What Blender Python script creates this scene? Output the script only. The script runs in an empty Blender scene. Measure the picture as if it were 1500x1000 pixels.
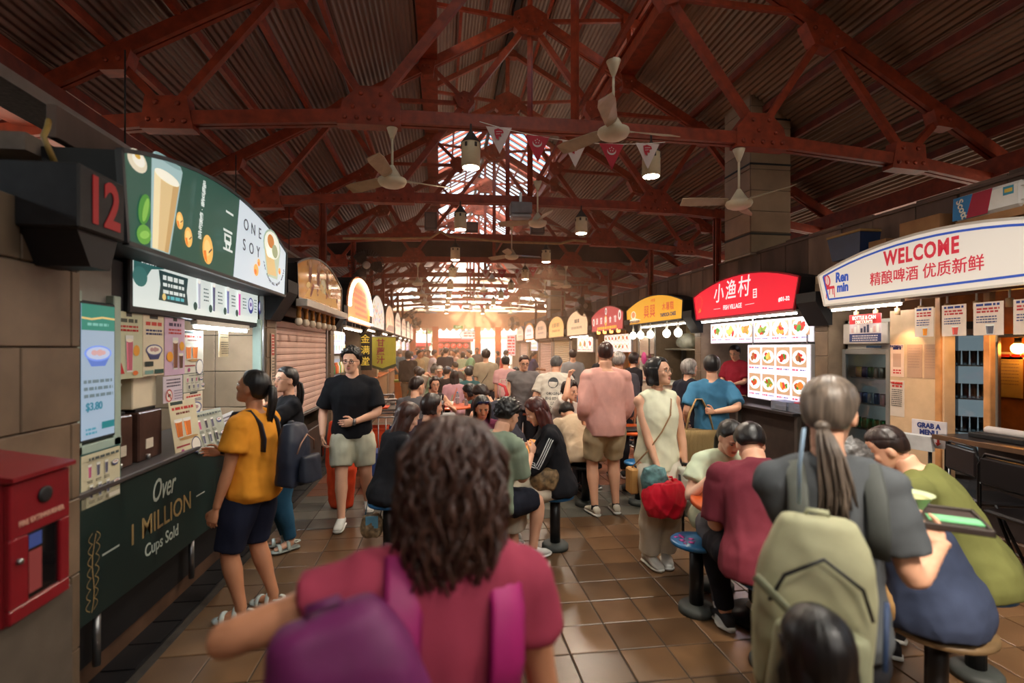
import bpy, math, random
import numpy as np
from mathutils import Vector, Matrix
from mathutils.bvhtree import BVHTree
R = math.radians
SC = bpy.context.scene
COL = SC.collection
rnd = random.Random(12)

def srgb(r, g, b):
    f = lambda v: (v/255/12.92) if v/255 <= .04045 else ((v/255+.055)/1.055)**2.4
    return (f(r), f(g), f(b))

# ---------------------------------------------------------------- camera
cd = bpy.data.cameras.new('camera'); cam = bpy.data.objects.new('camera', cd); COL.objects.link(cam)
cd.sensor_width = 36; cd.lens = 18.0; cd.clip_start = .05; cd.clip_end = 300
cam.location = (0, 0, 1.72); cam.rotation_euler = (R(90), 0, R(-7.97)); cd.shift_y = .0067
cd.dof.use_dof = True; cd.dof.focus_distance = 6.0; cd.dof.aperture_fstop = 1.4
SC.camera = cam

# ---------------------------------------------------------------- light
w = bpy.data.worlds.new('sky'); SC.world = w; w.use_nodes = True
nt = w.node_tree; bg = nt.nodes['Background']
sky = nt.nodes.new('ShaderNodeTexSky'); sky.sky_type = 'NISHITA'; sky.sun_disc = False
sky.sun_elevation = R(48); sky.sun_rotation = R(200); sky.air_density = 1.6; sky.dust_density = 3.0; sky.ozone_density = 1.0
nt.links.new(sky.outputs[0], bg.inputs[0]); bg.inputs[1].default_value = .80
sd = bpy.data.lights.new('sun', 'SUN'); sd.energy = 9.0; sd.angle = R(3.0); sd.color = (1, .86, .70)
sun = bpy.data.objects.new('sun', sd); COL.objects.link(sun); sun.rotation_euler = (R(38), R(-12), 0)
vs = SC.view_settings
vs.view_transform = 'Standard'; vs.look = 'None'; vs.gamma = 1.0; vs.use_curve_mapping = False; vs.exposure = 0.0
SC.cycles.max_bounces = 6; SC.cycles.diffuse_bounces = 4; SC.cycles.glossy_bounces = 3
SC.cycles.transmission_bounces = 6; SC.cycles.transparent_max_bounces = 8; SC.cycles.volume_bounces = 1
SC.cycles.caustics_reflective = False; SC.cycles.caustics_refractive = False
SC.cycles.sample_clamp_indirect = 6.0
try:
    SC.cycles.use_denoising = True; SC.cycles.denoiser = 'OPENIMAGEDENOISE'
except Exception: pass
# ---------------------------------------------------------------- materials
MATS = {}
def M(col, rough=.6, metal=0.0, emit=0.0, var=.10, bump=0.0, scale=8.0, spec=.4, kind='noise', stretch=(1,1,1), alpha=1.0, trans=0.0, coat=0.0, bdist=.01, sheen=0.0, ecol=None):
    key = (tuple(round(c, 4) for c in col), rough, metal, emit, var, bump, scale, spec, kind, stretch, alpha, trans, coat, bdist, sheen, ecol)
    if key in MATS: return MATS[key]
    m = bpy.data.materials.new('surface'); m.use_nodes = True; n = m.node_tree.nodes; l = m.node_tree.links
    p = n['Principled BSDF']
    p.inputs['Roughness'].default_value = rough; p.inputs['Metallic'].default_value = metal
    p.inputs['Specular IOR Level'].default_value = spec; p.inputs['Coat Weight'].default_value = coat
    p.inputs['Sheen Weight'].default_value = sheen
    c4 = (*col, 1)
    p.inputs['Base Color'].default_value = c4
    if trans: p.inputs['Transmission Weight'].default_value = trans
    if alpha < 1: p.inputs['Alpha'].default_value = alpha
    if emit:
        p.inputs['Emission Color'].default_value = (*(ecol or col), 1); p.inputs['Emission Strength'].default_value = emit
        if max(col) > .02 and not ecol: p.inputs['Base Color'].default_value = (col[0]*.5, col[1]*.5, col[2]*.5, 1)
    if (var or bump) and not emit:
        tc = n.new('ShaderNodeTexCoord'); mp = n.new('ShaderNodeMapping'); mp.inputs['Scale'].default_value = stretch
        l.new(tc.outputs['Object'], mp.inputs[0])
        if kind == 'wave':
            t = n.new('ShaderNodeTexWave'); t.inputs['Scale'].default_value = scale; t.inputs['Distortion'].default_value = 3; t.inputs['Detail'].default_value = 2
            t.inputs['Detail Scale'].default_value = 1.5; fac = t.outputs['Fac']
        else:
            t = n.new('ShaderNodeTexNoise'); t.inputs['Scale'].default_value = scale; t.inputs['Detail'].default_value = 4; fac = t.outputs['Fac']
        l.new(mp.outputs[0], t.inputs['Vector'])
        if var:
            rp = n.new('ShaderNodeValToRGB'); rp.color_ramp.elements[0].position = .3; rp.color_ramp.elements[1].position = .7
            rp.color_ramp.elements[0].color = (*[max(0, c*(1-var*1.6)) for c in col], 1); rp.color_ramp.elements[1].color = (*[min(1, c*(1+var)) for c in col], 1)
            l.new(fac, rp.inputs[0]); l.new(rp.outputs[0], p.inputs['Base Color'])
        if bump:
            b = n.new('ShaderNodeBump'); b.inputs['Strength'].default_value = bump; b.inputs['Distance'].default_value = bdist
            l.new(fac, b.inputs['Height']); l.new(b.outputs[0], p.inputs['Normal'])
    MATS[key] = m
    return m
def S(r, g, b, **k): return M(srgb(r, g, b), **k)
def EM(r, g, b, s=1.0): return M(srgb(r, g, b), rough=.35, emit=s, var=0)

# ---------------------------------------------------------------- mesh builder
class MB:
    def __init__(s): s.v = []; s.f = []; s.m = []; s.sm = []
    def add(s, vs, fs, mi=0, smooth=False):
        o = len(s.v); s.v.extend([tuple(p) for p in vs])
        for f in fs: s.f.append(tuple(i+o for i in f)); s.m.append(mi); s.sm.append(smooth)
        return s
    def box(s, x0, x1, y0, y1, z0, z1, mi=0, mat=None):
        vs = [(x, y, z) for z in (z0, z1) for y in (y0, y1) for x in (x0, x1)]
        if mat is not None: vs = [mat @ Vector(v) for v in vs]
        return s.add(vs, [(0,2,3,1),(4,5,7,6),(0,1,5,4),(2,6,7,3),(0,4,6,2),(1,3,7,5)], mi)
    def rbox(s, x0, x1, y0, y1, z0, z1, b=.005, mi=0, mat=None):
        # chamfered box
        xs, ys, zs = (x0, x1), (y0, y1), (z0, z1)
        vs = []; idx = {}
        for i in (0, 1):
            for j in (0, 1):
                for k in (0, 1):
                    sx, sy, sz = (1-2*i)*b, (1-2*j)*b, (1-2*k)*b
                    for a, (dx, dy, dz) in enumerate(((0, sy, sz), (sx, 0, sz), (sx, sy, 0))):
                        idx[(i,j,k,a)] = len(vs); vs.append((xs[i]+dx, ys[j]+dy, zs[k]+dz))
        F = []
        for i in (0, 1):
            q = [idx[(i,0,0,0)], idx[(i,1,0,0)], idx[(i,1,1,0)], idx[(i,0,1,0)]]; F.append(q if i else q[::-1])
            q = [idx[(0,i,0,1)], idx[(0,i,1,1)], idx[(1,i,1,1)], idx[(1,i,0,1)]]; F.append(q if i else q[::-1])
            q = [idx[(0,0,i,2)], idx[(1,0,i,2)], idx[(1,1,i,2)], idx[(0,1,i,2)]]; F.append(q if i else q[::-1])
        for j in (0, 1):
            for k in (0, 1): F.append((idx[(0,j,k,1)], idx[(1,j,k,1)], idx[(1,j,k,2)], idx[(0,j,k,2)]))
        for i in (0, 1):
            for k in (0, 1): F.append((idx[(i,0,k,0)], idx[(i,1,k,0)], idx[(i,1,k,2)], idx[(i,0,k,2)]))
        for i in (0, 1):
            for j in (0, 1): F.append((idx[(i,j,0,0)], idx[(i,j,1,0)], idx[(i,j,1,1)], idx[(i,j,0,1)]))
        for i in (0, 1):
            for j in (0, 1):
                for k in (0, 1): F.append((idx[(i,j,k,0)], idx[(i,j,k,1)], idx[(i,j,k,2)]))
        if mat is not None: vs = [mat @ Vector(v) for v in vs]
        c = Vector(((x0+x1)/2, (y0+y1)/2, (z0+z1)/2)); c = mat @ c if mat is not None else c
        G = []
        for f in F:
            a, b_, d = Vector(vs[f[0]]), Vector(vs[f[1]]), Vector(vs[f[2]])
            nn = (b_-a).cross(d-a); mid = sum((Vector(vs[q]) for q in f), Vector())/len(f)
            G.append(tuple(f) if nn.dot(mid-c) >= 0 else tuple(f)[::-1])
        return s.add(vs, G, mi)
    def loft(s, rings, caps=True, mi=0, smooth=True, closed=True):
        n = len(rings[0]); vs = [p for r in rings for p in r]; fs = []
        for i in range(len(rings)-1):
            for j in range(n if closed else n-1):
                k = (j+1) % n; fs.append((i*n+j, i*n+k, (i+1)*n+k, (i+1)*n+j))
        if caps: fs.append(tuple(range(n))[::-1]); fs.append(tuple((len(rings)-1)*n+j for j in range(n)))
        return s.add(vs, fs, mi, smooth)
    def tube(s, pts, rad, n=8, mi=0, caps=True, smooth=True, up=None, rnd_end=False):
        pts = [Vector(p) for p in pts]
        if not hasattr(rad, '__len__'): rad = [rad]*len(pts)
        rings = []; prev = None
        for i, p in enumerate(pts):
            t = (pts[min(i+1, len(pts)-1)] - pts[max(i-1, 0)])
            t = t.normalized() if t.length > 1e-9 else Vector((0, 0, 1))
            if prev is None:
                a = Vector(up) if up is not None else (Vector((0, 0, 1)) if abs(t.z) < .9 else Vector((0, 1, 0)))
            else: a = prev
            x = (a - t*a.dot(t)); x = x.normalized() if x.length > 1e-6 else t.orthogonal().normalized()
            prev = x; y = t.cross(x)
            rr = rad[i]; rx, ry = rr if hasattr(rr, '__len__') else (rr, rr)
            rings.append([p + x*rx*math.cos(2*math.pi*j/n) + y*ry*math.sin(2*math.pi*j/n) for j in range(n)])
            if i == 0: f0 = (t, x, y, rx, ry)
            f1 = (t, x, y, rx, ry)
        if rnd_end:
            def cap(p, fr, sg):
                t, x, y, rx, ry = fr; out = []
                for q in (.5, .87):
                    c_ = math.cos(math.asin(q)); m_ = min(rx, ry)
                    out.append([p + t*sg*m_*q + x*rx*c_*math.cos(2*math.pi*j/n) + y*ry*c_*math.sin(2*math.pi*j/n) for j in range(n)])
                return out
            rings = cap(pts[0], f0, -1)[::-1] + rings + cap(pts[-1], f1, 1)
        return s.loft(rings, caps, mi, smooth)
    def lathe(s, prof, n=20, c=(0, 0, 0), mi=0, smooth=True, mat=None):
        rings = []
        for r, z in prof:
            ring = [Vector((c[0]+r*math.cos(2*math.pi*j/n), c[1]+r*math.sin(2*math.pi*j/n), c[2]+z)) for j in range(n)]
            rings.append([mat @ q for q in ring] if mat is not None else ring)
        return s.loft(rings, True, mi, smooth)
    def ell(s, c, r, n=12, m=8, mi=0, rot=None):
        c = Vector(c); rings = []
        for i in range(1, m):
            a = math.pi*i/m
            ring = [Vector((r[0]*math.sin(a)*math.cos(2*math.pi*j/n), r[1]*math.sin(a)*math.sin(2*math.pi*j/n), -r[2]*math.cos(a))) for j in range(n)]
            rings.append([c + (rot @ q if rot is not None else q) for q in ring])
        o = len(s.v); s.loft(rings, False, mi, True)
        zt = Vector((0, 0, r[2])); zt = rot @ zt if rot is not None else zt
        s.v.append(tuple(c-zt)); s.v.append(tuple(c+zt)); b = len(s.v)-2; L = o+(m-2)*n
        for j in range(n):
            k = (j+1) % n
            s.f.append((b, o+k, o+j)); s.f.append((b+1, L+j, L+k)); s.m += [mi, mi]; s.sm += [True, True]
        return s
    def prism(s, poly, y0, y1, mi=0, ax='xz'):
        # poly in the plane (x,z), swept along y; counter-clockwise seen from -y
        n = len(poly)
        if ax == 'xz': a = [(x, y0, z) for x, z in poly]; b = [(x, y1, z) for x, z in poly]
        elif ax == 'xy': a = [(x, y, y1) for x, y in poly]; b = [(x, y, y0) for x, y in poly]
        else: a = [(y1, x, z) for x, z in poly]; b = [(y0, x, z) for x, z in poly]
        fs = [tuple(range(n)), tuple(n+j for j in range(n))[::-1]]
        for j in range(n): k = (j+1) % n; fs.append((j, n+j, n+k, k))
        return s.add(a+b, fs, mi)
    def beam(s, a, b, w, h, mi=0, up=(0, 0, 1)):
        a, b = Vector(a), Vector(b); t = (b-a).normalized(); u = Vector(up)
        x = t.cross(u); x = x.normalized() if x.length > 1e-6 else t.orthogonal().normalized(); y = x.cross(t)
        vs = [p + x*w/2*i + y*h/2*j for p in (a, b) for i, j in ((-1,-1),(1,-1),(1,1),(-1,1))]
        return s.add(vs, [(0,1,2,3),(7,6,5,4),(0,4,5,1),(1,5,6,2),(2,6,7,3),(3,7,4,0)], mi)
    def mesh(s, name, mats):
        me = bpy.data.meshes.new(name); me.from_pydata(s.v, [], s.f)
        for m in (mats if isinstance(mats, (list, tuple)) else [mats]): me.materials.append(m)
        if len(s.f):
            me.polygons.foreach_set('material_index', s.m); me.polygons.foreach_set('use_smooth', s.sm)
        me.update(); return me
    def build(s, name, mats, parent=None, loc=None, rz=0):
        return ob(name, s.mesh(name, mats), parent, loc, rz)

def ob(name, me, parent=None, loc=None, rz=0):
    o = bpy.data.objects.new(name, me); COL.objects.link(o)
    if parent is not None: o.parent = parent
    if loc is not None: o.location = loc
    if rz: o.rotation_euler = (0, 0, rz)
    return o
def tag(o, label=None, cat=None, group=None, kind=None):
    if label: o['label'] = label
    if cat: o['category'] = cat
    if group: o['group'] = group
    if kind: o['kind'] = kind
    return o
def thing(name, label, cat, loc=(0, 0, 0), rz=0, group=None, kind=None):
    return tag(ob(name, None, None, loc, rz), label, cat, group, kind)
def KIDS():
    k = {}
    for o in bpy.data.objects:
        if o.parent: k.setdefault(o.parent.name, []).append(o)
    return k
def dup(o, loc=None, rz=None, label=None, parent=None, kids=None):
    kids = kids if kids is not None else KIDS()
    c = o.copy(); COL.objects.link(c)
    if parent is not None: c.parent = parent
    if loc is not None: c.location = loc
    if rz is not None: c.rotation_euler = (0, 0, rz)
    if label: c['label'] = label
    for ch in kids.get(o.name, []): dup(ch, parent=c, kids=kids)
    return c

# scratch scene: modifiers and text are turned into meshes here
TMP = bpy.data.scenes.new('scratch'); TVL = TMP.view_layers[0]
def realize(o):
    TMP.collection.objects.link(o); TVL.update(); dg = TVL.depsgraph
    me = bpy.data.meshes.new_from_object(o.evaluated_get(dg), depsgraph=dg)
    TMP.collection.objects.unlink(o); d = o.data; bpy.data.objects.remove(o)
    return me
def remesh(mb, voxel, it=4, fac=.5):
    me = mb.mesh('raw', [None]) if False else bpy.data.meshes.new('raw'); me.from_pydata(mb.v, [], mb.f); me.update()
    o = bpy.data.objects.new('raw', me)
    md = o.modifiers.new('r', 'REMESH'); md.mode = 'VOXEL'; md.voxel_size = voxel; md.use_smooth_shade = True
    if it: s_ = o.modifiers.new('s', 'SMOOTH'); s_.iterations = it; s_.factor = fac
    return realize(o)
def me_np(me):
    a = np.empty(len(me.vertices)*3, np.float32); me.vertices.foreach_get('co', a); return a.reshape(-1, 3)
def add_me(mb, me, mi=0):
    fs = [tuple(p.vertices) for p in me.polygons]
    return mb.add([tuple(v) for v in me_np(me).tolist()], fs, mi, True)
def wrinkle(me, amp, lo=9, hi=34, seed=1, aniso=(1, 1, .6)):
    rg = np.random.RandomState(seed); co = me_np(me); n = np.empty(len(co)*3, np.float32); me.vertices.foreach_get('normal', n); n = n.reshape(-1, 3)
    h = np.zeros(len(co))
    for i in range(10):
        k = rg.randn(3)*np.array(aniso); k = k/np.linalg.norm(k)*rg.uniform(lo, hi); q = co @ k + rg.uniform(0, 6)
        h += (1-np.abs(np.sin(q)))*rg.uniform(.4, 1)
    h = np.clip((h-h.mean())/h.std(), -.45, 2.2)
    co = co + n*(h*amp)[:, None]; me.vertices.foreach_set('co', co.astype(np.float32).ravel()); me.update()

TXT = {}
def text_mesh(s, size, ext=.001, bold=0.0, align='CENTER', res=3, sx=1.0, shear=0.0, spacing=1.0):
    cu = bpy.data.curves.new('t', 'FONT'); cu.body = s; cu.size = size; cu.extrude = ext; cu.offset = bold; cu.align_x = align; cu.align_y = 'CENTER'
    cu.resolution_u = res; cu.shear = shear; cu.space_character = spacing
    me = realize(bpy.data.objects.new('t', cu))
    if sx != 1: me.transform(Matrix.Diagonal((sx, 1, 1, 1)))
    return me
ROTX = Matrix.Rotation(R(90), 4, 'X')
def text(s, size, mat, parent, x, z, y=0.0, name='lettering', ang=0.0, **k):
    """flat lettering standing in the local xz plane, readable from -y"""
    me = text_mesh(s, size, **k); me.transform(Matrix.Translation((x, y, z)) @ Matrix.Rotation(-R(ang), 4, 'Y') @ ROTX)
    me.materials.clear(); me.materials.append(mat)
    return ob(name, me, parent)

class Flat:
    """flat print: coloured shapes in the local xz plane, each a hair in front of the last"""
    def __init__(s, y=0.0, step=.00015): s.b = MB(); s.mats = []; s.y = y; s.step = step
    def mi(s, m):
        if m not in s.mats: s.mats.append(m)
        return s.mats.index(m)
    def poly(s, pts, m):
        s.y -= s.step; n = len(pts)
        ar = sum(pts[i][0]*pts[(i+1) % n][1]-pts[(i+1) % n][0]*pts[i][1] for i in range(n))
        if ar < 0: pts = pts[::-1]
        s.b.add([(x, s.y, z) for x, z in pts], [tuple(range(n))], s.mi(m)); return s
    def rect(s, x0, x1, z0, z1, m): return s.poly([(x0, z0), (x1, z0), (x1, z1), (x0, z1)], m)
    def ell(s, cx, cz, rx, rz, m, n=18, a=0):
        ca, sa = math.cos(a), math.sin(a); P = []
        for i in range(n):
            t = 2*math.pi*i/n; x, z = rx*math.cos(t), rz*math.sin(t); P.append((cx+x*ca-z*sa, cz+x*sa+z*ca))
        return s.poly(P, m)
    def line(s, pts, w, m):
        for (x0, z0), (x1, z1) in zip(pts, pts[1:]):
            d = math.hypot(x1-x0, z1-z0) or 1; nx, nz = -(z1-z0)/d*w/2, (x1-x0)/d*w/2
            s.poly([(x0-nx, z0-nz), (x1-nx, z1-nz), (x1+nx, z1+nz), (x0+nx, z0+nz)], m)
        return s
    def rows(s, x0, x1, z, n, dz, h, m, rg, gap=.5):
        """lines of print too small to read"""
        for i in range(n):
            x = x0
            while x < x1-.004:
                w = min(rg.uniform(.4, 1.4)*h*2.2, x1-x)
                s.rect(x, x+w, z-i*dz-h/2, z-i*dz+h/2, m); x += w + h*gap
        return s
    def build(s, name, parent): return s.b.build(name, s.mats, parent)
# ---------------------------------------------------------------- people
SKIN = {'light': S(222,168,138, rough=.5, var=.05, scale=6), 'fair': S(232,184,158, rough=.5, var=.05, scale=6), 'tan': S(190,130,96, rough=.5, var=.05, scale=6), 'brown': S(140,92,66, rough=.5, var=.05, scale=6)}
LIPS = S(178,108,96, rough=.4, var=0); EYEW = S(225,220,214, rough=.2, var=0); EYED = S(22,14,12, rough=.15, var=0)
def hair_mat(r, g, b): return S(r, g, b, rough=.38, var=.35, scale=60, stretch=(1,1,.12), bump=.5, bdist=.004, spec=.5)
HAIR = {'black': hair_mat(26,22,22), 'dark': hair_mat(44,30,26), 'brown': hair_mat(62,34,27), 'auburn': hair_mat(74,30,24), 'grey': hair_mat(138,132,128), 'greyblack': hair_mat(84,80,78)}
def cloth(r, g, b, **k):
    d = dict(rough=.85, var=.10, scale=5, bump=.25, bdist=.02, spec=.15); d.update(k); return S(r, g, b, **d)

PROF = {'m': [(-.055,.074,.058,0),(-.02,.094,.070,-.004),(.03,.092,.067,-.002),(.09,.085,.060,.004),(.15,.093,.064,.006),(.21,.104,.067,.004),(.25,.100,.060,0),(.28,.070,.046,-.006),(.302,.040,.036,-.008)],
        'f': [(-.055,.080,.060,0),(-.02,.102,.073,-.008),(.03,.093,.065,-.003),(.09,.076,.054,.003),(.15,.083,.060,.008),(.20,.090,.068,.012),(.25,.086,.054,.003),(.28,.060,.041,-.004),(.302,.035,.032,-.006)]}
LEGR = [(0,.058),(.2,.053),(.42,.038),(.5,.034),(.55,.033),(.66,.036),(.85,.024),(1,.021)]
ARMR = [(0,.032),(.15,.031),(.3,.028),(.47,.025),(.53,.0245),(.62,.026),(.85,.019),(1,.0165)]
def itp(tab, t): return [float(np.interp(t, [r[0] for r in tab], [r[i] for r in tab])) for i in range(1, len(tab[0]))]
def ik(a, t, l1, l2, pole):
    a, t, pole = Vector(a), Vector(t), Vector(pole); d = t-a; L = max(min(d.length, (l1+l2)*.998), abs(l1-l2)+.01); u = d.normalized()
    x = (l1*l1-l2*l2+L*L)/(2*L); h = math.sqrt(max(l1*l1-x*x, 0)); p = pole-u*pole.dot(u); p = p.normalized() if p.length > 1e-5 else u.orthogonal().normalized()
    return a+u*x+p*h, a+u*L
def path3(a, b, c, t):
    a, b, c = Vector(a), Vector(b), Vector(c)
    return a.lerp(b, t*2) if t <= .5 else b.lerp(c, t*2-1)
def limb(mb, a, b, c, tab, H, k=1.0, add=0.0, t0=0.0, t1=1.0, n=12, m=13, flare=0.0, flat=1.0, soft=False, kl=0.0):
    pts, rad = [], []
    for i in range(m):
        t = t0+(t1-t0)*i/(m-1); u_ = i/(m-1); r = itp(tab, t)[0]*H*k*(1+kl*min(1, u_*2))+add+flare*u_**2
        if soft: r *= (.62, .86, .97)[i] if i < 3 else 1
        pts.append(path3(a, b, c, t)); rad.append((r, r*flat))
    # round the joint a little
    q = list(pts)
    for i in range(1, m-1): q[i] = pts[i]*.5+(pts[i-1]+pts[i+1])*.25
    mb.tube(q, rad, n)
def hand(mb, wp, fwd, pn, side, curl=25, sc=1.0, n=6, spread=0.0, thumb=.6):
    fwd = Vector(fwd).normalized(); pn = Vector(pn); pn = (pn-fwd*pn.dot(fwd)).normalized(); lat = fwd.cross(pn)*side; wp = Vector(wp)
    mb.tube([wp-fwd*.02*sc, wp+fwd*.01*sc, wp+fwd*.045*sc, wp+fwd*.085*sc, wp+fwd*.096*sc], [(.022*sc,.017*sc),(.027*sc,.017*sc),(.039*sc,.017*sc),(.041*sc,.013*sc),(.034*sc,.009*sc)], 10, up=lat, rnd_end=False)
    for i, (o, L) in enumerate(((.030,.070),(.010,.079),(-.010,.073),(-.029,.056))):
        p = wp+fwd*(.086-.004*abs(i-1.2))*sc+lat*o*sc; d = (fwd+lat*(o*4*spread)).normalized(); pts = [p-d*.012*sc, p]; a = R(curl*(1+.12*i))*.8
        for j, fr in enumerate((.42,.32,.26)):
            c, s = math.cos(a), math.sin(a); d2 = (d*c+pn*s); p = p+d2*L*fr*sc; pts.append(p); a += R(curl)*(.9 if j == 0 else .6)
        mb.tube(pts, [.0088*sc,.0088*sc,.0082*sc,.0072*sc,.0058*sc], n, rnd_end=True)
    p = wp+fwd*.022*sc+lat*.026*sc; d1 = (fwd*.62+lat*.70+pn*.25).normalized(); d2 = (fwd*.85+lat*(.45-thumb*.5)+pn*thumb*.7).normalized(); d3 = (fwd*.9+lat*(.2-thumb*.6)+pn*thumb*.8).normalized()
    a = p+d1*.042*sc; b = a+d2*.032*sc
    mb.tube([p-d1*.01*sc, p, a, b, b+d3*.022*sc], [.012*sc,.014*sc,.0108*sc,.0095*sc,.0068*sc], n, rnd_end=True)

HEADC = {}
def head_mesh(sex, vox):
    k = (sex, vox)
    if k in HEADC: return HEADC[k]
    b = MB(); j = .92 if sex == 'f' else 1.0
    # skull, face and jaw as one lofted egg: (z, half width, front y, back y)
    T = [(-.116,.012,.074,.040),(-.111,.028*j,.082,.014),(-.098,.042*j,.089,-.010),(-.078,.053*j,.090,-.035),(-.052,.061*j,.089,-.062),(-.026,.067,.087,-.084),(.000,.070,.086,-.098),(.026,.073,.088,-.106),(.050,.074,.086,-.106),(.072,.070,.074,-.098),(.092,.058,.054,-.080),(.106,.040,.030,-.055),(.114,.016,.002,-.028)]
    rings = []
    for z, hw, yf, yb in T:
        cy, hy_ = (yf+yb)/2, (yf-yb)/2; ring = []
        for i in range(28):
            a = 2*math.pi*i/28; ca, sa = math.cos(a), math.sin(a); pw = .86 if sa > 0 else 1.0
            ring.append(Vector((hw*math.copysign(abs(ca)**pw, ca), cy+hy_*math.copysign(abs(sa)**pw, sa), z)))
        rings.append(ring)
    b.loft(rings)
    for s in (-1, 1):
        b.ell((s*.030,.083,.024), (.024,.010,.007), 10, 6)
        b.ell((s*.040,.066,-.020), (.022,.016,.022), 10, 8)
        b.ell((s*.073,-.006,-.012), (.011,.021,.033), 10, 8)
        b.ell((s*.0105,.092,-.033), (.008,.010,.008), 8, 6)
    b.tube([(0,.084,.018),(0,.094,-.006),(0,.105,-.028),(0,.094,-.040)], [.010,.0100,.0118,.008], 10)
    b.ell((0,.084,-.058), (.023,.010,.009), 10, 6)
    b.ell((0,.081,-.071), (.019,.010,.010), 10, 6)
    b.ell((0,.078,-.098), (.020*j,.014,.015), 10, 6)
    b.tube([(0,-.028,-.04),(0,-.036,-.13)], [(.050,.052),(.047,.048)], 14)
    me = remesh(b, vox, 3, .5); HEADC[k] = me; return me
def hsurf(th, ph):
    """radius vector of the skull; th from the crown, ph from the front"""
    if th <= math.pi/2: return Vector((.079*math.sin(th)*math.sin(ph), .100*math.sin(th)*math.cos(ph), .091*math.cos(th)))
    u = (th-math.pi/2)/(math.pi/2); k = 1-.30*u*u-.06*u
    return Vector((.079*k*math.sin(ph), .100*k*math.cos(ph), -.140*u))
def hair_cap(b, t=.016, front=58, side=92, back=120, nph=48, nth=14, noise=.0025, part=0.0, seed=1, top=1.0):
    rg = random.Random(seed); rings = []; f = [rg.uniform(0, 6) for _ in range(4)]; C = Vector((0,-.012,.028))
    tab = [(0, front), (35, front+4), (62, side-10), (90, side), (115, back-8), (180, back)]
    for i in range(nth+1):
        u = i/nth; ring = []
        for k in range(nph):
            ph = 2*math.pi*k/nph; a = abs((math.degrees(ph)+180) % 360-180); th = R(itp(tab, a)[0])*(u*.985+.015)
            q = hsurf(th, ph); e = 1-max(0, (u-.72)/.28)**2
            tt = t*(1+(top-1)*max(0, math.cos(th)))*e - .003*(1-e) + (noise*3.2*e*math.sin(q.x*190+f[0])*math.sin(q.y*170+f[1])*math.sin(q.z*180+f[2]) if noise > .005 else 0) + min(noise, .0011)*e*(math.sin(17*ph+f[0]+2*u)+math.sin(29*ph+f[1]-3*u)+.7*math.sin(43*ph+f[2])+ .8*math.sin(9*u+5*ph+f[3]))*min(1, u*3)
            if part and u < .8: tt -= .006*math.exp(-((q.x-part)/.006)**2)*(1 if q.y > -.03 else 0)
            ring.append(C+q*(1+tt/.09))
        rings.append(ring)
    b.loft(rings[::-1], True)
def hair_curtain(b, z0, z1, a0, a1, r0=.088, r1=.092, thick=.03, m=9, n=26, back=0.0, seed=2, wav=.004, a0b=None, yb=-.012, flat=1.0):
    """thick sheet of hair around the sides and back of the head, from height z0 to z1; a0..a1 half-angle from the front"""
    rg = random.Random(seed); rings = []; f = [rg.uniform(0, 6) for _ in range(5)]
    for i in range(m):
        u = i/(m-1); z = z0+(z1-z0)*u; st = a0+((a0b if a0b is not None else a0)-a0)*u; r = r0+(r1-r0)*u; out, inn = [], []
        for k in range(n):
            a = R(st+(360-2*st)*k/(n-1)); w_ = wav*(math.sin(13*a+f[0]+3*u)+math.sin(23*a+f[1]+5*u)+math.sin(37*a+f[2]))
            w_ += wav*1.2*math.sin(u*9+3*a+f[3])*u
            ee = min(1, 4*min(k, n-1-k)/(n-1)+.25); tk = thick*ee*(1-.6*max(0, (u-.75)/.25))
            rr = r+w_
            out.append(Vector((math.sin(a)*rr, yb+math.cos(a)*(rr*1.12*flat)-back*u*u, z+(.012*math.sin(11*a+f[4]) if i == m-1 else 0))))
            inn.append(Vector((math.sin(a)*(rr-tk), yb+math.cos(a)*(rr-tk)*1.12*flat-back*u*u, z)))
        rings.append(out+inn[::-1])
    b.loft(rings, True)
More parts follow.
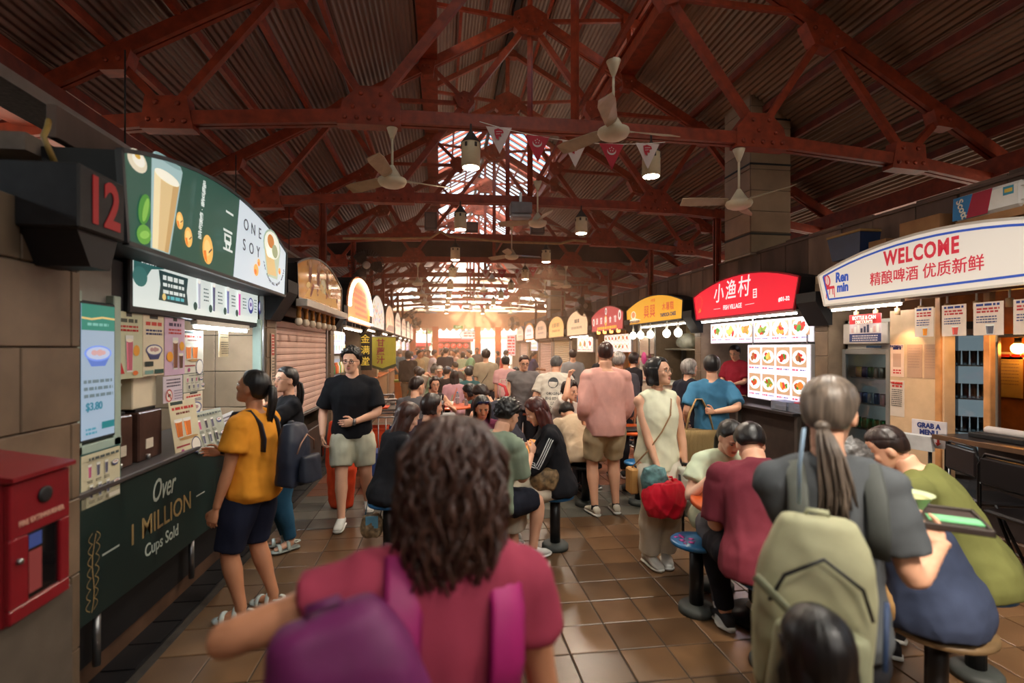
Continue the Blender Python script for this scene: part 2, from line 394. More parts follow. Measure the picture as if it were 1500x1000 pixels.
def hair_style(st, b, lod):
    """hair in head coordinates; returns a second builder for what falls by gravity"""
    g = MB(); m = 1 if lod > 1 else 2; nph = 32 if lod > 1 else 64
    if st == 'short': hair_cap(b, .017, 54, 100, 146, nph, top=1.3, noise=.002)
    elif st == 'shortside': hair_cap(b, .014, 50, 96, 142, nph, top=2.3, noise=.003)
    elif st == 'fluffy': hair_cap(b, .026, 52, 100, 147, nph, top=1.25, noise=.006)
    elif st == 'fade': hair_cap(b, .006, 56, 78, 104, nph, top=1.8, noise=.002); hair_cap(b, .004, 55, 102, 145, nph, noise=.0005)
    elif st == 'buzz': hair_cap(b, .004, 66, 92, 140, nph, noise=.001)
    elif st == 'curly': hair_cap(b, .024, 54, 100, 147, nph, 22, noise=.006)
    elif st == 'bob': hair_cap(b, .018, 50, 108, 150, nph, part=.02); hair_curtain(g, .045, -.105, 62, 0, .092, .084, .030, a0b=58)
    elif st == 'bobshort': hair_cap(b, .018, 58, 108, 150, nph); hair_curtain(g, .04, -.07, 70, 0, .090, .082, .028)
    elif st == 'long': hair_cap(b, .016, 54, 108, 150, nph, part=.005); hair_curtain(g, .045, -.30, 66, 0, .090, .098, .034, m=14, back=.03, a0b=84, wav=.005)
    elif st == 'longback': hair_cap(b, .016, 54, 108, 150, nph); hair_curtain(g, .04, -.40, 66, 0, .090, .105, .04, m=14, back=.02, a0b=105, wav=.005)
    elif st == 'shoulder': hair_cap(b, .017, 55, 108, 150, nph, part=.01); hair_curtain(g, .045, -.17, 66, 0, .092, .095, .034, m=10, back=.01, a0b=70)
    elif st in ('pony', 'ponylow'):
        hair_cap(b, .012, 58, 100, 152, nph, noise=.0015); z = .03 if st == 'pony' else -.02
        b.ell((0,-.118,z), (.022,.022,.022), 12, 8); rg = random.Random(5)
        for k in range(9):
            dx, dy = rg.uniform(-.018,.018), rg.uniform(-.012,.012)
            g.tube([(dx*.3,-.115,z),(dx,-.145+dy,z-.02),(dx*1.6,-.158+dy,z-.10),(dx*1.9,-.150+dy,z-.20),(dx*1.2+rg.uniform(-.01,.01),-.138+dy,z-.30+rg.uniform(-.03,.03))], [.012,.017,.017,.013,.004], 7)
    elif st == 'bun':
        hair_cap(b, .012, 58, 100, 152, nph, noise=.0015); b.ell((0,-.10,.075), (.035,.035,.032), 14, 10)
    return g

def person(label, x, y, face, H=1.68, sex='m', bw=1.0, lod=1, skin='light', hair=('short','black'), top=None, bot=None, shoe=None, sit=None, lean=0, curl=0, side=0, twist=0, head=(0,0,0),
           lh=None, rh=None, le=None, re=None, lhd=None, rhd=None, lpn=None, rpn=None, lcurl=25, rcurl=25, lf=None, rf=None, lk=None, rk=None, lfy=8, rfy=-8, z=0.0, group=None, facef=True, glasses=None, hatc=None, seed=None, shx=1.0, cat='person', vox=None):
    """One figure; local +Y is ahead, +X its right. Body, head and hands are one mesh; hair and clothes are its children."""
    seed = seed if seed is not None else int(abs(x*97+y*131)*10) % 1000
    V = vox or (.0126, .0168, .0245, .032)[lod]; HV = (.0068, .0095, .0135, .018)[lod]; h = H
    hz = .536*h if sit is None else sit+.085*bw
    # spine
    N = 40; ss = np.linspace(-.06, .34, N); P = {}; p = Vector((0, 0, hz)); pos = []
    def ang(s): return R(lean+curl*min(max(s/.3, 0), 1.2))
    i0 = int(np.argmin(abs(ss)));
    cur = Vector((0, 0, hz)); pts = [None]*N; pts[i0] = cur.copy()
    for i in range(i0+1, N): a = ang((ss[i]+ss[i-1])/2); cur = cur+Vector((math.sin(R(side))*math.cos(a), math.sin(a), math.cos(a)*math.cos(R(side))))*(ss[i]-ss[i-1])*h; pts[i] = cur.copy()
    cur = pts[i0].copy(); a = ang(0)*(.4 if sit is not None else .3)
    for i in range(i0-1, -1, -1): cur = cur-Vector((0, math.sin(a), math.cos(a)))*(ss[i+1]-ss[i])*h; pts[i] = cur.copy()
    PA = np.array([tuple(q) for q in pts])
    def sp(s): return Vector([float(np.interp(s, ss, PA[:, k])) for k in range(3)])
    def fr(s):
        t = (sp(min(s+.02, .34))-sp(max(s-.02, -.06))).normalized(); tw = R(twist)*min(max(s/.28, 0), 1); X = Vector((math.cos(tw), math.sin(tw), 0)); X = (X-t*X.dot(t)).normalized(); return X, t.cross(X), t
    def ring(s, rx, ry, yo=0, n=20, pw=2.3, flatb=0):
        X, Y, T = fr(s); c = sp(s)+Y*yo; out = []
        for j in range(n):
            a = 2*math.pi*j/n; ca, sa = math.cos(a), math.sin(a)
            out.append(c+X*rx*math.copysign(abs(ca)**(2/pw), ca)+Y*ry*math.copysign(abs(sa)**(2/pw), sa))
        return out
    prof = PROF[sex]; sw = (.108 if sex == 'm' else .096)*h*shx*(.5+.5*bw)
    X, Y, T = fr(.27); shc = sp(.258)
    J = {}
    J['ls'], J['rs'] = shc-X*sw, shc+X*sw
    ua, fa = .172*h, .152*h
    def arm(S_, tgt, pole, sg):
        if tgt is None: tgt = S_+Vector((sg*.05, .03, -1))*(ua+fa)*.985
        if pole is None: pole = (sg*.35, -1, -.2)
        return ik(S_, tgt, ua, fa, pole)
    # allow targets above the shoulder: shrug a bit
    J['le'], J['lw'] = arm(J['ls'], lh, le, -1); J['re'], J['rw'] = arm(J['rs'], rh, re, 1)
    hipx = .052*h*bw; pel = sp(0); J['lhip'], J['rhip'] = pel+Vector((-hipx, 0, -.005*h)), pel+Vector((hipx, 0, -.005*h))
    th, shn = .245*h, .246*h; ank = .05*h
    dl = Vector((-.075, .0, ank)) if sit is None else Vector((-.11, .36, ank)); dr = Vector((dl.x*-1, dl.y, dl.z))
    J['lk'], J['la'] = ik(J['lhip'], lf or dl, th, shn, lk or ((-.1, 1, .1) if sit is None else (-.2, .6, 1)))
    J['rk'], J['ra'] = ik(J['rhip'], rf or dr, th, shn, rk or ((.1, 1, .1) if sit is None else (.2, .6, 1)))
    # --- body
    b = MB()
    b.loft([ring(s, rx*h*bw, ry*h*bw, yo*h) for s, rx, ry, yo in prof])
    for sd in 'lr':
        S_ = J[sd+'s']
        b.tube([sp(.290), (sp(.286)+S_)/2+T*.004*h, S_], [.030*h, .031*h, .029*h*bw], 10); b.ell(S_, [.0315*h*bw]*3, 12, 8)
        b.tube([S_*.6+sp(.21)*.4, S_*.97+sp(.25)*.03], [.038*h, .026*h*bw], 10)
        limb(b, S_, J[sd+'e'], J[sd+'w'], ARMR, h, (.5+.5*bw)*(1 if sex == 'm' else .88), n=12, soft=True)
        limb(b, J[sd+'hip'], J[sd+'k'], J[sd+'a'], LEGR, h, (.45+.55*bw), n=12)
        if sit is not None: b.ell(J[sd+'hip']+Vector((0, .0, -.01)), (.050*h*bw, .055*h*bw, .050*h*bw), 12, 8)
        fy = R(lfy if sd == 'l' else rfy); fd = Vector((math.sin(-fy), math.cos(fy), 0)); A = J[sd+'a']; gz = A.z-ank+.012
        b.tube([A+Vector((0, 0, -.01))-fd*.02, Vector((A.x, A.y, gz+.045))+fd*.03, Vector((A.x, A.y, gz+.028))+fd*.10, Vector((A.x, A.y, gz+.02))+fd*.145], [(.026, .03), (.034, .032), (.038, .02), (.028, .012)], 10, up=(0, 0, 1) if False else fd.cross(Vector((0, 0, 1))))
    # neck and head
    hy, hp, hr = head; RH = Matrix.Rotation(R(hy), 3, 'Z') @ Matrix.Rotation(-R(hp), 3, 'X') @ Matrix.Rotation(R(hr), 3, 'Y')
    hs = (h/1.70)**.5*(.985 if sex == 'm' else .95); nb = sp(.295)
    nd = (fr(.30)[2]*.75+Vector((0, 0, .6))).normalized(); hb = nb+nd*.045*h+fr(.30)[1]*.006*h
    hc = hb+RH @ Vector((0, .026, .100))*hs
    nr = (.0345 if sex == 'm' else .029)*h*(.6+.4*bw)
    b.tube([sp(.275), nb+nd*.01, hb+RH @ Vector((0, -.012, .03))*hs], [nr*1.25, nr*1.05, nr], 14)
    body = remesh(b, V, 5 if lod < 2 else 3)
    bb = MB(); add_me(bb, body); hm = head_mesh(sex, HV)
    co = me_np(hm)*hs; co = co @ np.array(RH.transposed()) + np.array(hc)
    bb.add(co.tolist(), [tuple(q.vertices) for q in hm.polygons], 0, True)
    hsz = h/1.70*(.98 if sex == 'm' else .90)
    for sd, sg, hd, pn, cu in (('l', -1, lhd, lpn, lcurl), ('r', 1, rhd, rpn, rcurl)):
        e, w_ = J[sd+'e'], J[sd+'w']; f = Vector(hd) if hd is not None else (w_-e).normalized(); q = Vector(pn) if pn is not None else Vector((-sg, 0, 0)) if abs(f.x) < .8 else Vector((0, 0, -1))
        if lod == 0:
            hb_ = MB(); hand(hb_, w_, f, q, sg, cu, hsz, 8); add_me(bb, remesh(hb_, .0038, 2))
        else: hand(bb, w_, f, q, sg, cu, hsz, 6 if lod == 1 else 5)
    bpy.data.meshes.remove(body)
    o = tag(bb.build('person', SKIN[skin], None, (x, y, z), R(face)), label, cat, group)
    MH = Matrix.Translation(hc) @ RH.to_4x4() @ Matrix.Scale(hs, 4)
    # --- face
    if facef and lod < 3:
        for s in (-1, 1):
            e = MB(); e.ell((s*.031, .0835, .003), (.0135, .006, .0056), 12, 8, 0); e.ell((s*.031, .0875, .0030), (.0058, .0030, .0053), 10, 6, 1); e.tube([(s*.046,.081,.005),(s*.031,.0905,.0095),(s*.016,.087,.004)], [.0014,.0022,.0014], 6, 1)
            me = e.mesh('eye', [EYEW, EYED]); me.transform(MH); ob('eye', me, o)
            e = MB(); e.tube([(s*.046,.081,.024),(s*.032,.0900,.029),(s*.014,.0900,.024)], [(.0022,.003),(.0032,.004),(.0028,.004)], 6); me = e.mesh('eyebrow', HAIR.get(hair[1] if hair else 'dark', HAIR['dark'])); me.transform(MH); ob('eyebrow', me, o)
        e = MB(); e.ell((0,.0905,-.0575), (.0215,.0075,.0050), 12, 6); e.ell((0,.0895,-.0675), (.0185,.0078,.0058), 12, 6); me = e.mesh('lips', LIPS); me.transform(MH); ob('lips', me, o)
    if glasses:
        e = MB()
        for s in (-1, 1):
            pts = [(s*.033+.022*math.cos(a)*(1.0), .100-.010*abs(math.cos(a))*0, .002+.017*math.sin(a)) for a in np.linspace(0, 2*math.pi, 17)]
            e.tube(pts, .0016 if glasses == 'thin' else .0026, 6, caps=False); e.tube([(s*.055,.100,.006),(s*.078,.055,.006),(s*.080,-.01,.002)], .0016, 6)
        e.tube([(-.011,.102,.006),(.011,.102,.006)], .0018, 6)
        me = e.mesh('glasses', S(150,130,110, rough=.3, metal=.8, var=0) if glasses == 'thin' else S(18,16,18, rough=.3, var=0)); me.transform(MH); ob('glasses', me, o)
    # --- hair
    if hair and hair[0]:
        e = MB(); g = hair_style(hair[0], e, lod); 
        e.v = [tuple(MH @ Vector(q)) for q in e.v]
        if g.v:
            MG = Matrix.Translation(hc) @ (Matrix.Rotation(R(hy), 3, 'Z') @ Matrix.Rotation(-R(hp)*.45, 3, 'X')).to_4x4() @ Matrix.Scale(hs, 4); n0 = len(e.v)
            e.v += [tuple(MG @ Vector(q)) for q in g.v]; e.f += [tuple(i+n0 for i in f) for f in g.f]; e.m += g.m; e.sm += g.sm
        e.build('hair', HAIR[hair[1]], o)
    if hatc:
        e = MB(); hair_cap(e, .020, 66, 84, 96, 32, 10, noise=0); e.prism([(.07*math.sin(a), .07+.085*math.cos(a)) for a in np.linspace(-1.5, 1.5, 12)], .030, .036, ax='xy'); me = e.mesh('cap', hatc); me.transform(MH); ob('cap', me, o)
    # --- clothes
    if top:
        b = MB(); L = top.get('loose', .5); ad = top.get('add', .021); hem = top.get('hem', -.045); nk = top.get('neck', .296); S0 = []
        for s in np.linspace(hem, nk, 12):
            rx, ry, yo = itp(prof, max(s, -.055)); mx = .100 if sex == 'm' else .094
            if s < .22: rx = rx+(max(mx, rx)-rx)*L; ry = ry+(max(.070, ry)-ry)*L
            if sit is not None and s < .07: q_ = min(1, (.07-s)/.06); rx += .014*q_; ry += .016*q_
            k = 1.0+.12*L*max(0, (.1-s)/.15)*top.get('flare', .5)
            S0.append(ring(max(s, -.059), rx*h*bw*k+ad, ry*h*bw*k+ad, yo*h) if s > -.059 else [q-Vector((0, 0, (-.059-s)*h)) for q in ring(-.059, rx*h*bw*k+ad, ry*h*bw*k+ad, yo*h)])
        b.loft(S0)
        sl = top.get('sleeve', .4)
        for sd in 'lr':
            S_ = J[sd+'s']; inn = S_*.90+sp(.262)*.10
            b.tube([sp(.284), (sp(.282)+S_)/2+T*.005*h, S_ if sl > 0 else S_*.86+sp(.268)*.14], [.030*h+ad*.8, .031*h+ad, .028*h*bw+ad] if sl > 0 else [.028*h+ad*.6, .031*h+ad*.9, .028*h+ad], 10)
            if sl > 0:
                b.tube([S_*.6+sp(.21)*.4, S_*.97+sp(.25)*.03], [.038*h+ad, .027*h*bw+ad], 10)
                limb(b, S_, J[sd+'e'], J[sd+'w'], ARMR, h, (.5+.5*bw)*(1 if sex == 'm' else .9), ad+.003+.008*L, 0, sl, 14, flare=top.get('slflare', .010 if sl < .6 else 0.0), soft=True); b.ell(S_, [.0315*h*bw+ad+.001]*3, 12, 8)
        me = remesh(b, V*1.05, 3 if lod < 2 else 2)
        if lod < 2: wrinkle(me, top.get('wr', .0042), 10, 36, seed)
        me.materials.clear(); me.materials.append(top['mat']); tn = ob(top.get('name', 'shirt'), me, o)
    if bot:
        b = MB(); ad = bot.get('add', .008); ln = bot.get('len', .97); lo = bot.get('loose', .2)
        b.loft([ring(s, itp(prof, s)[0]*h*bw+ad+.004, itp(prof, s)[1]*h*bw+ad+.004, itp(prof, s)[2]*h) for s in (-.055, -.03, 0, .03, bot.get('waist', .085))])
        if bot.get('skirt'):
            rings = []
            for t in np.linspace(0, ln, 10):
                lp, rp = path3(J['lhip'], J['lk'], J['la'], t), path3(J['rhip'], J['rk'], J['ra'], t); c = (lp+rp)/2; r = itp(LEGR, t)[0]*h*bw+ad+lo*.05*t; d = (lp-rp).length/2
                ax = (path3(J['lhip'], J['lk'], J['la'], min(t+.05, 1))+path3(J['rhip'], J['rk'], J['ra'], min(t+.05, 1)))/2-c; ax = ax.normalized() if ax.length > 1e-4 else Vector((0, 0, -1)); X_ = Vector((1, 0, 0)); Y_ = ax.cross(X_).normalized()
                rings.append([c+X_*(d+r)*math.cos(a)+Y_*(r*1.15)*math.sin(a)*(1+.06*math.sin(a*9)*t) for a in np.linspace(0, 2*math.pi, 28, endpoint=False)])
            b.loft(rings)
        else:
            for sd in 'lr':
                limb(b, J[sd+'hip'], J[sd+'k'], J[sd+'a'], LEGR, h, (.45+.55*bw), ad, 0, ln, 14, 15, flare=bot.get('flare', .015*lo), soft=True, kl=lo*.28)
                b.ell(J[sd+'hip']+Vector((0, 0, .01)), (.044*h*bw+ad, .056*h*bw+ad, .055*h*bw+ad), 12, 8)
                if sit is not None: b.ell(J[sd+'hip']+Vector((0, .0, -.01)), (.050*h*bw+ad, .055*h*bw+ad, .050*h*bw+ad), 12, 8)
        me = remesh(b, V*1.05, 2)
        if lod < 2: wrinkle(me, bot.get('wr', .004), 9, 30, seed+7)
        me.materials.clear(); me.materials.append(bot['mat']); ob(bot.get('name', 'trousers'), me, o)
    if shoe:
        for sd in 'lr':
            fy = R(lfy if sd == 'l' else rfy); A = J[sd+'a']; base = A.z-ank; MS = Matrix.Translation((A.x, A.y, base)) @ Matrix.Rotation(fy, 4, 'Z')
            def sec(yy, wd, ht, z0): return [MS @ Vector((wd*math.copysign(abs(math.cos(a))**.8, math.cos(a)), yy, z0+ht*max(0, .5+.5*math.sin(a))**.8)) for a in np.linspace(0, 2*math.pi, 14, endpoint=False)]
            k = h/1.70
            if shoe.get('sandal'):
                e = MB()
                for yy, sx in ((.115, .044), (.035, .040)):
                    e.tube([MS @ Vector((sx*math.cos(a), yy*k, .012+(.055 if yy > .1 else .085)*math.sin(a))) for a in np.linspace(0, math.pi, 9)], [(.016, .005)]*9, 6)
                e.tube([MS @ Vector((.036*math.cos(a), -.02+.05*-abs(math.sin(a)), .065)) for a in np.linspace(0, math.pi, 9)], [(.004, .012)]*9, 6)
                q = e.build('sandal', shoe['mat'], o); e = MB()
            else:
                e = MB(); e.loft([sec(-.068*k, .026, .060, .012), sec(-.055*k, .035, .082, .012), sec(0, .038, .098, .012), sec(.05*k, .042, .080, .012), sec(.11*k, .046, .052, .012), sec(.155*k, .040, .040, .012), sec(.178*k, .024, .026, .012)])
                q = e.build('shoe', shoe['mat'], o); e = MB()
            e.loft([sec(-.076*k, .026, .028, 0), sec(-.06*k, .040, .032, 0), sec(0, .041, .030, 0), sec(.06*k, .046, .026, 0), sec(.12*k, .050, .026, 0), sec(.16*k, .044, .028, 0), sec(.188*k, .024, .026, .004)])
            e.build('sole', shoe.get('sole', S(205,205,200, var=.05)), q)
            if shoe.get('sock') and not shoe.get('sandal'):
                e = MB(); up = (J[sd+'k']-A).normalized(); e.tube([A-up*.03, A+up*.03, A+up*shoe['sock']], [.040*k, .033*k, .034*k], 12); e.build('sock', shoe.get('sockm', S(220,220,215)), q)
    MW = Matrix.Translation((x, y, z)) @ Matrix.Rotation(R(face), 4, 'Z')
    o_info = {k: v.copy() for k, v in J.items()}; o_info.update(obj=o, M=MW, MH=MH, hc=hc, sp=sp, fr=fr, h=h)
    return o_info
def decal(info, child, me, mat, origin, direction, name='print', off=.003, xdir=(1, 0, 0)):
    """lay flat lettering (xy mesh) onto a garment: origin in the person's own space, looking along direction"""
    o = [c for c in bpy.data.objects if c.parent == info['obj'] and c.name.split('.')[0] == child][0]
    bv = BVHTree.FromPolygons([v.co for v in o.data.vertices], [tuple(p.vertices) for p in o.data.polygons])
    d = Vector(direction).normalized(); xd = Vector(xdir); xd = (xd-d*xd.dot(d)).normalized(); yd = xd.cross(-d).normalized() * -1
    yd = (-d).cross(xd).normalized()
    for v in me.vertices:
        p = Vector(origin)+xd*v.co.x+yd*v.co.y; hit = bv.ray_cast(p, d)
        v.co = (hit[0]-d*(off+v.co.z*.0)) if hit[0] is not None else p+d*.2
    me.materials.clear(); me.materials.append(mat); return ob(name, me, o)
# ================================================================ setting
XC = 1.47                                   # centre line of the hall
RED = S(130,48,24, rough=.55, var=.22, scale=9, bump=.15, bdist=.004)
REDD = S(106,40,22, rough=.6, var=.25, scale=7, bump=.15, bdist=.004)
RUST = S(96,38,28, rough=.7, var=.3, scale=12)
BLACK = S(22,21,23, rough=.6, var=.15)
STEEL = S(150,150,150, rough=.35, metal=.9, var=.1)
BEIGE = S(186,164,138, rough=.45, var=.10, scale=5)
WHITE = S(225,222,214, rough=.5, var=.05)
GROUT = S(58,52,46, rough=.9, var=.2, scale=20)

# ---- floor: grout bed, then every tile near the camera as a piece of its own
fb = MB(); fb.box(-1.62, 4.7, -2.5, 31, -.12, -.006); floor = tag(fb.build('floor', GROUT), kind='structure')
TS = .285
def tmat(base, k): return S(*[int(c*k*.66) for c in base], rough=.30, var=.16, scale=3.0, bump=.06, bdist=.003, spec=.5)
TERRA = [tmat((150,112,76), k) for k in (.86, .95, 1.0, 1.08)]; TGREY = [tmat((128,124,112), k) for k in (.88, 1, 1.1)]; TRED = [tmat((158,88,54), k) for k in (.9, 1, 1.1)]
def band(y): return TGREY if (5.12 < y < 6.25 or 11.0 < y < 12.1 or 17 < y < 18.1) else (TERRA if y < 5.12 else TRED)
tme = {}
def tile_mesh(m):
    if m.name not in tme:
        b = MB(); a = TS/2-.004; c = a-.004
        b.loft([[Vector((sx*q, sy*q, z)) for sx, sy in ((-1,-1),(1,-1),(1,1),(-1,1))] for q, z in ((a, -.02), (a, -.003), (c, 0))], True, 0, False); tme[m.name] = b.mesh('tile', m)
    return tme[m.name]
cand = []; far = {}
nx0, nx1 = -6, 16
for j in range(-6, 109):
    yc = .1 + j*TS
    for i in range(nx0, nx1+1):
        xc = .012+i*TS
        if xc < -1.5 or xc > 4.6: continue
        ms = band(yc); m = ms[rnd.randrange(len(ms))]
        u = (xc*.9903-yc*.1387); d = yc*.9903+xc*.1387
        vis = d > 1.9 and -.80*d < u < 1.02*d
        hid = (xc > 1.1 and yc < 2.3) or (yc < 2.3 and xc < .2)
        cand.append((d if vis and not hid else 50+d, xc, yc, m))
cand.sort(key=lambda c: c[0])
for k, (d, xc, yc, m) in enumerate(cand):
    if k < 300:
        o = ob('tile', tile_mesh(m), floor, (xc, yc, rnd.uniform(-.0012, .0008))); o.rotation_euler = (rnd.uniform(-.004,.004), rnd.uniform(-.004,.004), 0)
    else: far.setdefault(m.name, (m, []))[1].append((xc, yc))
fm = MB(); mats = []
for n_, (m, l_) in far.items():
    mats.append(m)
    for xc, yc in l_:
        a = TS/2-.004; z = rnd.uniform(-.001, .0006); fm.add([(xc+sx*a, yc+sy*a, z) for sx, sy in ((-1,-1),(1,-1),(1,1),(-1,1))]+[(xc+sx*a, yc+sy*a, -.01) for sx, sy in ((-1,-1),(1,-1),(1,1),(-1,1))], [(0,1,2,3),(0,4,5,1),(1,5,6,2),(2,6,7,3),(3,7,4,0)], len(mats)-1)
tag(fm.build('floor_tiling', mats, floor), kind='stuff')
# ground outside the hall
g = MB(); g.box(-60, 90, -40, 120, -.4, -.14); tag(g.build('ground', S(176,160,138, rough=.9, var=.2, scale=.6)), kind='structure')

# ---- raised kerbs along both rows of stalls, with a drain channel
KERB = S(92,66,50, rough=.5, var=.2, scale=6); DRAIN = S(26,25,27, rough=.5, var=.2)
for nm, x0, x1, dx0, dx1 in (('left', -4.1, -1.80, -1.80, -1.60), ('right', 4.72, 7.0, 4.62, 4.72)):
    b = MB(); b.rbox(x0, x1, -1.0, 30.2, -.12, .11, .012); tag(b.build('trim_'+('1' if nm == 'left' else '2'), KERB), kind='structure')
b = MB(); b.box(-1.80, -1.61, -1, 29, -.1, -.004)
for k in range(120): b.box(-1.79, -1.62, -1+k*.25, -1+k*.25+.235, -.02, .004)
tag(b.build('trim_3', DRAIN), kind='structure')

# ---- roof
PZ = lambda d: 7.22-.57*abs(d)              # centre of the top chord
TY = [2.65+2.85*k for k in range(10)]           # the trusses
def tie_z(d): return float(np.interp(abs(d), [0, 2.19, 4.13, 5.5, 6.0], [4.15, 4.13, 3.98, 3.78, 3.70]))
SL = math.atan(.57)
def plate(b, pts, t=.03):                  # gusset: flat plate in the truss plane
    b.prism(pts, -t/2, t/2)
def rivets(b, pts, t=.03, r=.026):
    for x, z in pts:
        for s in (-1,):
            b.lathe([(r, 0), (r*.85, .016), (r*.4, .022)], 7, (0, 0, 0), 0, True, Matrix.Translation((x, s*t/2, z)) @ Matrix.Rotation(R(90), 4, 'X'))
def make_truss(y):
    t = thing('roof_truss', None, None, (XC, y, 0), kind='structure')
    ds = [0, 2.19, 4.13, 5.5, 6.0]; b = MB()
    for s in (-1, 1):
        for a, c in zip(ds, ds[1:]):
            for o in (-.04, .04): b.beam((s*a, o, tie_z(a)), (s*c, o, tie_z(c)), .055, .135)
    b.build('tie_beam', RED, t)
    for s in (-1, 1):
        b = MB()
        for o in (-.035, .035): b.beam((0, o, PZ(0)), (s*6.15, o, PZ(6.15)), .05, .14)
        b.build('top_chord', RED, t)
    def strut(p, q, w=.07, h=.075, nm='strut'): return MB().beam((p[0], 0, p[1]), (q[0], 0, q[1]), w, h).build(nm, RED, t)
    for s in (-1, 1):
        strut((0, PZ(0)-.1), (s*2.19, tie_z(2.19)+.08), .08, .09)
        strut((s*2.19, tie_z(2.19)+.08), (s*3.02, PZ(3.02)-.05))
        strut((s*4.13, tie_z(4.13)+.06), (s*3.02, PZ(3.02)-.05))
        strut((s*4.13, tie_z(4.13)+.06), (s*4.6, PZ(4.6)-.05))
        strut((s*1.05, 5.70), (s*2.9, 5.66), .05, .06); strut((s*1.05, 5.72), (s*1.62, PZ(1.62)-.04), .05, .06)
        # raised ridge frame
        strut((s*1.72, PZ(1.72)), (s*1.72, 7.32), .07, .08, 'post'); strut((s*1.98, 7.17), (0, 8.30), .08, .10, 'rafter')
        strut((s*1.68, 7.28), (0, 7.12), .05, .06)
    strut((0, PZ(0)), (0, 4.2), .06, .07); strut((0, 8.25), (0, PZ(0)), .06, .06)
    def gus(pts, rv):
        b = MB(); plate(b, pts, .155); rivets(b, rv, .155); b.build('gusset', RED, t)
    for s in (-1, 1):
        m = lambda P: [(s*x, z) for x, z in (P if s > 0 else P[::-1])]
        z = 4.12; gus(m([(1.88, z-.09), (2.52, z-.10), (2.46, z+.14), (2.30, z+.30), (2.02, z+.30), (1.88, z+.12)]), m([(1.96+.12*k, z-.03) for k in range(5)]+[(2.08, z+.22), (2.28, z+.22), (2.15, z+.1), (2.36, z+.08)]))
        z = 3.98; gus(m([(3.88, z-.10), (4.36, z-.12), (4.32, z+.20), (3.94, z+.22)]), m([(3.96+.11*k, z-.03) for k in range(4)]+[(4.02, z+.14), (4.22, z+.14)]))
        z = PZ(3.02); gus(m([(2.74, z+.02), (2.86, z-.22), (3.10, z-.28), (3.26, z-.22), (3.34, z-.16), (2.98, z+.14)]), m([(2.86, z-.04), (3.0, z-.08), (3.15, z-.12), (2.95, z-.18), (3.12, z-.2)]))
        z = PZ(4.6); gus(m([(4.44, z+.02), (4.50, z-.18), (4.72, z-.2), (4.8, z-.1), (4.6, z+.08)]), m([(4.55, z-.08), (4.66, z-.1)]))
        z = 5.71; gus(m([(.92, z-.02), (1.02, z-.16), (1.18, z-.1), (1.26, z+.06), (1.1, z+.16), (.94, z+.12)]), m([(1.02, z), (1.12, z+.04)]))
        z = PZ(1.68); gus(m([(1.54, z+.1), (1.58, z-.16), (1.74, z-.18), (1.84, z-.04), (1.74, z+.12)]), m([(1.64, z-.06), (1.74, z-.04)]))
        z = 7.24; gus(m([(1.58, z+.12), (1.60, z-.10), (1.80, z-.12), (1.86, z+.02)]), m([(1.66, z), (1.74, z)]))
    z = 7.16; gus([(-.30, z-.16), (-.16, z-.30), (.16, z-.30), (.30, z-.16), (.27, z+.06), (0, z+.2), (-.27, z+.06)], [(.2*math.sin(a), z-.02-.2*math.cos(a)) for a in np.linspace(-1.5, 1.5, 8)]+[(-.08, z-.08), (.08, z-.08)])
    z = 8.26; gus([(-.2, z-.14), (.2, z-.14), (.2, z-.02), (0, z+.1), (-.2, z-.02)], [(-.1, z-.06), (.1, z-.06)])
    return t
t0 = make_truss(TY[0]); kk = KIDS()
for y in TY[1:]: dup(t0, (XC, y, 0), kids=kk)

# corrugated sheets, one per bay and row; ribs run along the hall
SHEETL = S(126,104,98, rough=.42, var=.16, scale=2.5, metal=.25, stretch=(1,.15,1)); SHEETR = S(132,104,85, rough=.45, var=.18, scale=2.5, metal=.25, stretch=(1,.15,1)); SHEETM = S(130,114,106, rough=.5, var=.12, scale=3)
def sheet_mesh(wid, L, mat, per=.076, amp=.014, seg=6):
    n = int(round(wid/per))*seg; b = MB(); vs = []
    for y in (0, L):
        for i in range(n+1): s_ = wid*i/n; vs.append((s_, y, amp*math.sin(2*math.pi*i/seg)))
    b.add(vs, [(i, i+1, n+1+i+1, n+1+i) for i in range(n)], 0, True); return b.mesh('roof_sheet', mat)
TRANS = bpy.data.materials.new('translucent'); TRANS.use_nodes = True; tn_ = TRANS.node_tree.nodes; tn_.remove(tn_['Principled BSDF']); tb = tn_.new('ShaderNodeBsdfTranslucent'); tb.inputs['Color'].default_value = (.56, .58, .52, 1); TRANS.node_tree.links.new(tb.outputs[0], tn_['Material Output'].inputs['Surface'])
ceil = thing('ceiling', None, None, (0, 0, 0), kind='structure')
rows = [(1.60, 2.85), (2.80, 4.05), (4.00, 5.25), (5.20, 6.45)]
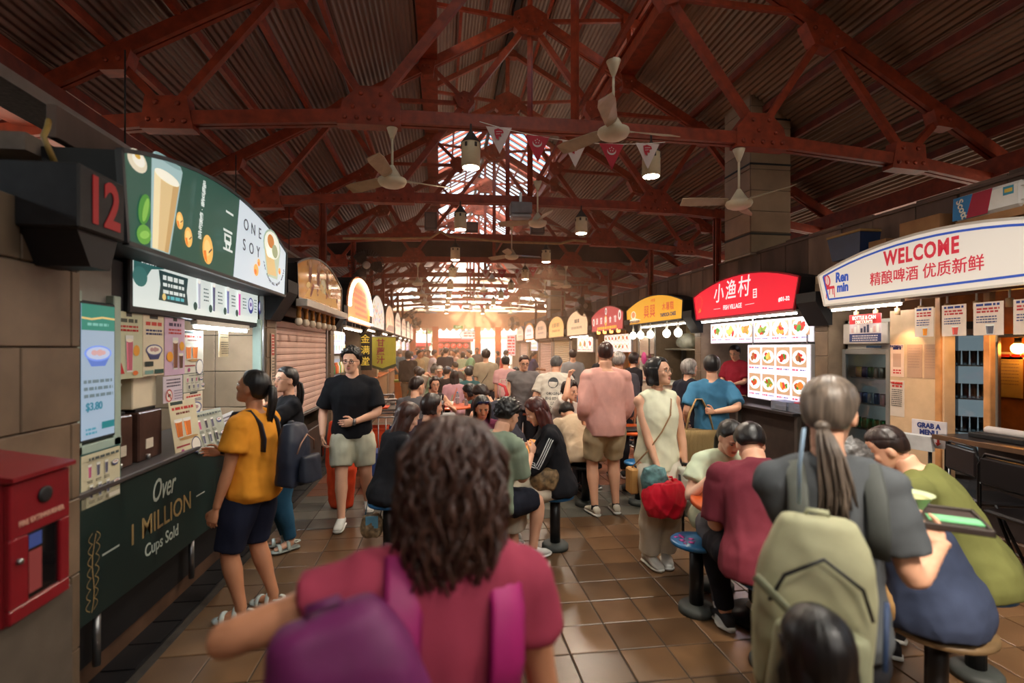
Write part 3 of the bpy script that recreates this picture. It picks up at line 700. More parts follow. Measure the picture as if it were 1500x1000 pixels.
for s, mat in ((-1, SHEETL), (1, SHEETR)):
    me = sheet_mesh(1.25/math.cos(SL), 2.93, mat)
    for k in range(-4, 10):  # bays behind the camera are unseen, roofed to keep daylight out
        y0 = 2.65+2.85*k
        for r, (a, c) in enumerate(rows):
            o = ob('roof_sheet', me, ceil); o.location = (XC+s*a, y0-.04, PZ(a)+.20+.012*(3-r)+.005*(k % 2)); o.rotation_euler = (0, SL if s > 0 else math.pi-SL, 0)
            if s < 0: o.scale = (1, 1, -1)
    mm = sheet_mesh(1.1/math.cos(SL), 2.93, SHEETM)
    for k in range(-4, 10):
        if k in (4, 6, 8, -3, -2, -1, 5, 7, 9): continue                     # open ridge bays let the sky in; unseen near ones added for light
        y0 = 2.65+2.85*k
        for a in (0.0, 1.05):
            o = ob('roof_sheet', mm, ceil); o.location = (XC+s*a, y0-.04, 8.42-.57*a+(.012 if a == 0 else 0)+.005*(k % 2)); o.rotation_euler = (0, SL if s > 0 else math.pi-SL, 0)
    for k in (-3, 5, 7, 9):                            # louvre blades; the unseen rear bay is shaped to soften a sun patch
        b = MB(); q = 1.95/math.cos(SL)
        for i in range(8): b.box(0, q, i*.356, i*.356+.20, -.006, .006)
        o = tag(b.build('louvre_blades', SHEETM, ceil), kind='stuff'); o.location = (XC, 2.65+2.85*k, 8.42); o.rotation_euler = (0, SL if s > 0 else math.pi-SL, 0)
    for k in (-2, -1):                            # unseen bays overhead, made translucent to add soft top light
        for a in (0.0, 1.05): o = ob('fill_light_sheet', sheet_mesh(1.1/math.cos(SL), 2.93, TRANS), ceil); o.location = (XC+s*a, 2.61+2.85*k, 8.42-.57*a+(.012 if a == 0 else 0)+.005*(k % 2)); o.rotation_euler = (0, SL if s > 0 else math.pi-SL, 0)
    # purlins, ridge girders
for s in (-1, 1):
    for d in (2.83, 3.45, 4.03, 4.65, 5.23, 5.85):
        MB().box(-.03, .03, -8.7, 31.0, -.05, .05).build('purlin', REDD if s > 0 else RED, ceil).location = (XC+s*d, 0, PZ(d)+.125)
    for d in (.55, 1.1, 1.85):
        MB().box(-.025, .025, -8.7, 31.0, -.04, .04).build('purlin', RED, ceil).location = (XC+s*d, 0, 8.36-.57*d)
    b = MB(); b.box(-.09, .09, -8.7, 31.0, -.14, .14); b.box(-.14, .14, -8.7, 31.0, -.16, -.13); b.box(-.14, .14, -8.7, 31.0, .13, .16); b.build('ridge_girder', RED, ceil).location = (XC+s*1.66, 0, 6.50)
    b = MB(); b.box(-.06, .06, -8.7, 31.0, -.12, .12); b.box(-.10, .10, -8.7, 31.0, -.13, -.10); b.build('eaves_girder', RED, ceil).location = (XC+s*5.35, 0, 3.95)
MB().box(-.05, .05, -8.7, 31.0, -.08, .08).build('ridge_beam', BLACK, ceil).location = (XC, 0, 8.36)
# glass louvres in the open bay of the ridge
GLS = S(190,215,225, rough=.08, trans=.9, var=0)
for s in (-1, 1):
    for k in range(7):
        b = MB(); b.box(0, 1.95/math.cos(SL), 0, .20, -.004, .004); o = b.build('pane', GLS, ceil); o.location = (XC, 14.15+k*.40, 8.42); o.rotation_euler = (0, SL if s > 0 else math.pi-SL, 0)
        b = MB(); b.box(0, 1.95/math.cos(SL), -.03, .03, -.03, .03); o = b.build('glazing_bar', RED, ceil); o.location = (XC, 14.12+k*.40, 8.41); o.rotation_euler = (0, SL if s > 0 else math.pi-SL, 0)
# steel posts from the stall pillars up to the trusses
for k, y in enumerate(TY):
    for x in (-1.82, 4.78):
        if y < 8 or y > 27: continue
        b = MB(); b.box(-.05, .05, -.02, .02, 0, 1.55); b.box(-.05, -.03, -.05, .05, 0, 1.55); b.box(.03, .05, -.05, .05, 0, 1.55); o = b.build('roof_post', RED, ceil); o.location = (x, y, 2.6)
# fan rail along the middle
MB().box(-.02, .02, 2.65, 28.3, -.025, .025).build('fan_rail', RED, ceil).location = (1.55, 0, 4.42)
# deep dark board across the hall between the fifth truss and the next
b = MB(); b.box(-4.6, 4.6, -.04, .04, 4.22, 4.74); o = tag(b.build('trim_4', S(60,44,40, rough=.8, var=.3, scale=3)), kind='structure'); o.location = (XC, 14.30, 0)
# ---- far end: fascia, orange posts
ORG = S(214,98,44, rough=.6, var=.1)
b = MB(); b.box(-4.0, 7.2, 30.4, 30.6, 2.92, 3.9); tag(b.build('wall_far', S(232,176,132, rough=.8, var=.06)), kind='structure')  # fascia colour warmed to orange for the far-end glow
for x, w_ in ((-1.62, .42), (-.28, .36), (2.2, .34), (3.42, .34), (5.6, .34)):
    b = MB(); b.rbox(x-w_/2, x+w_/2, 30.3, 30.65, 0, 3.0, .01); tag(b.build('column', ORG), kind='structure')

# unseen rear of the hall, walled in to block daylight from behind
b = MB(); b.box(-4.1, -4.0, -8.7, -1.0, 0, 3.7); tag(b.build('wall_left', S(120,104,90, rough=.8)), kind='structure')
b = MB(); b.box(6.95, 7.05, -8.7, -1.0, 0, 3.7); tag(b.build('wall_right', S(120,104,90, rough=.8)), kind='structure')
b = MB(); b.box(-4.1, 7.05, -8.8, -8.7, 0, 6.5); tag(b.build('wall_back_blocker', S(120,104,90, rough=.8)), kind='structure')
b = MB(); b.box(-4.0, 6.95, -8.7, -2.5, -.12, 0); tag(b.build('floor', S(120,90,64, rough=.5, var=.1)), kind='structure')

# haze volume in the far hall, tinted orange to add its glow
hz = bpy.data.materials.new('haze'); hz.use_nodes = True; n_ = hz.node_tree.nodes; n_.remove(n_['Principled BSDF']); vv = n_.new('ShaderNodeVolumePrincipled'); vv.inputs['Density'].default_value = .018; vv.inputs['Color'].default_value = (1, .68, .44, 1); vv.inputs['Anisotropy'].default_value = .25
hz.node_tree.links.new(vv.outputs[0], n_['Material Output'].inputs['Volume'])
b = MB(); b.box(-1.45, 4.40, 9.0, 30.2, .02, 8.0); o = tag(b.build('haze', hz), kind='stuff')
# ================================================================ stalls
LX, RX = -1.70, 4.65                        # front planes of the two rows
RZL, RZR = R(90), R(-90)
NTH = ('first', 'second', 'third', 'fourth', 'fifth', 'sixth', 'seventh', 'eighth', 'ninth')
def fr_loc(side, Y0, Y1, off=0.0):          # frame at the customer's left end of a stretch; local x runs along the front, local y into the stall
    return ((LX-off, Y0, 0), RZL) if side == 'L' else ((RX+off, Y1, 0), RZR)
PITL, PITR = 2.95, 3.05
TILEB = [S(186*k, 160*k, 132*k, rough=.35, var=.10, scale=4) for k in (.95, 1.0, 1.05)]
TILEP = [S(114*k, 95*k, 77*k, rough=.4, var=.16, scale=5) for k in (.92, 1.0, 1.06)]
# back walls and flat tops of the two rows of stalls
for nm, x0, x1 in (('left', -4.1, -4.0), ('right', 6.95, 7.05)):
    b = MB(); b.box(x0, x1, -1.0, 30.2, .1, 3.0); tag(b.build('wall_'+nm, S(170,146,120, rough=.7, var=.15, scale=2)), kind='structure')
for x0, x1 in ((-4.0, -1.86), (4.84, 6.95)):
    b = MB(); b.box(x0, x1, 2.6, 30.2, 2.62, 2.70); tag(b.build('ceiling', S(120,104,92, rough=.8, var=.15)), kind='structure')
def pillar(side, ya, yb, name, near=False):
    """tiled end of the partition between two stalls, with the black console that carries the signs"""
    x0, x1 = (-4.0, LX) if side == 'L' else (RX, 6.95)
    b = MB(); b.box(x0, x1, ya, yb, .1, 2.62); w_ = tag(b.build(name, S(150,130,110, rough=.5, var=.1)), kind='structure')
    sg = 1 if side == 'L' else -1; xf = LX if side == 'L' else RX
    hgt = .30; n = 0
    if near:
        for k in range(8):
            m = TILEP[k % 3]; t = MB(); t.rbox(min(xf, xf+sg*.012), max(xf, xf+sg*.012), ya+.004, yb-.004, .13+k*hgt, .13+(k+1)*hgt-.008, .003); t.build('tile', m, w_)
    # console
    yc = (ya+yb)/2; b = MB(); P = [(0, 2.40), (.22, 2.40), (.22, 2.28), (.05, 2.00), (0, 2.00)]
    P = [(xf+sg*a, z) for a, z in P]; P = P if sg < 0 else P[::-1]
    wd = .17; b.prism([(x, z) for x, z in P], yc-wd, yc+wd); b.build('console', BLACK, w_)
    return w_
pl_l = []
for k in range(10):
    y = 5.32+PITL*k if k else 5.32; pillar('L', y, y+.28, 'wall_left', k < 3)
for k in range(10): pillar('R', 5.60+PITR*k, 5.82+PITR*k, 'wall_right', k < 3)
# partition faces seen through the first opening are clad in large tiles
b = MB(); b.box(-4.0, -1.75, 5.27, 5.32, .1, 2.62); pw = tag(b.build('wall_left', GROUT), kind='structure')
for i in range(6):
    for j in range(7):
        t = MB(); t.rbox(-1.76-(i+1)*.38+.003, -1.76-i*.38-.003, 5.255, 5.272, .12+j*.345+.003, .12+(j+1)*.345-.003, .003); t.build('tile', TILEB[(i*3+j) % 3], pw)

def arch_pts(W, zb, ze, zm, inset=.05, n=14, kind='low'):
    if kind == 'semi':
        return [(inset, zb), (W-inset, zb)] + [(W/2+(W/2-.02)*math.cos(math.pi*i/n), ze+(zm-ze)*math.sin(math.pi*i/n)) for i in range(n+1)]
    c = (W/2)**2/(2*(zm-ze))-(zm-ze)/2; r = c+(zm-ze); P = [(inset, zb), (W-inset, zb)]
    a0 = math.asin((W/2)/r)
    return P + [(W/2+r*math.sin(a), zm-r+r*math.cos(a)) for a in np.linspace(a0, -a0, n)]
def sign(side, Y0, Y1, label, face, lit=1.0, zb=2.22, ze=2.62, zm=2.84, kind='low', frame=BLACK, depth=.34, name='stall_sign', inset=.05, grp='arched signs over the stalls', fw=.022):
    W = Y1-Y0; loc = ((-1.50, Y0, 0), RZL) if side == 'L' else ((4.45, Y1, 0), RZR)
    t = thing(name, label, 'sign', loc[0], loc[1], grp)
    P = arch_pts(W, zb, ze, zm, inset, kind=kind)
    MB().prism(P, .012, depth).build('housing', BLACK, t)
    MB().prism(P, .000, .012).build('face_panel', face, t)
    b = MB(); n = len(P)
    for i in range(n):
        a, c = P[i], P[(i+1) % n]; b.beam((a[0], .006, a[1]), (c[0], .006, c[1]), .030, fw)
    b.build('frame', frame, t)
    return t, W
def tube_light(side, ya, yb, x, z, s=14, col=(255, 246, 232), label=None, up=.09):
    t = thing('tube_light', label, 'light', (x, (ya+yb)/2, z), 0, 'tube lights under the stall signs'); L = (yb-ya)/2
    MB().rbox(-.025, .025, -L, L, .012, .05, .004).build('fitting', WHITE, t); [MB().tube([(0, q, .045), (0, q, up)], .008, 6).build('hanger', WHITE, t) for q in (-L*.7, L*.7)]
    MB().tube([(0, -L+.02, 0), (0, L-.02, 0)], .013, 8).build('tube', EM(*col, s*2), t)
    return t

# ---- printed pictures
PC = {}
def c(r, g, b): return S(r, g, b, rough=.5, var=0)
INK = c(40,42,48); INKG = c(30,74,68); PAPER = c(226,220,204); INKR = c(190,50,44)
def food(f, x, z, r, rg, P=c, plate=(240,238,232)):
    f.ell(x, z, r, r*.72, P(*plate)); f.ell(x, z, r*.84, r*.58, P(*[int(v*.94) for v in plate]))
    base = rg.choice([(206,120,50),(188,70,40),(120,140,50),(226,180,90),(160,90,50),(210,60,50)])
    for i in range(13):
        k = rg.uniform(.7, 1.2); a = rg.uniform(0, 6.28); q = rg.uniform(0, .58)
        cc = rg.choice([base, base, tuple(min(255, int(v*k)) for v in base), (70,130,50), (222,150,60), (180,40,36)])
        f.ell(x+math.cos(a)*q*r, z+math.sin(a)*q*r*.6, r*rg.uniform(.18,.38), r*rg.uniform(.12,.26), P(*cc), 9, rg.uniform(0, 3))
def glass(f, x, z, w, h, body, P=c, foam=(240,234,220)):
    f.poly([(x-w*.38, z), (x+w*.38, z), (x+w*.5, z+h), (x-w*.5, z+h)], P(222,226,224)); f.poly([(x-w*.34, z+h*.04), (x+w*.34, z+h*.04), (x+w*.44, z+h*.86), (x-w*.44, z+h*.86)], P(*body)); f.ell(x, z+h*.86, w*.44, h*.05, P(*foam)); f.poly([(x-w*.30, z+h*.08), (x-w*.16, z+h*.08), (x-w*.24, z+h*.8), (x-w*.38, z+h*.8)], P(*[min(255, int(v*1.2)+12) for v in body]))
def bowl(f, x, z, r, rim=(70,86,140), fill=(236,232,222), P=c):
    f.poly([(x-r, z), (x-r*.5, z-r*.62), (x+r*.5, z-r*.62), (x+r, z)], P(*rim)); f.ell(x, z, r, r*.38, P(*[min(255, v+30) for v in rim])); f.ell(x, z, r*.86, r*.30, P(*fill))
    for dx, q in ((-.3, .22), (.1, .26), (.35, .18)): f.ell(x+dx*r, z+.03*r, r*q, r*q*.6, P(190,150,150))
def poster(label, loc, rz, w, h, draw, paper=(226,220,204), name='menu_poster', cat='poster', group=None, tilt=0, thick=.004, border=None):
    t = thing(name, label, cat, loc, rz, group); t.rotation_euler = (R(tilt), 0, rz)
    MB().rbox(-w/2, w/2, 0, thick, 0, h, .0012).build('card', S(*paper, rough=.45, var=.04, scale=12), t)
    if border: b = MB(); b.rbox(-w/2-.008, w/2+.008, .001, thick+.006, -.008, .0, .002); b.rbox(-w/2-.008, w/2+.008, .001, thick+.006, h, h+.008, .002); b.rbox(-w/2-.008, -w/2, .001, thick+.006, -.008, h+.008, .002); b.rbox(w/2, w/2+.008, .001, thick+.006, -.008, h+.008, .002); b.build('frame', border, t)
    f = Flat(-.0006); draw(f, w, h, t); f.build('picture_print', t)
    return t
def PL(Y0, Y1, z0, x=-1.78): return (x, (Y0+Y1)/2, z0)

# ================================================================ left, first stall: soy drinks
GREEN = srgb(24,58,50)
tS, W = sign('L', 2.66, 5.30, 'curved dark green and white drinks sign with a tall glass of soy milk', EM(33,74,62,.95), zb=2.23, ze=2.66, zm=2.86, frame=S(60,62,66, rough=.4, var=0))
f = Flat(-.001, .0003); E_ = lambda r, g, b: EM(r, g, b, .95)
top = lambda x: 2.86-1.0*((x-W/2)/(W/2))**2*.20-.015
f.poly([(1.33, 2.245), (W-.075, 2.245), (W-.03, 2.64)]+[(x, top(x)) for x in np.linspace(W-.04, 1.45, 9)], E_(196,206,214))
f.poly([(.25, 2.245), (.44, 2.245), (.585, 2.75), (.56, 2.775), (.29, 2.765), (.26, 2.74)], E_(150,176,176))
f.poly([(.265, 2.25), (.425, 2.25), (.545, 2.66), (.285, 2.66)], E_(206,178,128)); f.poly([(.265, 2.25), (.32, 2.25), (.35, 2.66), (.285, 2.66)], E_(226,206,162)); f.poly([(.385, 2.25), (.425, 2.25), (.545, 2.66), (.48, 2.66)], E_(186,150,98))
f.ell(.415, 2.665, .13, .03, E_(232,226,206)); f.ell(.425, 2.76, .14, .018, E_(120,150,150))
f.ell(.13, 2.655, .085, .055, E_(206,196,172)); f.ell(.14, 2.665, .055, .035, E_(226,220,204)); f.ell(.13, 2.68, .025, .014, E_(190,150,60))
f.ell(.19, 2.43, .05, .085, E_(62,128,44), 18, -.35); f.ell(.20, 2.43, .022, .07, E_(120,170,70), 14, -.35); f.ell(.185, 2.30, .065, .05, E_(92,150,56), 18, .3); f.ell(.19, 2.30, .045, .02, E_(130,180,80), 14, .3)
for x, z, r in ((.545, 2.46, .050), (.645, 2.385, .060), (.90, 2.36, .095)):
    f.ell(x, z, r*.8, r, E_(232,178,92)); f.ell(x-.08*r, z+.1*r, r*.48, r*.55, E_(240,196,120)); f.poly([(x-r*.7, z-r*.2), (x-r*.3, z-r*.1), (x-.1*r, z-r*.92), (x-r*.5, z-r*.72)], E_(226,120,40)); f.line([(x+.1*r, z-.2*r), (x+.6*r, z+.15*r)], r*.12, E_(70,56,44))
x, z, r = 2.18, 2.58, .24
f.ell(x, z+.05, r*.98, r*.62, E_(150,168,150)); f.poly([(x-r*.95, z+.05), (x-r*.6, z-r*.95), (x+r*.6, z-r*.95), (x+r*.95, z+.05)], E_(176,186,164)); f.poly([(x-r*.8, z-.0), (x-r*.5, z-r*.88), (x+r*.5, z-r*.84), (x+r*.2, z-.04)], E_(206,176,122)); f.ell(x, z+.06, r*.86, r*.5, E_(222,224,206)); f.ell(x-.04, z+.09, .09, .06, E_(190,120,60)); f.ell(x+.07, z+.02, .08, .06, E_(150,156,120)); f.ell(x-.09, z-.02, .07, .04, E_(240,238,226))
for x, z, r in ((1.77, 2.36, .055), (1.83, 2.43, .035), (2.38, 2.44, .035)): f.ell(x, z, r, r*.9, E_(232,170,90)); f.ell(x-.3*r, z-.3*r, r*.5, r*.4, E_(226,120,50))
f.build('picture_print', tS)
wl_ = E_(206,212,206)
text('豆', .17, wl_, tS, 1.16, 2.46, -.03, bold=.002); text('一', .13, wl_, tS, 1.19, 2.66, -.03, bold=.002)
for i, ch in enumerate('品味豆香·健康生活'): text(ch, .046, wl_, tS, .80-.008*i, 2.75-.042*i, -.03, bold=.0008)
dk = E_(40,46,50)
for s_, x, z in (('O', 1.50, 2.66), ('N', 1.65, 2.66), ('E', 1.80, 2.66), ('S', 1.46, 2.50), ('O', 1.61, 2.50), ('Y', 1.76, 2.50)): text(s_, .125, dk, tS, x, z, -.03)
for i, a in enumerate(np.linspace(-2.7, -.4, 22)): text('SOY PUDDING MADE FRESH'[i], .036, dk, tS, 2.17+.30*math.cos(a), 2.56+.27*math.sin(a), -.03, ang=-math.degrees(a)-90, res=1)
# numbered black box beside it
t = thing('number_box', 'black wooden box with a red 12 beside the green drinks sign', 'sign', (-1.42, 2.40, 2.20), RZL)
MB().rbox(-.15, .15, 0, .30, 0, .26, .008).build('box', S(34,33,34, rough=.6, var=.25, scale=14), t)
text('12', .27, S(170,24,30, rough=.5, var=0, emit=.25), t, 0, .125, -.003, bold=.008, sx=.82)
b = MB(); b.prism([(.02, 0), (.30, 0), (.30, -.10), (.16, -.20), (.02, -.20)], 2.28-2.40, 2.42-2.40); 
MB().prism([(-.13, 0), (.13, 0), (.08, -.14), (-.05, -.14)], .02, .30).build('console', BLACK, t)
MB().tube([(-.10, .12, .27), (-.13, .14, .36), (-.02, .2, .44), (.06, .25, .50)], .011, 8).build('conduit', S(150,120,60, rough=.5), t)
# near wall of the row, tiled
b = MB(); b.box(-4.0, -1.66, .3, 2.62, .0, 2.32); wn = tag(b.build('wall_left', GROUT), kind='structure')
for j, (z0, z1) in enumerate([(k*.345, (k+1)*.345) for k in range(7)]):
    y = .32 - (.0 if j % 2 else .28)
    while y < 2.62:
        a, c_ = max(y, .3), min(y+.56, 2.62)
        if c_-a > .03: t = MB(); t.rbox(-1.665, -1.646, a+.003, c_-.003, z0+.003, min(z1, 2.32)-.003, .004); t.build('tile', TILEP[(j+int(y*7)) % 3], wn)
        y += .56
for i in range(2):
    for j in range(7): t = MB(); t.rbox(-1.66-.56*(i+1)+.003, -1.66-.56*i-.003, .285, .302, j*.345+.003, (j+1)*.345-.003, .004); t.build('tile', TILEP[(i+j) % 3], wn)
# pale strip above the opening, window frame and lit menu box
MINT = S(168,188,176, rough=.4, var=.05)
fx = thing('shopfront', 'pale green framed shopfront of the soy drinks stall', 'shopfront', (LX, 2.62, 0), RZL)
b = MB(); b.box(0, .42, .06, .14, 1.03, 2.21); b.build('side_panel', S(160,158,150, rough=.5, var=.06), fx)
b = MB(); b.box(.42, 2.70, .09, .14, 1.92, 2.21); b.build('head_panel', S(52,54,58, rough=.5, var=.08), fx)
for x in (.10, .405, 2.66):
    MB().rbox(x-.03, x+.03, .02, .10, 1.02, 2.0, .004).build('mullion', MINT, fx)
MB().rbox(.07, .44, .02, .10, 1.20, 1.245, .004).build('rail', MINT, fx)
MB().rbox(2.655, 2.70, .0, .05, 1.02, 2.25, .006).build('mullion', STEEL, fx)
t = thing('menu_lightbox', 'long lit menu box with drinks under the green sign', 'sign', (-1.76, 3.20, 1.925), RZL)
MB().rbox(0, 2.36, 0, .09, 0, .40, .008).build('case', S(38,40,44, rough=.5, var=.05), t)
MB().box(.035, 2.325, -.003, .0, .04, .36).build('lit_panel', EM(206,214,208,1.0), t)
f = Flat(-.004); G_ = lambda r, g, b: EM(r, g, b, 1.0)
f.poly([(.035, .36), (.42, .36), (.36, .30), (.22, .28), (.16, .22), (.035, .20)], G_(40,88,86)); f.ell(.10, .22, .075, .06, G_(52,104,100))
f.poly([(.30, .10), (.68, .095), (.66, .19), (.68, .285), (.30, .29), (.32, .2)], G_(34,60,62))
rg = random.Random(3)
for k, hh in enumerate((.03, .022, .022)): f.rows(.35, .63, .25-k*.045, 1, .04, hh, G_(206,214,208), rg)
f.ell(.36, .125, .022, .022, G_(220,190,120)); f.rows(.40, .62, .125, 1, .04, .022, G_(90,170,176), rg)
for x, col in ((.84, (170,172,184)), (1.08, (90,92,118)), (1.34, (112,116,160)), (1.58, (206,84,160))): glass(f, x, .075, .055, .24, col, G_); f.ell(x-.06, .10, .03, .03, G_(36,70,66)); f.rows(x+.07, x+.15, .24, 4, .028, .010, G_(70,76,86), rg)
for x in (1.84, 2.10): f.ell(x, .19, .065, .075, G_(64,66,130)); f.ell(x, .20, .048, .052, G_(206,206,222)); f.ell(x, .20, .022, .02, G_(110,80,140)); f.rows(x+.085, x+.15, .25, 5, .028, .010, G_(70,76,86), rg)
f.poly([(2.22, .04), (2.325, .04), (2.325, .13), (2.27, .10)], G_(40,88,86)); f.build('picture_print', t)
text('ONE SOY', .045, EM(230,234,230,1), t, .17, .315, -.016, sx=.9)
tube_light('L', 4.02, 5.05, -1.78, 1.88, 70, (240,250,255), 'white tube light under the soy drinks menu box')
# screen on the side panel
t = thing('display_screen', 'upright lit screen with a blue bowl and $3.80 price', 'screen', (-1.72, 2.86, 1.255), RZL)
MB().rbox(-.135, .145, 0, .04, 0, .70, .006).build('case', S(30,44,50, rough=.4, var=0), t)
MB().box(-.122, .132, -.002, 0, .016, .684).build('lit_panel', EM(142,160,178,.95), t)
f = Flat(-.003); G_ = lambda r, g, b: EM(r, g, b, .95)
f.rect(-.122, .132, .555, .684, G_(40,120,104)); f.line([(-.122, .615), (-.05, .61), (.03, .622), (.132, .618)], .010, G_(206,176,112)); f.rows(-.08, .08, .585, 1, .03, .014, G_(110,170,160), rg)
bowl(f, 0, .44, .105, (84,112,186), (170,180,206), G_); f.rows(-.11, .11, .30, 3, .035, .016, G_(96,112,118), rg); f.rect(.02, .12, .055, .09, G_(30,110,116)); f.rows(-.10, -.02, .065, 2, .02, .010, G_(60,130,150), rg)
f.build('picture_print', t); text('$3.80', .055, EM(46,110,128,1), t, -.04, .175, -.010, bold=.001)
def dr_drink(body, col2, title=(70,80,70), extra=True):
    def d(f, w, h, t):
        rg = random.Random(int(w*1e4)); f.rect(-.05*w*2, .05*w*2, h*.93, h*.99, c(36,40,42)); f.rows(-w*.3, w*.3, h*.87, 1, .02, h*.055, c(*title), rg); f.rows(-w*.32, w*.32, h*.78, 2, h*.055, h*.03, INKR, rg)
        glass(f, 0, h*.10, w*.28, h*.55, body)
        if extra: f.ell(w*.25, h*.42, w*.12, w*.12, c(226,160,60)); f.poly([(-w*.42, h*.08), (-w*.30, h*.25), (-w*.18, h*.08)], c(190,40,40)); f.rows(-w*.46, -w*.40, h*.6, 8, h*.035, h*.018, INK, rg); f.ell(w*.2, h*.08, w*.1, w*.05, c(222,120,60))
    return d
def dr_bowl(f, w, h, t):
    rg = random.Random(5); f.rect(-w*.2, w*.2, h*.93, h*.99, c(36,40,42)); f.rows(-w*.38, w*.38, h*.85, 1, .02, h*.06, c(200,70,60), rg); f.rows(-w*.38, w*.38, h*.74, 2, h*.055, h*.03, c(50,60,110), rg); bowl(f, 0, h*.42, w*.40, (58,66,112)); f.rect(-w*.45, -w*.05, h*.155, h*.235, c(34,50,50)); f.rect(-w*.45, -w*.06, h*.03, h*.09, c(120,160,150)); f.rect(w*.0, w*.45, h*.03, h*.10, INKG)
def dr_tea(f, w, h, t):
    rg = random.Random(8); f.rect(-w*.45, 0, h*.93, h*.99, c(36,56,54)); f.rows(-w*.42, w*.4, h*.86, 1, .02, h*.05, INKR, rg); f.rows(-w*.3, w*.2, h*.77, 1, .02, h*.035, c(120,60,50), rg)
    for x in (-.26, .06): glass(f, x*w, h*.33, w*.30, h*.34, (212,118,50))
    f.ell(w*.05, h*.30, w*.36, h*.03, c(176,140,90)); f.rect(-w*.45, w*.05, h*.16, h*.19, c(150,50,60)); f.ell(-w*.25, h*.08, w*.06, w*.05, c(170,80,130)); f.ell(w*.28, h*.13, w*.19, w*.19, c(60,70,110)); f.ell(w*.28, h*.13, w*.165, w*.165, c(232,230,222))
def dr_menu(f, w, h, t):
    rg = random.Random(9)
    for j in (0, 1):
        for i in range(3): x = -w*.30+i*w*.20; glass(f, x, h*(.55-.38*j), w*.09, h*.26, rg.choice([(92,92,110),(60,56,66),(120,124,160),(186,90,130)])); f.rows(x-w*.07, x+w*.07, h*(.50-.38*j), 2, h*.03, h*.014, INK, rg)
        bowl(f, w*.33, h*(.72-.38*j), w*.10, (70,76,120))
    f.rows(-w*.4, w*.4, h*.92, 1, .02, h*.05, c(80,90,90), rg); f.rect(w*.1, w*.4, h*.06, h*.14, PAPER)
def dr_nocard(f, w, h, t):
    rg = random.Random(4); f.rows(-w*.36, w*.36, h*.86, 3, h*.12, h*.05, c(70,60,84), rg); f.ell(-w*.25, h*.27, w*.17, w*.17, INKR); f.ell(-w*.25, h*.27, w*.135, w*.135, c(226,222,214)); f.rect(-w*.32, -w*.18, h*.22, h*.33, INK); f.line([(-w*.36, h*.27+w*.11), (-w*.14, h*.27-w*.11)], w*.03, INKR); f.rows(0, w*.42, h*.42, 4, h*.1, h*.035, c(120,110,140), rg)
def dr_sheet(f, w, h, t):
    rg = random.Random(6); f.rect(-w*.2, w*.2, h*.92, h*.98, c(36,40,42)); f.rows(-w*.38, w*.38, h*.82, 5, h*.07, h*.028, c(90,84,70), rg); f.rows(-w*.38, w*.38, h*.40, 6, h*.06, h*.03, c(110,104,90), rg)
gp = 'posters hung across the soy drinks counter'
poster('hanging poster of a pink watermelon drink, above the beige boxes', PL(3.10, 3.37, 1.545), RZL, .27, .385, dr_drink((190,100,120), 0), (196,200,170), group=gp)
poster('hanging poster of a blue bowl dessert beside the pink drink poster', PL(3.375, 3.61, 1.55), RZL, .235, .38, dr_bowl, (222,212,186), group=gp)
def dr_coffee(f, w, h, t):
    dr_drink((120,76,58), 0, (60,40,80), False)(f, w, h, t); glass(f, w*.28, h*.10, w*.24, h*.28, (90,54,44)); f.ell(w*.32, h*.50, w*.12, w*.12, c(232,170,60)); f.ell(-w*.28, h*.32, w*.15, w*.13, c(232,160,50))
poster('lilac hanging poster of coffee drinks above the no-cards notice', PL(3.615, 3.89, 1.54), RZL, .265, .39, dr_coffee, (206,176,204), group=gp)
poster('upper poster of two amber iced teas priced 3 dollars', PL(3.90, 4.22, 1.54, -1.80), RZL, .31, .31, dr_tea, (214,214,200), group=gp)
poster('framed menu card of small glasses under the amber tea poster', PL(3.91, 4.21, 1.405, -1.80), RZL, .30, .13, dr_menu, (206,206,190), group=gp, border=INKG)
poster('lower poster of a blue bowl behind the leaning plastic menu', PL(3.91, 4.21, 1.20, -1.80), RZL, .29, .20, dr_bowl, (222,212,190), group=gp)
poster('small no-cards notice with a red crossed circle under the lilac poster', PL(3.60, 3.86, 1.36), RZL, .25, .175, dr_nocard, (216,206,220), group=gp)
poster('tall amber tea poster leaning out over the counter edge', (-1.70, 3.78, 1.00), RZL-.1, .30, .37, dr_tea, (214,208,178), group=gp, tilt=-8)
poster('plastic-covered menu of glasses propped on the counter', (-1.66, 4.08, .985), RZL-.1, .40, .275, dr_menu, (176,180,164), group=gp, tilt=-14, border=S(170,176,172, rough=.15, var=0))
poster('white no-cards notice propped on the counter next to the plastic menu', (-1.67, 4.44, .99), RZL+.1, .34, .21, dr_nocard, (214,214,218), group=gp, tilt=-12)
poster('narrow order sheet hanging in front of the beige wall tiles', PL(4.44, 4.64, 1.65), RZL, .19, .30, dr_sheet, (222,206,168), group=gp)
poster('cream menu sheet of glasses below the lit screen', PL(2.71, 3.01, .94, -1.70), RZL, .30, .26, dr_menu, (206,200,170), group=gp, border=INKG)
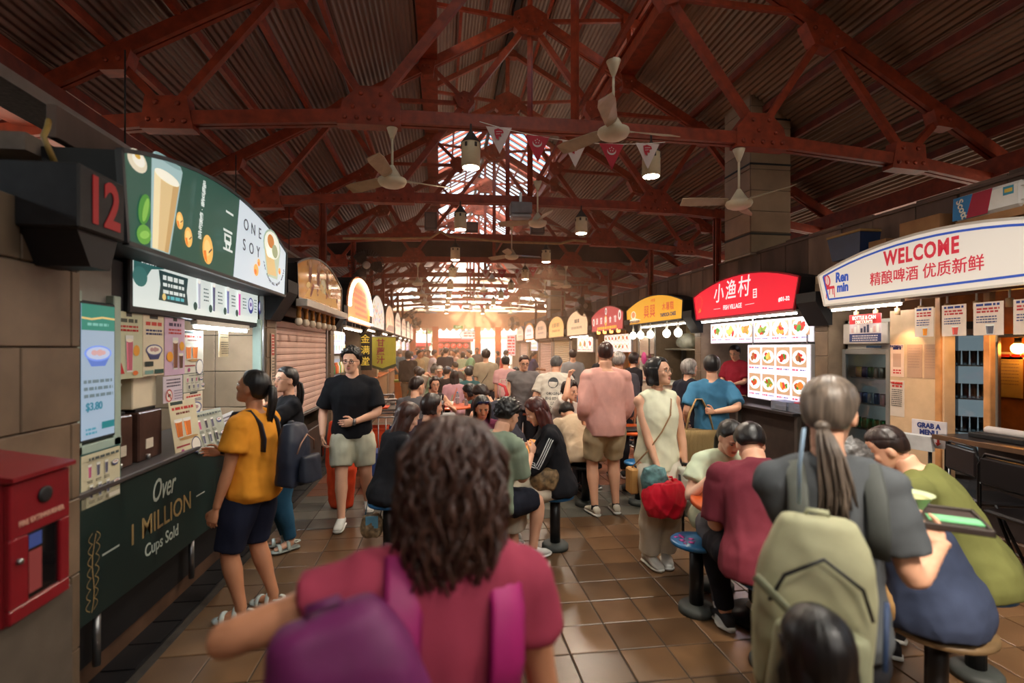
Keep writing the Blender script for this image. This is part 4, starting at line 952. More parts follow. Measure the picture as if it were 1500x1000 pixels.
# counter with the printed green front
t = thing('counter', 'dark green counter front lettered Over 1 MILLION Cups Sold', 'counter', (LX, 2.62, 0), RZL)
MB().rbox(0, 2.68, 0, .06, .38, 1.0, .004).build('front_panel', S(20,40,37, rough=.5, var=.08, scale=3), t)
MB().rbox(-.01, 2.70, -.015, .62, 1.0, 1.03, .006).build('worktop', S(70,66,66, rough=.3, var=.1), t)
b = MB(); b.box(0, 2.68, .08, .60, .11, .98); b.build('carcass', BLACK, t)
for x in (.25, 1.25, 2.45): MB().lathe([(.018, .11), (.018, .38)], 10, (x, .03, 0)).build('leg', STEEL, t)
gw = S(176,186,176, rough=.5, var=0); gg = S(150,126,84, rough=.45, var=0)
text('Over', .19, gw, t, .82, .855, -.002, shear=.35, sx=.66, bold=.001); text('1 MILLION', .165, gg, t, .82, .675, -.002, bold=.001, sx=.94); text('Cups Sold', .105, gw, t, .81, .535, -.002, bold=.001, sx=.9)
f = Flat(-.002); f.line([(.24, .67), (.38, .67)], .010, gw); f.line([(1.25, .68), (1.38, .68)], .008, gw)
for k in range(7):
    z = .42+k*.055; f.line([(.16+.012*math.sin(k), z), (.165+.012*math.sin(k+1), z+.055)], .006, gg)
    for s_ in (-1, 1): f.line([(.16+s_*(.012+.03*math.sin(a))*1.0, z+.055*a/3.1+ .01) for a in np.linspace(0, 3.1, 7)], .004, gg)
for k in range(9): a = k*.7; f.line([(1.56+.06*math.cos(q), .66+.14*math.sin(q)) for q in np.linspace(a, a+.7, 4)], .004, S(70,90,66, var=0))
f.build('picture_print', t)
for y0, y1, lab in ((3.09, 3.31, 'brown drinks dispenser nearest the lit screen'), (3.37, 3.63, 'brown drinks dispenser beside the leaning tea poster')):
    t = thing('drink_dispenser', lab, 'dispenser', (-1.80, y0, 1.03), RZL, 'brown dispensers on the soy drinks counter')
    MB().rbox(0, y1-y0, 0, .30, 0, .30, .008).build('body', S(84,58,50, rough=.35, var=.2, scale=10, metal=.3), t)
    MB().rbox(.07, .15, -.004, .002, .07, .13, .001).build('label_plate', S(206,196,180), t); MB().lathe([(.012, 0), (.014, .03)], 8, (.06, -.02, .01)).build('tap', STEEL, t)
    MB().rbox(.02, y1-y0-.02, .03, .27, .30, .32, .004).build('lid', BLACK, t)
for y0, y1, z1, lab in ((3.09, 3.25, .15, 'small pale box on the nearer dispenser'), (3.36, 3.62, .22, 'tall cream box on the second dispenser')):
    t = thing('storage_box', lab, 'box', (-1.80, y0+.0, 1.35), RZL); MB().rbox(0, y1-y0, .03, .26, 0, z1, .006).build('box', S(222,210,184, rough=.5, var=.04), t); MB().rbox(-.004, y1-y0+.004, .026, .264, z1, z1+.018, .004).build('lid', S(206,198,182), t)
t = thing('paper_cup', 'white paper cup with a green straw on the drinks counter', 'cup', (-1.72, 4.64, 1.03)); MB().lathe([(.032, 0), (.045, .095), (.047, .10), (.043, .10)], 16).build('cup', WHITE, t); MB().tube([(.0, 0, .06), (.05, .05, .15)], .004, 6).build('straw', S(90,190,60), t)
# ================================================================ shared stall pieces
SLAT = {}
def shutter(side, Y0, Y1, z0, z1, label, mat, near=False):
    loc, rz = fr_loc(side, Y0, Y1, .03); W = Y1-Y0; t = thing('roller_shutter', label, 'shutter', loc, rz, 'roller shutters closed over the stalls')
    n = int((z1-z0)/.075)
    if near:
        b = MB(); b.loft([[Vector((x, .010, 0)), Vector((x, -.002, .008)), Vector((x, -.006, .036)), Vector((x, -.002, .066)), Vector((x, .010, .074))] for x in (.02, W-.02)], True, 0, False); me = b.mesh('slat', mat)
        for k in range(n): ob('slat', me, t).location = (0, 0, z0+k*.075)
    else:
        b = MB()
        for k in range(n): b.loft([[Vector((x, .018, z0+k*.075)), Vector((x, -.008, z0+k*.075+.03)), Vector((x, .018, z0+k*.075+.07))] for x in (.02, W-.02)], True, 0, False)
        tag(b.build('curtain', mat, t), kind='stuff')
    for x in (-.02, W-.02): MB().rbox(x, x+.04, -.03, .04, .12, z1+.05, .004).build('guide_rail', STEEL, t)
    MB().rbox(.02, W-.02, -.02, .03, z0-.04, z0, .004).build('bottom_bar', STEEL, t)
    MB().rbox(-.02, W+.02, -.02, .22, z1, z1+.13, .01).build('hood', S(90,76,66, rough=.5, var=.1), t)
    return t
def counter(side, Y0, Y1, label, front, top, z=.95, d=.6):
    loc, rz = fr_loc(side, Y0, Y1, 0); W = Y1-Y0; t = thing('counter', label, 'counter', loc, rz, 'stall counters')
    MB().rbox(0, W, .02, .07, .11, z-.03, .004).build('front_panel', front, t); MB().rbox(-.01, W+.01, -.04, d, z-.03, z, .005).build('worktop', top, t); MB().box(.02, W-.02, .08, d-.02, .11, z-.04).build('carcass', BLACK, t)
    return t
def menu_panel(side, Y0, Y1, z0, z1, label, nx, nz, off=.06, s=1.0, bg=(236,230,240), seed=1, fancy=True, txt=(214,90,110), off2=0, style='plate'):
    loc, rz = fr_loc(side, Y0, Y1, off); W = Y1-Y0; t = thing('menu_lightbox', label, 'sign', (loc[0], loc[1], z0), rz, 'lit menu boxes of the stalls'); H = z1-z0
    MB().rbox(0, W, 0, .07, 0, H, .005).build('case', S(190,190,195, rough=.35, var=0), t); MB().box(.012, W-.012, -.003, 0, .012, H-.012).build('lit_panel', EM(*bg, s), t)
    for x in (.1, W-.1): MB().box(x-.012, x+.012, .02, .05, H, 2.26-z0).build('hanger', STEEL, t)
    f = Flat(-.004); G_ = lambda r, g, b: EM(r, g, b, s); rg = random.Random(seed); cw, ch = (W-.04)/nx, (H-.03)/nz
    for i in range(nx):
        for j in range(nz):
            x, z = .02+cw*(i+.5), .015+ch*(j+.56)
            if style == 'plate':
                f.rect(x-cw*.42, x+cw*.42, z-ch*.30, z+ch*.38, G_(190,150,116)); food(f, x, z+ch*.03, cw*.40, rg, G_)
                f.rows(x-cw*.4, x-cw*.05, z-ch*.40, 1, .02, ch*.06, G_(*txt), rg); f.rows(x+cw*.05, x+cw*.36, z-ch*.40, 1, .02, ch*.04, G_(90,90,140), rg)
            else:
                glass(f, x, z-ch*.32, cw*.5, ch*.62, rg.choice([(226,190,60),(90,140,200),(90,170,90),(220,120,60),(240,220,120),(190,60,70)]), G_); f.rows(x-cw*.4, x+cw*.4, z-ch*.42, 1, .02, ch*.06, G_(70,70,150), rg)
    f.build('picture_print', t); return t
def on_sign(t, W): pass
# ================================================================ left row, second stall: closed shutter, golden sign, bulbs
Y = 5.60
t, W = sign('L', 5.66, 8.14, 'golden picture sign over the closed shutter with hanging bulbs', S(196,138,56, rough=.12, var=.15, scale=5, coat=.6), zb=2.26, ze=2.62, zm=2.83, frame=S(30,26,24, rough=.3))
f = Flat(-.001); rg = random.Random(21)
for x, z, h in ((.55, 2.58, .30), (.95, 2.60, .26), (1.45, 2.60, .24)): f.poly([(x-.06, z-h*.4), (x+.08, z-h*.4), (x+.10, z+h*.4), (x-.02, z+h*.45)], c(122,64,42)); f.ell(x+.03, z+h*.42, .05, .05, c(190,150,110))
f.ell(1.25, 2.52, .16, .10, c(206,196,150)); f.ell(1.25, 2.54, .10, .06, c(226,220,190)); f.poly([(.3, 2.30), (2.2, 2.30), (2.1, 2.44), (1.6, 2.40), (1.0, 2.46), (.5, 2.40)], c(214,170,100))
for k in range(16): f.ell(rg.uniform(.3, 2.2), rg.uniform(2.32, 2.5), rg.uniform(.04,.1), rg.uniform(.02,.05), c(*rg.choice([(150,80,50),(206,160,100),(120,60,60),(226,200,140)])), 8, rg.uniform(0, 3))
f.build('picture_print', t); MB().rbox(.04, W-.04, -.10, .02, 2.17, 2.25, .006).build('light_shelf', S(176,168,158, rough=.4, var=.1), t)
shutter('L', 5.64, 8.12, .90, 2.08, 'closed pale pink roller shutter next to the soy drinks stall', S(206,172,158, rough=.45, var=.10, scale=3, metal=.1), True)
for k in range(7):
    t = thing('bulb_holder', NTH[k]+' unlit bulb from the soy stall, on a brass holder by the closed shutter', 'lamp', (-1.52, 5.82+k*.30, 1.98), 0, 'row of unlit bulbs by the closed shutter')
    MB().lathe([(.022, .07), (.026, .09), (.026, .14), (.018, .16), (.03, .17), (.03, .21)], 12).build('holder', S(170,116,56, rough=.35, metal=.6), t); MB().ell((0, 0, .03), (.042, .042, .048), 12, 8).build('bulb', S(196,180,158, rough=.12, var=0), t)
b = MB(); b.rbox(-1.9, -1.74, 5.62, 8.18, .11, .62, .01); t = tag(b.build('counter', S(64,48,40, rough=.5, var=.2)), 'low dark counter front under the raised closed shutter', 'counter')
t = thing('wall_sticker', 'narrow red and white sticker on the pillar by the closed shutter', 'sticker', (-1.676, 5.46, 1.35), RZL); MB().rbox(-.05, .05, 0, .004, 0, .52, .001).build('card', S(200,180,160), t); f = Flat(-.001); rg = random.Random(3); f.rect(-.045, .045, .30, .51, c(176,60,50)); f.rows(-.03, .03, .48, 6, .03, .012, PAPER, rg); f.rows(-.035, .035, .27, 8, .03, .012, INK, rg); f.build('picture_print', t)
# ================================================================ left row, third stall: arch of bulbs, open front
t, W = sign('L', 8.62, 11.45, 'round-topped yellow sign edged with glowing bulbs', EM(214,150,92,.9), zb=2.18, ze=2.42, zm=3.04, kind='semi', frame=S(190,120,80, rough=.4))
f = Flat(-.001, .0003); rg = random.Random(4)
for j in range(5): f.rows(.55+.05*j, W-.7, 2.78-.11*j, 1, .02, .075-.008*j, EM(206,110,84,.9), rg)
f.ell(W-.4, 2.4, .14, .14, EM(226,176,60,.9)); f.build('picture_print', t)
b = MB()
for a in np.linspace(0, math.pi, 40): b.ell((W/2+(W/2-.10)*math.cos(a), -.03, 2.44+.55*math.sin(a)), (.028, .028, .028), 8, 6)
tag(b.build('bulb_garland', EM(255,214,176,9), t), kind='stuff')
MB().tube([(.1, -.04, 2.22), (W-.1, -.04, 2.22)], .022, 8).build('tube', EM(255,226,200,9), t)
for y in (8.95, 9.9): tube_light('L', y, y+.9, -1.6, 2.06, 16, (255,236,214), ('nearer' if y < 9 else 'farther')+' white tube light under the bulb-edged sign', .14)
menu_panel('L', 8.72, 9.95, 1.62, 2.02, 'lit drinks menu box with blue rows under the bulb-edged sign', 8, 2, .08, 1.1, (226,226,236), 31, style='glass')
counter('L', 8.66, 11.2, 'pale counter of the drinks stall under the bulb-edged sign', S(150,140,130, var=.1), S(170,160,150, var=.1))
t = thing('drinks_fridge', 'tall glass-fronted drinks fridge under the bulb-edged sign', 'fridge', (-1.78, 8.75, .11), RZL)
MB().rbox(0, .95, .04, .6, 0, 1.48, .01).build('cabinet', S(200,200,204, rough=.3, var=0), t); MB().box(.05, .90, .028, .034, .08, 1.42).build('lit_back', EM(150,160,176,.8), t)
for j in range(5):
    MB().box(.04, .91, -.05, .03, .08+j*.27, .095+j*.27).build('shelf', STEEL, t)
for j in range(5):
    for i in range(9):
        col = rnd.choice([(190,60,60),(80,130,190),(220,200,120),(90,160,100),(230,230,230),(220,130,60)])
        o = MB().lathe([(.028, 0), (.03, .01), (.03, .12), (.012, .16), (.012, .19)], 8).build('drink_bottle', S(*col, rough=.3, var=0)); o.location = (-1.755, 8.83+i*.095, .21+j*.27); tag(o, '%s drinks bottle from the left on the %s shelf of the left row fridge' % (NTH[i], ('lowest', 'second', 'third', 'fourth', 'top')[j]), 'bottle', 'bottles in the left drinks fridge')
# ================================================================ left row, the stalls beyond
gl = 'arched signs over the stalls'
LS = [(11.50, 14.20, 'crowded white picture sign beyond the bulb-edged sign', (206,200,190), 'glass'), (14.45, 17.15, 'pale round-topped sign with a mountain picture, fifth on the left', (206,164,128), 'plate'), (17.40, 20.10, 'cream round-topped sign behind the tilted wall fan', (222,200,176), 'plate'),
      (20.35, 23.05, 'plain pale sign, seventh in the left row', (220,184,156), 'plate'), (23.30, 26.00, 'greenish white sign, eighth in the left row', (214,200,170), 'glass'), (26.25, 28.95, 'pinkish sign at the far end of the left row', (232,180,150), 'plate')]
for k, (a, b_, lab, col, st) in enumerate(LS):
    t, W = sign('L', a, b_, lab, EM(*col, .95), zb=2.2, ze=2.5, zm=3.0, kind='semi', frame=S(70,60,54)); f = Flat(-.001, .0003); rg = random.Random(40+k)
    if k == 0:
        for i in range(46): f.ell(rg.uniform(.3, W-.3), rg.uniform(2.28, 2.8), .05, .035, EM(*rg.choice([(120,140,190),(190,150,90),(150,170,120),(200,110,100)]), .95), 8)
    elif k == 1: f.poly([(.2, 2.3), (.7, 2.62), (1.1, 2.48), (1.5, 2.70), (W-.2, 2.35)], EM(226,196,160,.95)); f.poly([(.2, 2.24), (W-.2, 2.24), (W-.3, 2.44), (.9, 2.40)], EM(150,110,90,.95))
    else: f.rows(.5, W-.5, 2.7, 2, .16, .09, EM(*[int(v*.72) for v in col], .95), rg)
    f.build('picture_print', t)
    if k != 1: menu_panel('L', a+.1, b_-.1, 1.62, 2.08, ['lit menu box with rows of bright drinks', 'x', 'lit dish menu box of the sixth left stall', 'lit dish menu box of the seventh left stall', 'lit dish menu box of the eighth left stall', 'violet lit menu box at the end of the left row'][k], 6, 2, .05, 1.15, (232,226,230) if k < 5 else (206,170,226), 60+k, style=st)
    counter('L', a+.03, b_-.07, ['tan counter under the crowded picture sign', 'tan counter under the mountain picture sign', 'tan counter below the cream round sign', 'tan counter in the seventh left stall', 'tan counter in the eighth left stall', 'tan counter at the end of the left row'][k], S(160,120,84, var=.1), S(200,110,50, var=.1))
    tube_light('L', a+.3, a+1.8, -1.65, 2.14, 16, (255,236,210), ['tube light under the crowded picture sign', 'tube light under the mountain picture sign', 'tube light below the cream round sign', 'tube light in the seventh left stall', 'tube light in the eighth left stall', 'tube light at the end of the left row'][k])
t = thing('hanging_banner', 'yellow green hanging banner with pink characters on the left row', 'banner', (-1.32, 12.1, 1.20), 0); MB().prism([(-.30, .10), (0, 0), (.30, .10), (.30, .78), (-.30, .78)], 0, .006).build('cloth', S(176,168,60, rough=.8, var=.05), t)
for i, ch in enumerate('甘蔗汁'): text(ch, .19, S(150,60,60, var=0), t, -.04, .64-.2*i, -.004, bold=.004)
f = Flat(-.001); f.poly([(-.3, .10), (0, 0), (.3, .10), (.3, .17), (0, .06), (-.3, .16)], c(60,70,40)); f.build('picture_print', t); MB().tube([(-.42, 0, .79), (.34, 0, .79)], .012, 8).build('rod', STEEL, t)
t = thing('standing_sign', 'dark upright sign with yellow characters on a left pillar', 'sign', (-1.60, 11.35, 1.25), 0); MB().rbox(-.14, .14, 0, .03, 0, .8, .004).build('board', S(40,36,30), t)
for i, ch in enumerate('金满堂'): text(ch, .2, EM(230,190,70,.8), t, 0, .66-.24*i, -.004)
for i in range(3):
    t = thing('notice', ['small blue notice on a left pillar', 'small cream notice under the blue one', 'red notice board by the orange post'][i], 'sign', [(-1.675, 14.31, 1.42), (-1.675, 14.31, 1.05), (-1.62, 30.275, 2.1)][i], RZL if i < 2 else 0); MB().rbox(-.13, .13, 0, .02, 0, [.26,.30,.75][i], .004).build('board', S(*[(120,170,196),(210,196,160),(226,92,50)][i], var=0), t); f = Flat(-.001); f.rows(-.11, .11, [.2,.24,.55][i], 3, .07, .03, c(*[(230,236,240),(90,80,60),(240,190,120)][i]), random.Random(i)); f.build('picture_print', t)

# ================================================================ right row, first stall: beer bar
t, W = sign('R', 2.80, 5.52, 'white arched bar sign with a blue outline and red WELCOME', EM(214,202,188,.80), zb=2.22, ze=2.58, zm=2.80, frame=S(214,206,196, rough=.4, var=0), inset=.10)
blu = EM(40,74,160,.8); redm = EM(190,40,56,.8); P = arch_pts(W-.16, 2.285, 2.56, 2.745, .085); P = [(x+.08, z) for x, z in P]
b = MB()
for i in range(len(P)): a, q = P[i], P[(i+1) % len(P)]; b.beam((a[0], -.004, a[1]), (q[0], -.004, q[1]), .004, .020)
b.build('outline', blu, t)
text('WELCOME', .20, redm, t, 1.29, 2.615, -.006, bold=.007, sx=.72, spacing=1.14); text('精酿啤酒 优质新鲜', .145, redm, t, 1.31, 2.425, -.006, bold=.0012, sx=.95)
text('Ren', .15, blu, t, .365, 2.515, -.006, bold=.006, sx=.78); text('min', .14, blu, t, .375, 2.40, -.006, bold=.006, sx=.78)
f = Flat(-.004, .0004); cx = .175
f.ell(cx-.035, 2.50, .052, .075, redm, 16, .25); f.ell(cx-.03, 2.505, .028, .055, EM(214,202,188,.8), 14, .25); f.poly([(cx-.045, 2.435), (cx+.075, 2.435), (cx+.085, 2.405), (cx-.035, 2.40)], redm)
for x0, x1, z1 in ((-.035, -.045, 2.30), (.01, .005, 2.34), (.05, .06, 2.335), (.075, .085, 2.30)): f.line([(cx+x0, 2.41), (cx+x1, z1)], .012, redm)
for k in range(3): f.line([(cx-.05+.018*k, 2.45), (cx-.058+.02*k, 2.55)], .006, redm)
f.build('picture_print', t)
tube_light('R', 4.45, 5.38, 4.50, 2.16, 26, (255,250,240), 'white tube light under the bar sign')
for k in range(7):
    t = thing('spot_lamp', NTH[k]+' small cream spot lamp from the left under the bar sign', 'lamp', (4.62, 5.15-.26*k, 2.08), 0, 'spot lamps of the bar'); MB().lathe([(.008, .05), (.008, .12)], 8).build('stem', WHITE, t); MB().lathe([(.026, -.02), (.026, .05), (.01, .055)], 12).build('head', S(206,170,130, rough=.4, var=0), t)
for y, tx, ty, pw in ((4.63, 4.85, 4.75, 15), (4.11, 5.0, 4.2, 12), (3.6, 5.6, 4.4, 26)):
    sl = bpy.data.lights.new('spot', 'SPOT'); sl.energy = pw; sl.color = (1, .60, .28); sl.spot_size = R(75); sl.spot_blend = .4; sl.shadow_soft_size = .02; so = bpy.data.objects.new('spot', sl); COL.objects.link(so); so.location = (4.62, y, 2.045); so.rotation_euler = (Vector((tx, ty, 1.2))-Vector(so.location)).to_track_quat('-Z', 'Y').to_euler()
MB_ = MB().box(4.58, 4.66, 2.85, 5.55, 2.20, 2.235); tag(MB_.build('light_rail', S(120,84,60, rough=.4)), 'wooden rail for spot lamps under the bar sign', 'rail')
lab = ['plastic menu sheet by the cream panel with an orange beer glass', 'plastic menu sheet with two red glasses', 'shiny crumpled plastic menu sheet beside the can', 'plastic menu sheet with a dark glass at the right edge']
for k, (y0, y1) in enumerate(((4.18, 4.37), (3.88, 4.10), (3.58, 3.82), (3.28, 3.51))):
    def dm(f, w, h, t, k=k):
        rg = random.Random(k); f.rows(-w*.4, w*.4, h*.92, 1, .02, h*.07, c(40,60,130), rg); f.rows(-w*.38, w*.38, h*.80, 2, h*.09, h*.055, c(190,60,60), rg); f.rows(-w*.38, w*.3, h*.56, 3, h*.08, h*.035, c(60,70,120), rg)
        if k < 3: glass(f, w*.08, h*.03, w*.30, h*.30, ((232,140,40),(206,80,70),(90,90,100))[k])
        else: glass(f, w*.2, h*.05, w*.25, h*.25, (50,40,40))
    poster(lab[k], (4.55, (y0+y1)/2, 1.83), RZR, y1-y0, .28, dm, (226,206,190), name='plastic_menu', group='menu sheets hanging from the bar front')
def dd(f, w, h, t):
    rg = random.Random(2); f.rect(-w*.5, w*.5, h*.66, h, c(176,40,44)); f.rect(-w*.5, w*.5, 0, h*.30, c(44,52,100)); f.rows(-w*.4, w*.4, h*.22, 3, h*.08, h*.04, c(200,190,190), rg)
    for i in range(9): f.rect(-w*.42+i*w*.1, -w*.35+i*w*.1, h*.34, h*(.5+.06*(i % 3)), c(*rg.choice([(90,40,40),(200,160,150),(60,60,80),(226,220,210)])))
t = poster('red and blue bottle and can discounts poster on the fridge top', (4.56, 4.97, 1.79), RZR, .42, .30, dd, (206,190,190), name='plastic_menu'); text('BOTTLE & CAN', .055, PAPER, t, 0, .262, -.012, bold=.0015, sx=.82); text('DISCOUNTS', .05, PAPER, t, 0, .215, -.012, bold=.0015, sx=.82)
# fridges and the cream panel between them
def fridge(loc, rz, w, h, d, label, bodym, zd0, zd1, litc, lits, header=True):
    t = thing('drinks_fridge', label, 'fridge', loc, rz)
    b = MB(); b.box(0, w, d-.03, d, .0, h); b.box(0, .04, .05, d, .0, h); b.box(w-.04, w, .05, d, .0, h); b.box(0, w, .05, d, .0, zd0-.02); b.box(0, w, .05, d, zd1+.02, h); b.build('cabinet', bodym, t)
    MB().box(.04, w-.04, d-.05, d-.03, zd0, zd1).build('lit_back', EM(*litc, lits), t)
    for x in (.0, w-.05): MB().rbox(x, x+.05, -.0, .05, zd0-.06, zd1+.06, .006).build('door_stile', S(150,150,148, rough=.3, metal=.6, var=0), t)
    for z in (zd0-.06, zd1): MB().rbox(.05, w-.05, 0, .05, z, z+.06, .006).build('door_rail', S(150,150,148, rough=.3, metal=.6, var=0), t)
    MB().box(.05, w-.05, .020, .026, zd0, zd1).build('glass_door', S(230,240,240, rough=.03, trans=1.0, var=0, spec=.3), t)
    n = 4
    for k in range(n): MB().box(.04, w-.04, .09, d-.06, zd0+.02+k*(zd1-zd0)/n, zd0+.032+k*(zd1-zd0)/n).build('shelf', STEEL, t)
    if header: MB().rbox(.02, w-.02, .0, .05, zd1+.12, h-.04, .006).build('header_panel', S(190,180,170, rough=.4, var=0), t); MB().rbox(w*.55, w*.85, -.006, .0, zd1+.075, zd1+.10, .002).build('control_strip', S(40,60,80, emit=.4, var=0), t)
    return [zd0+.032+k*(zd1-zd0)/n for k in range(n)]
zs = fridge((4.80, 5.57, .1), RZR, .66, 1.95, .62, 'glass-door drinks fridge standing left in the beer bar', S(176,170,160, rough=.35, var=.04), .35, 1.55, (196,206,206), .75)
for j, z in enumerate(zs):
    for i in range(7):
        col = rnd.choice([(196,170,70),(60,120,80),(60,50,50),(206,206,200),(70,90,150)]) if j == 3 else rnd.choice([(206,206,206),(80,90,150)]) if j == 2 else (60,150,90)
        o = MB().lathe([(.026, 0), (.032, .008), (.032, .11), (.026, .122), (.024, .12)], 10).build('drink_can', S(*col, rough=.25, metal=.4, var=0)); o.location = (4.96, 5.49-i*.085, .1+z); tag(o, '%s can from the left on the %s shelf of the left bar fridge' % (NTH[i], ('lowest', 'second', 'third', 'top')[j]), 'can', 'cans in the left bar fridge')
b = MB(); b.box(4.80, 4.92, 4.30, 4.90, .11, 2.12); t = tag(b.build('panel_board', S(198,166,132, rough=.6, var=.06)), 'cream board panel between the two bar fridges', 'panel')
def dn(kind):
    def d(f, w, h, t):
        rg = random.Random(kind)
        if kind == 0: f.rows(-w*.3, w*.3, h*.88, 1, .02, h*.07, c(40,50,110), rg); f.rect(-w*.3, w*.3, h*.30, h*.72, c(186,150,130)); f.rows(-w*.3, w*.3, h*.2, 2, h*.08, h*.045, INKR, rg)
        elif kind == 1: f.rows(-w*.35, w*.35, h*.92, 2, h*.08, h*.055, INKR, rg); f.rows(-w*.38, w*.38, h*.74, 9, h*.055, h*.022, INK, rg)
        else: f.rows(-w*.38, w*.38, h*.88, 8, h*.08, h*.02, c(150,120,104), rg)
    return d
for k, (y, z, w_, h, kd, lab, col) in enumerate(((4.81, 1.42, .16, .34, 0, 'payment notice on the cream bar panel', (222,190,170)), (4.81, 1.0, .17, .38, 1, 'opening hours sheet under the payment notice', (206,190,176)), (4.61, 1.42, .17, .34, 2, 'blank-looking beige sheet on the cream bar panel', (176,140,116)), (4.42, 1.42, .17, .34, 2, 'pencilled sheet at the right of the cream bar panel', (170,136,112)))):
    t = poster(lab, (4.796, y, z), RZR, w_, h, dn(kd), col, name='notice', group='notices on the cream bar panel')
    if k == 0: text('PAYMENT', .035, S(40,50,110, var=0), t, 0, .32, -.008, bold=.001)
    if k == 1: text('WELCOME', .03, INKR, t, 0, .352, -.008, bold=.0012)
zs = fridge((4.95, 4.40, .1), RZR+R(36), .36, 1.88, .5, 'second glass-door fridge full of beer glasses beside the dark bar', S(90,90,94, rough=.4, var=0), .45, 1.75, (150,164,172), .55, False)
t = tag(MB().tube([(5.48, 4.36, .62), (5.48, 4.36, 1.75)], .014, 8).build('tube_light', EM(220,240,236,6)), 'upright glowing tube inside the glass fridge', 'light')
for j, z in enumerate(zs):
    for i in range(5):
        o = MB().lathe([(.020, 0), (.024, .01), (.027, .13), (.028, .14), (.026, .14), (.022, .02)], 12).build('beer_glass', S(200,210,214, rough=.08, var=0, trans=.6)); o.location = (4.95+(.06+.06*i)*.588+.16*.81, 4.40-(.06+.06*i)*.81+.16*.588, .1+z); tag(o, '%s beer glass from the left on the %s shelf of the second bar fridge' % (NTH[i], ('lowest', 'second', 'third', 'top')[j]), 'glass', 'beer glasses in the second bar fridge')
for y, lab in ((4.35, 'tan wooden post between cream panel and glass fridge'), (3.90, 'tan wooden post right of the glass fridge')):
    b = MB(); b.rbox(4.78, 4.84, y-.03, y+.03, .1, 2.5, .006); tag(b.build('wooden_post', S(190,134,84, rough=.5, var=.15)), lab, 'post')
b = MB(); b.box(6.2, 6.26, 3.0, 5.55, .1, 2.6); t = tag(b.build('wall_right', S(150,84,36, rough=.6, var=.2)), kind='structure')
t = thing('bar_lamp', 'glowing orange globe lamp on the bar back wall', 'lamp', (6.05, 4.62, 1.72)); MB().ell((0, 0, 0), (.06, .06, .06), 14, 10).build('globe', EM(255,170,70,45), t); MB().lathe([(.03, 0), (.03, .06)], 10, (.0, 0, .05)).build('holder', BLACK, t); MB().tube([(0, 0, .1), (.12, 0, .14)], .01, 6).build('arm', BLACK, t)
poster('pale notice on the orange bar wall', (6.19, 4.82, 1.18), RZR, .28, .46, dn(2), (206,176,110), name='notice'); poster('small pale strip with print above the notice', (6.19, 4.78, 1.60), RZR, .42, .08, lambda f, w, h, t: f.rows(-w*.4, w*.4, h*.5, 1, .02, h*.4, INKR, random.Random(1)), (226,200,180), name='notice')
for k in range(3):
    b = MB(); b.tube([(6.175, 5.08-.08*k, 1.0), (6.19, 5.08-.08*k, 1.7-.1*k)], .014, 6); b.ell((6.175, 5.08-.08*k, 1.0), (.03, .03, .10), 8, 6); tag(b.build('bar_tool', S(60,50,46, rough=.4)), ['dark long-handled tool leaning at the orange wall', 'second dark tool leaning at the orange wall', 'short dark tool hanging by the orange wall'][k], 'tool')
# items stored above the bar front
t = thing('storage_rack', 'dark shelf with bottles behind the hanging menu sheets', 'shelf', (5.0, 3.98, 1.82), RZR); MB().rbox(0, 1.4, 0, .35, 0, .03, .004).build('shelf_board', S(40,32,30), t); MB().rbox(0, 1.4, .33, .36, 0, .42, .004).build('back_board', S(46,36,36), t)
for k in range(5): o = MB().lathe([(.05, 0), (.06, .02), (.06, .16), (.02, .24), (.022, .28)], 12).build('plastic_bottle', S(*[(60,70,110),(80,80,90),(150,160,160),(50,40,50),(110,120,120)][k], rough=.25, var=0)); o.location = (5.15, 3.80-.25*k, 1.85); tag(o, ['dark blue bottle', 'smoky bottle', 'clear grey canister', 'black bottle', 'pale bottle'][k]+' on the shelf behind the menu sheets', 'bottle')
# bar counter
t = thing('bar_counter', 'dark bar counter with a steel edge at the right', 'counter', (4.30, 3.95, 0), RZR); MB().rbox(0, 2.3, .0, .62, .93, .965, .006).build('worktop', S(44,36,34, rough=.3, var=.15), t); MB().rbox(-.005, 2.3, -.014, 0, .925, .968, .003).build('edge_strip', S(150,116,92, rough=.3, metal=.7), t); MB().rbox(0, 2.3, .45, .55, .11, .93, .004).build('front_panel', S(46,36,34, rough=.6), t)
for x in (.06, 1.2): MB().tube([(x, .08, .0), (x, .08, .93)], .02, 8).build('leg', STEEL, t)
t = thing('menu_stand', 'white stand-up card reading GRAB A MENU beside the black chairs', 'sign', (4.36, 4.05, .83), RZR+.25); MB().rbox(-.14, .14, 0, .012, 0, .24, .003).build('board', S(206,196,196), t); text('GRAB A', .062, S(36,50,110, var=0), t, 0, .19, -.003, bold=.003, sx=.85); text('MENU', .062, S(36,50,110, var=0), t, 0, .13, -.003, bold=.003, sx=.85); f = Flat(-.001); f.poly([(.07, .02), (.10, .05), (.085, .05), (.085, .09), (.065, .09), (.065, .05), (.05, .05)], INKR); f.build('picture_print', t); MB().rbox(-.20, .06, -.06, -.02, -.02, .12, .002, mat=Matrix.Rotation(R(12), 4, 'X')).build('paper_stack', S(206,206,206), t)
b = MB(); b.prism([(-.06, -.8), (.06, -.8), (.02, 0), (-.02, 0)], -.01, .01); MB().tube([(0, .02, -.83), (0, .02, 0)], .015, 6).build('stand_post', BLACK, t)
t = thing('bar_tray', 'black tray with napkins on the bar counter', 'tray', (4.42, 3.80, .966), RZR); MB().rbox(0, .42, .05, .35, 0, .04, .006).build('tray', BLACK, t); MB().tube([(.05, .2, .06), (.36, .22, .055)], .035, 8, rnd_end=True).build('napkin_roll', S(190,180,176), t)
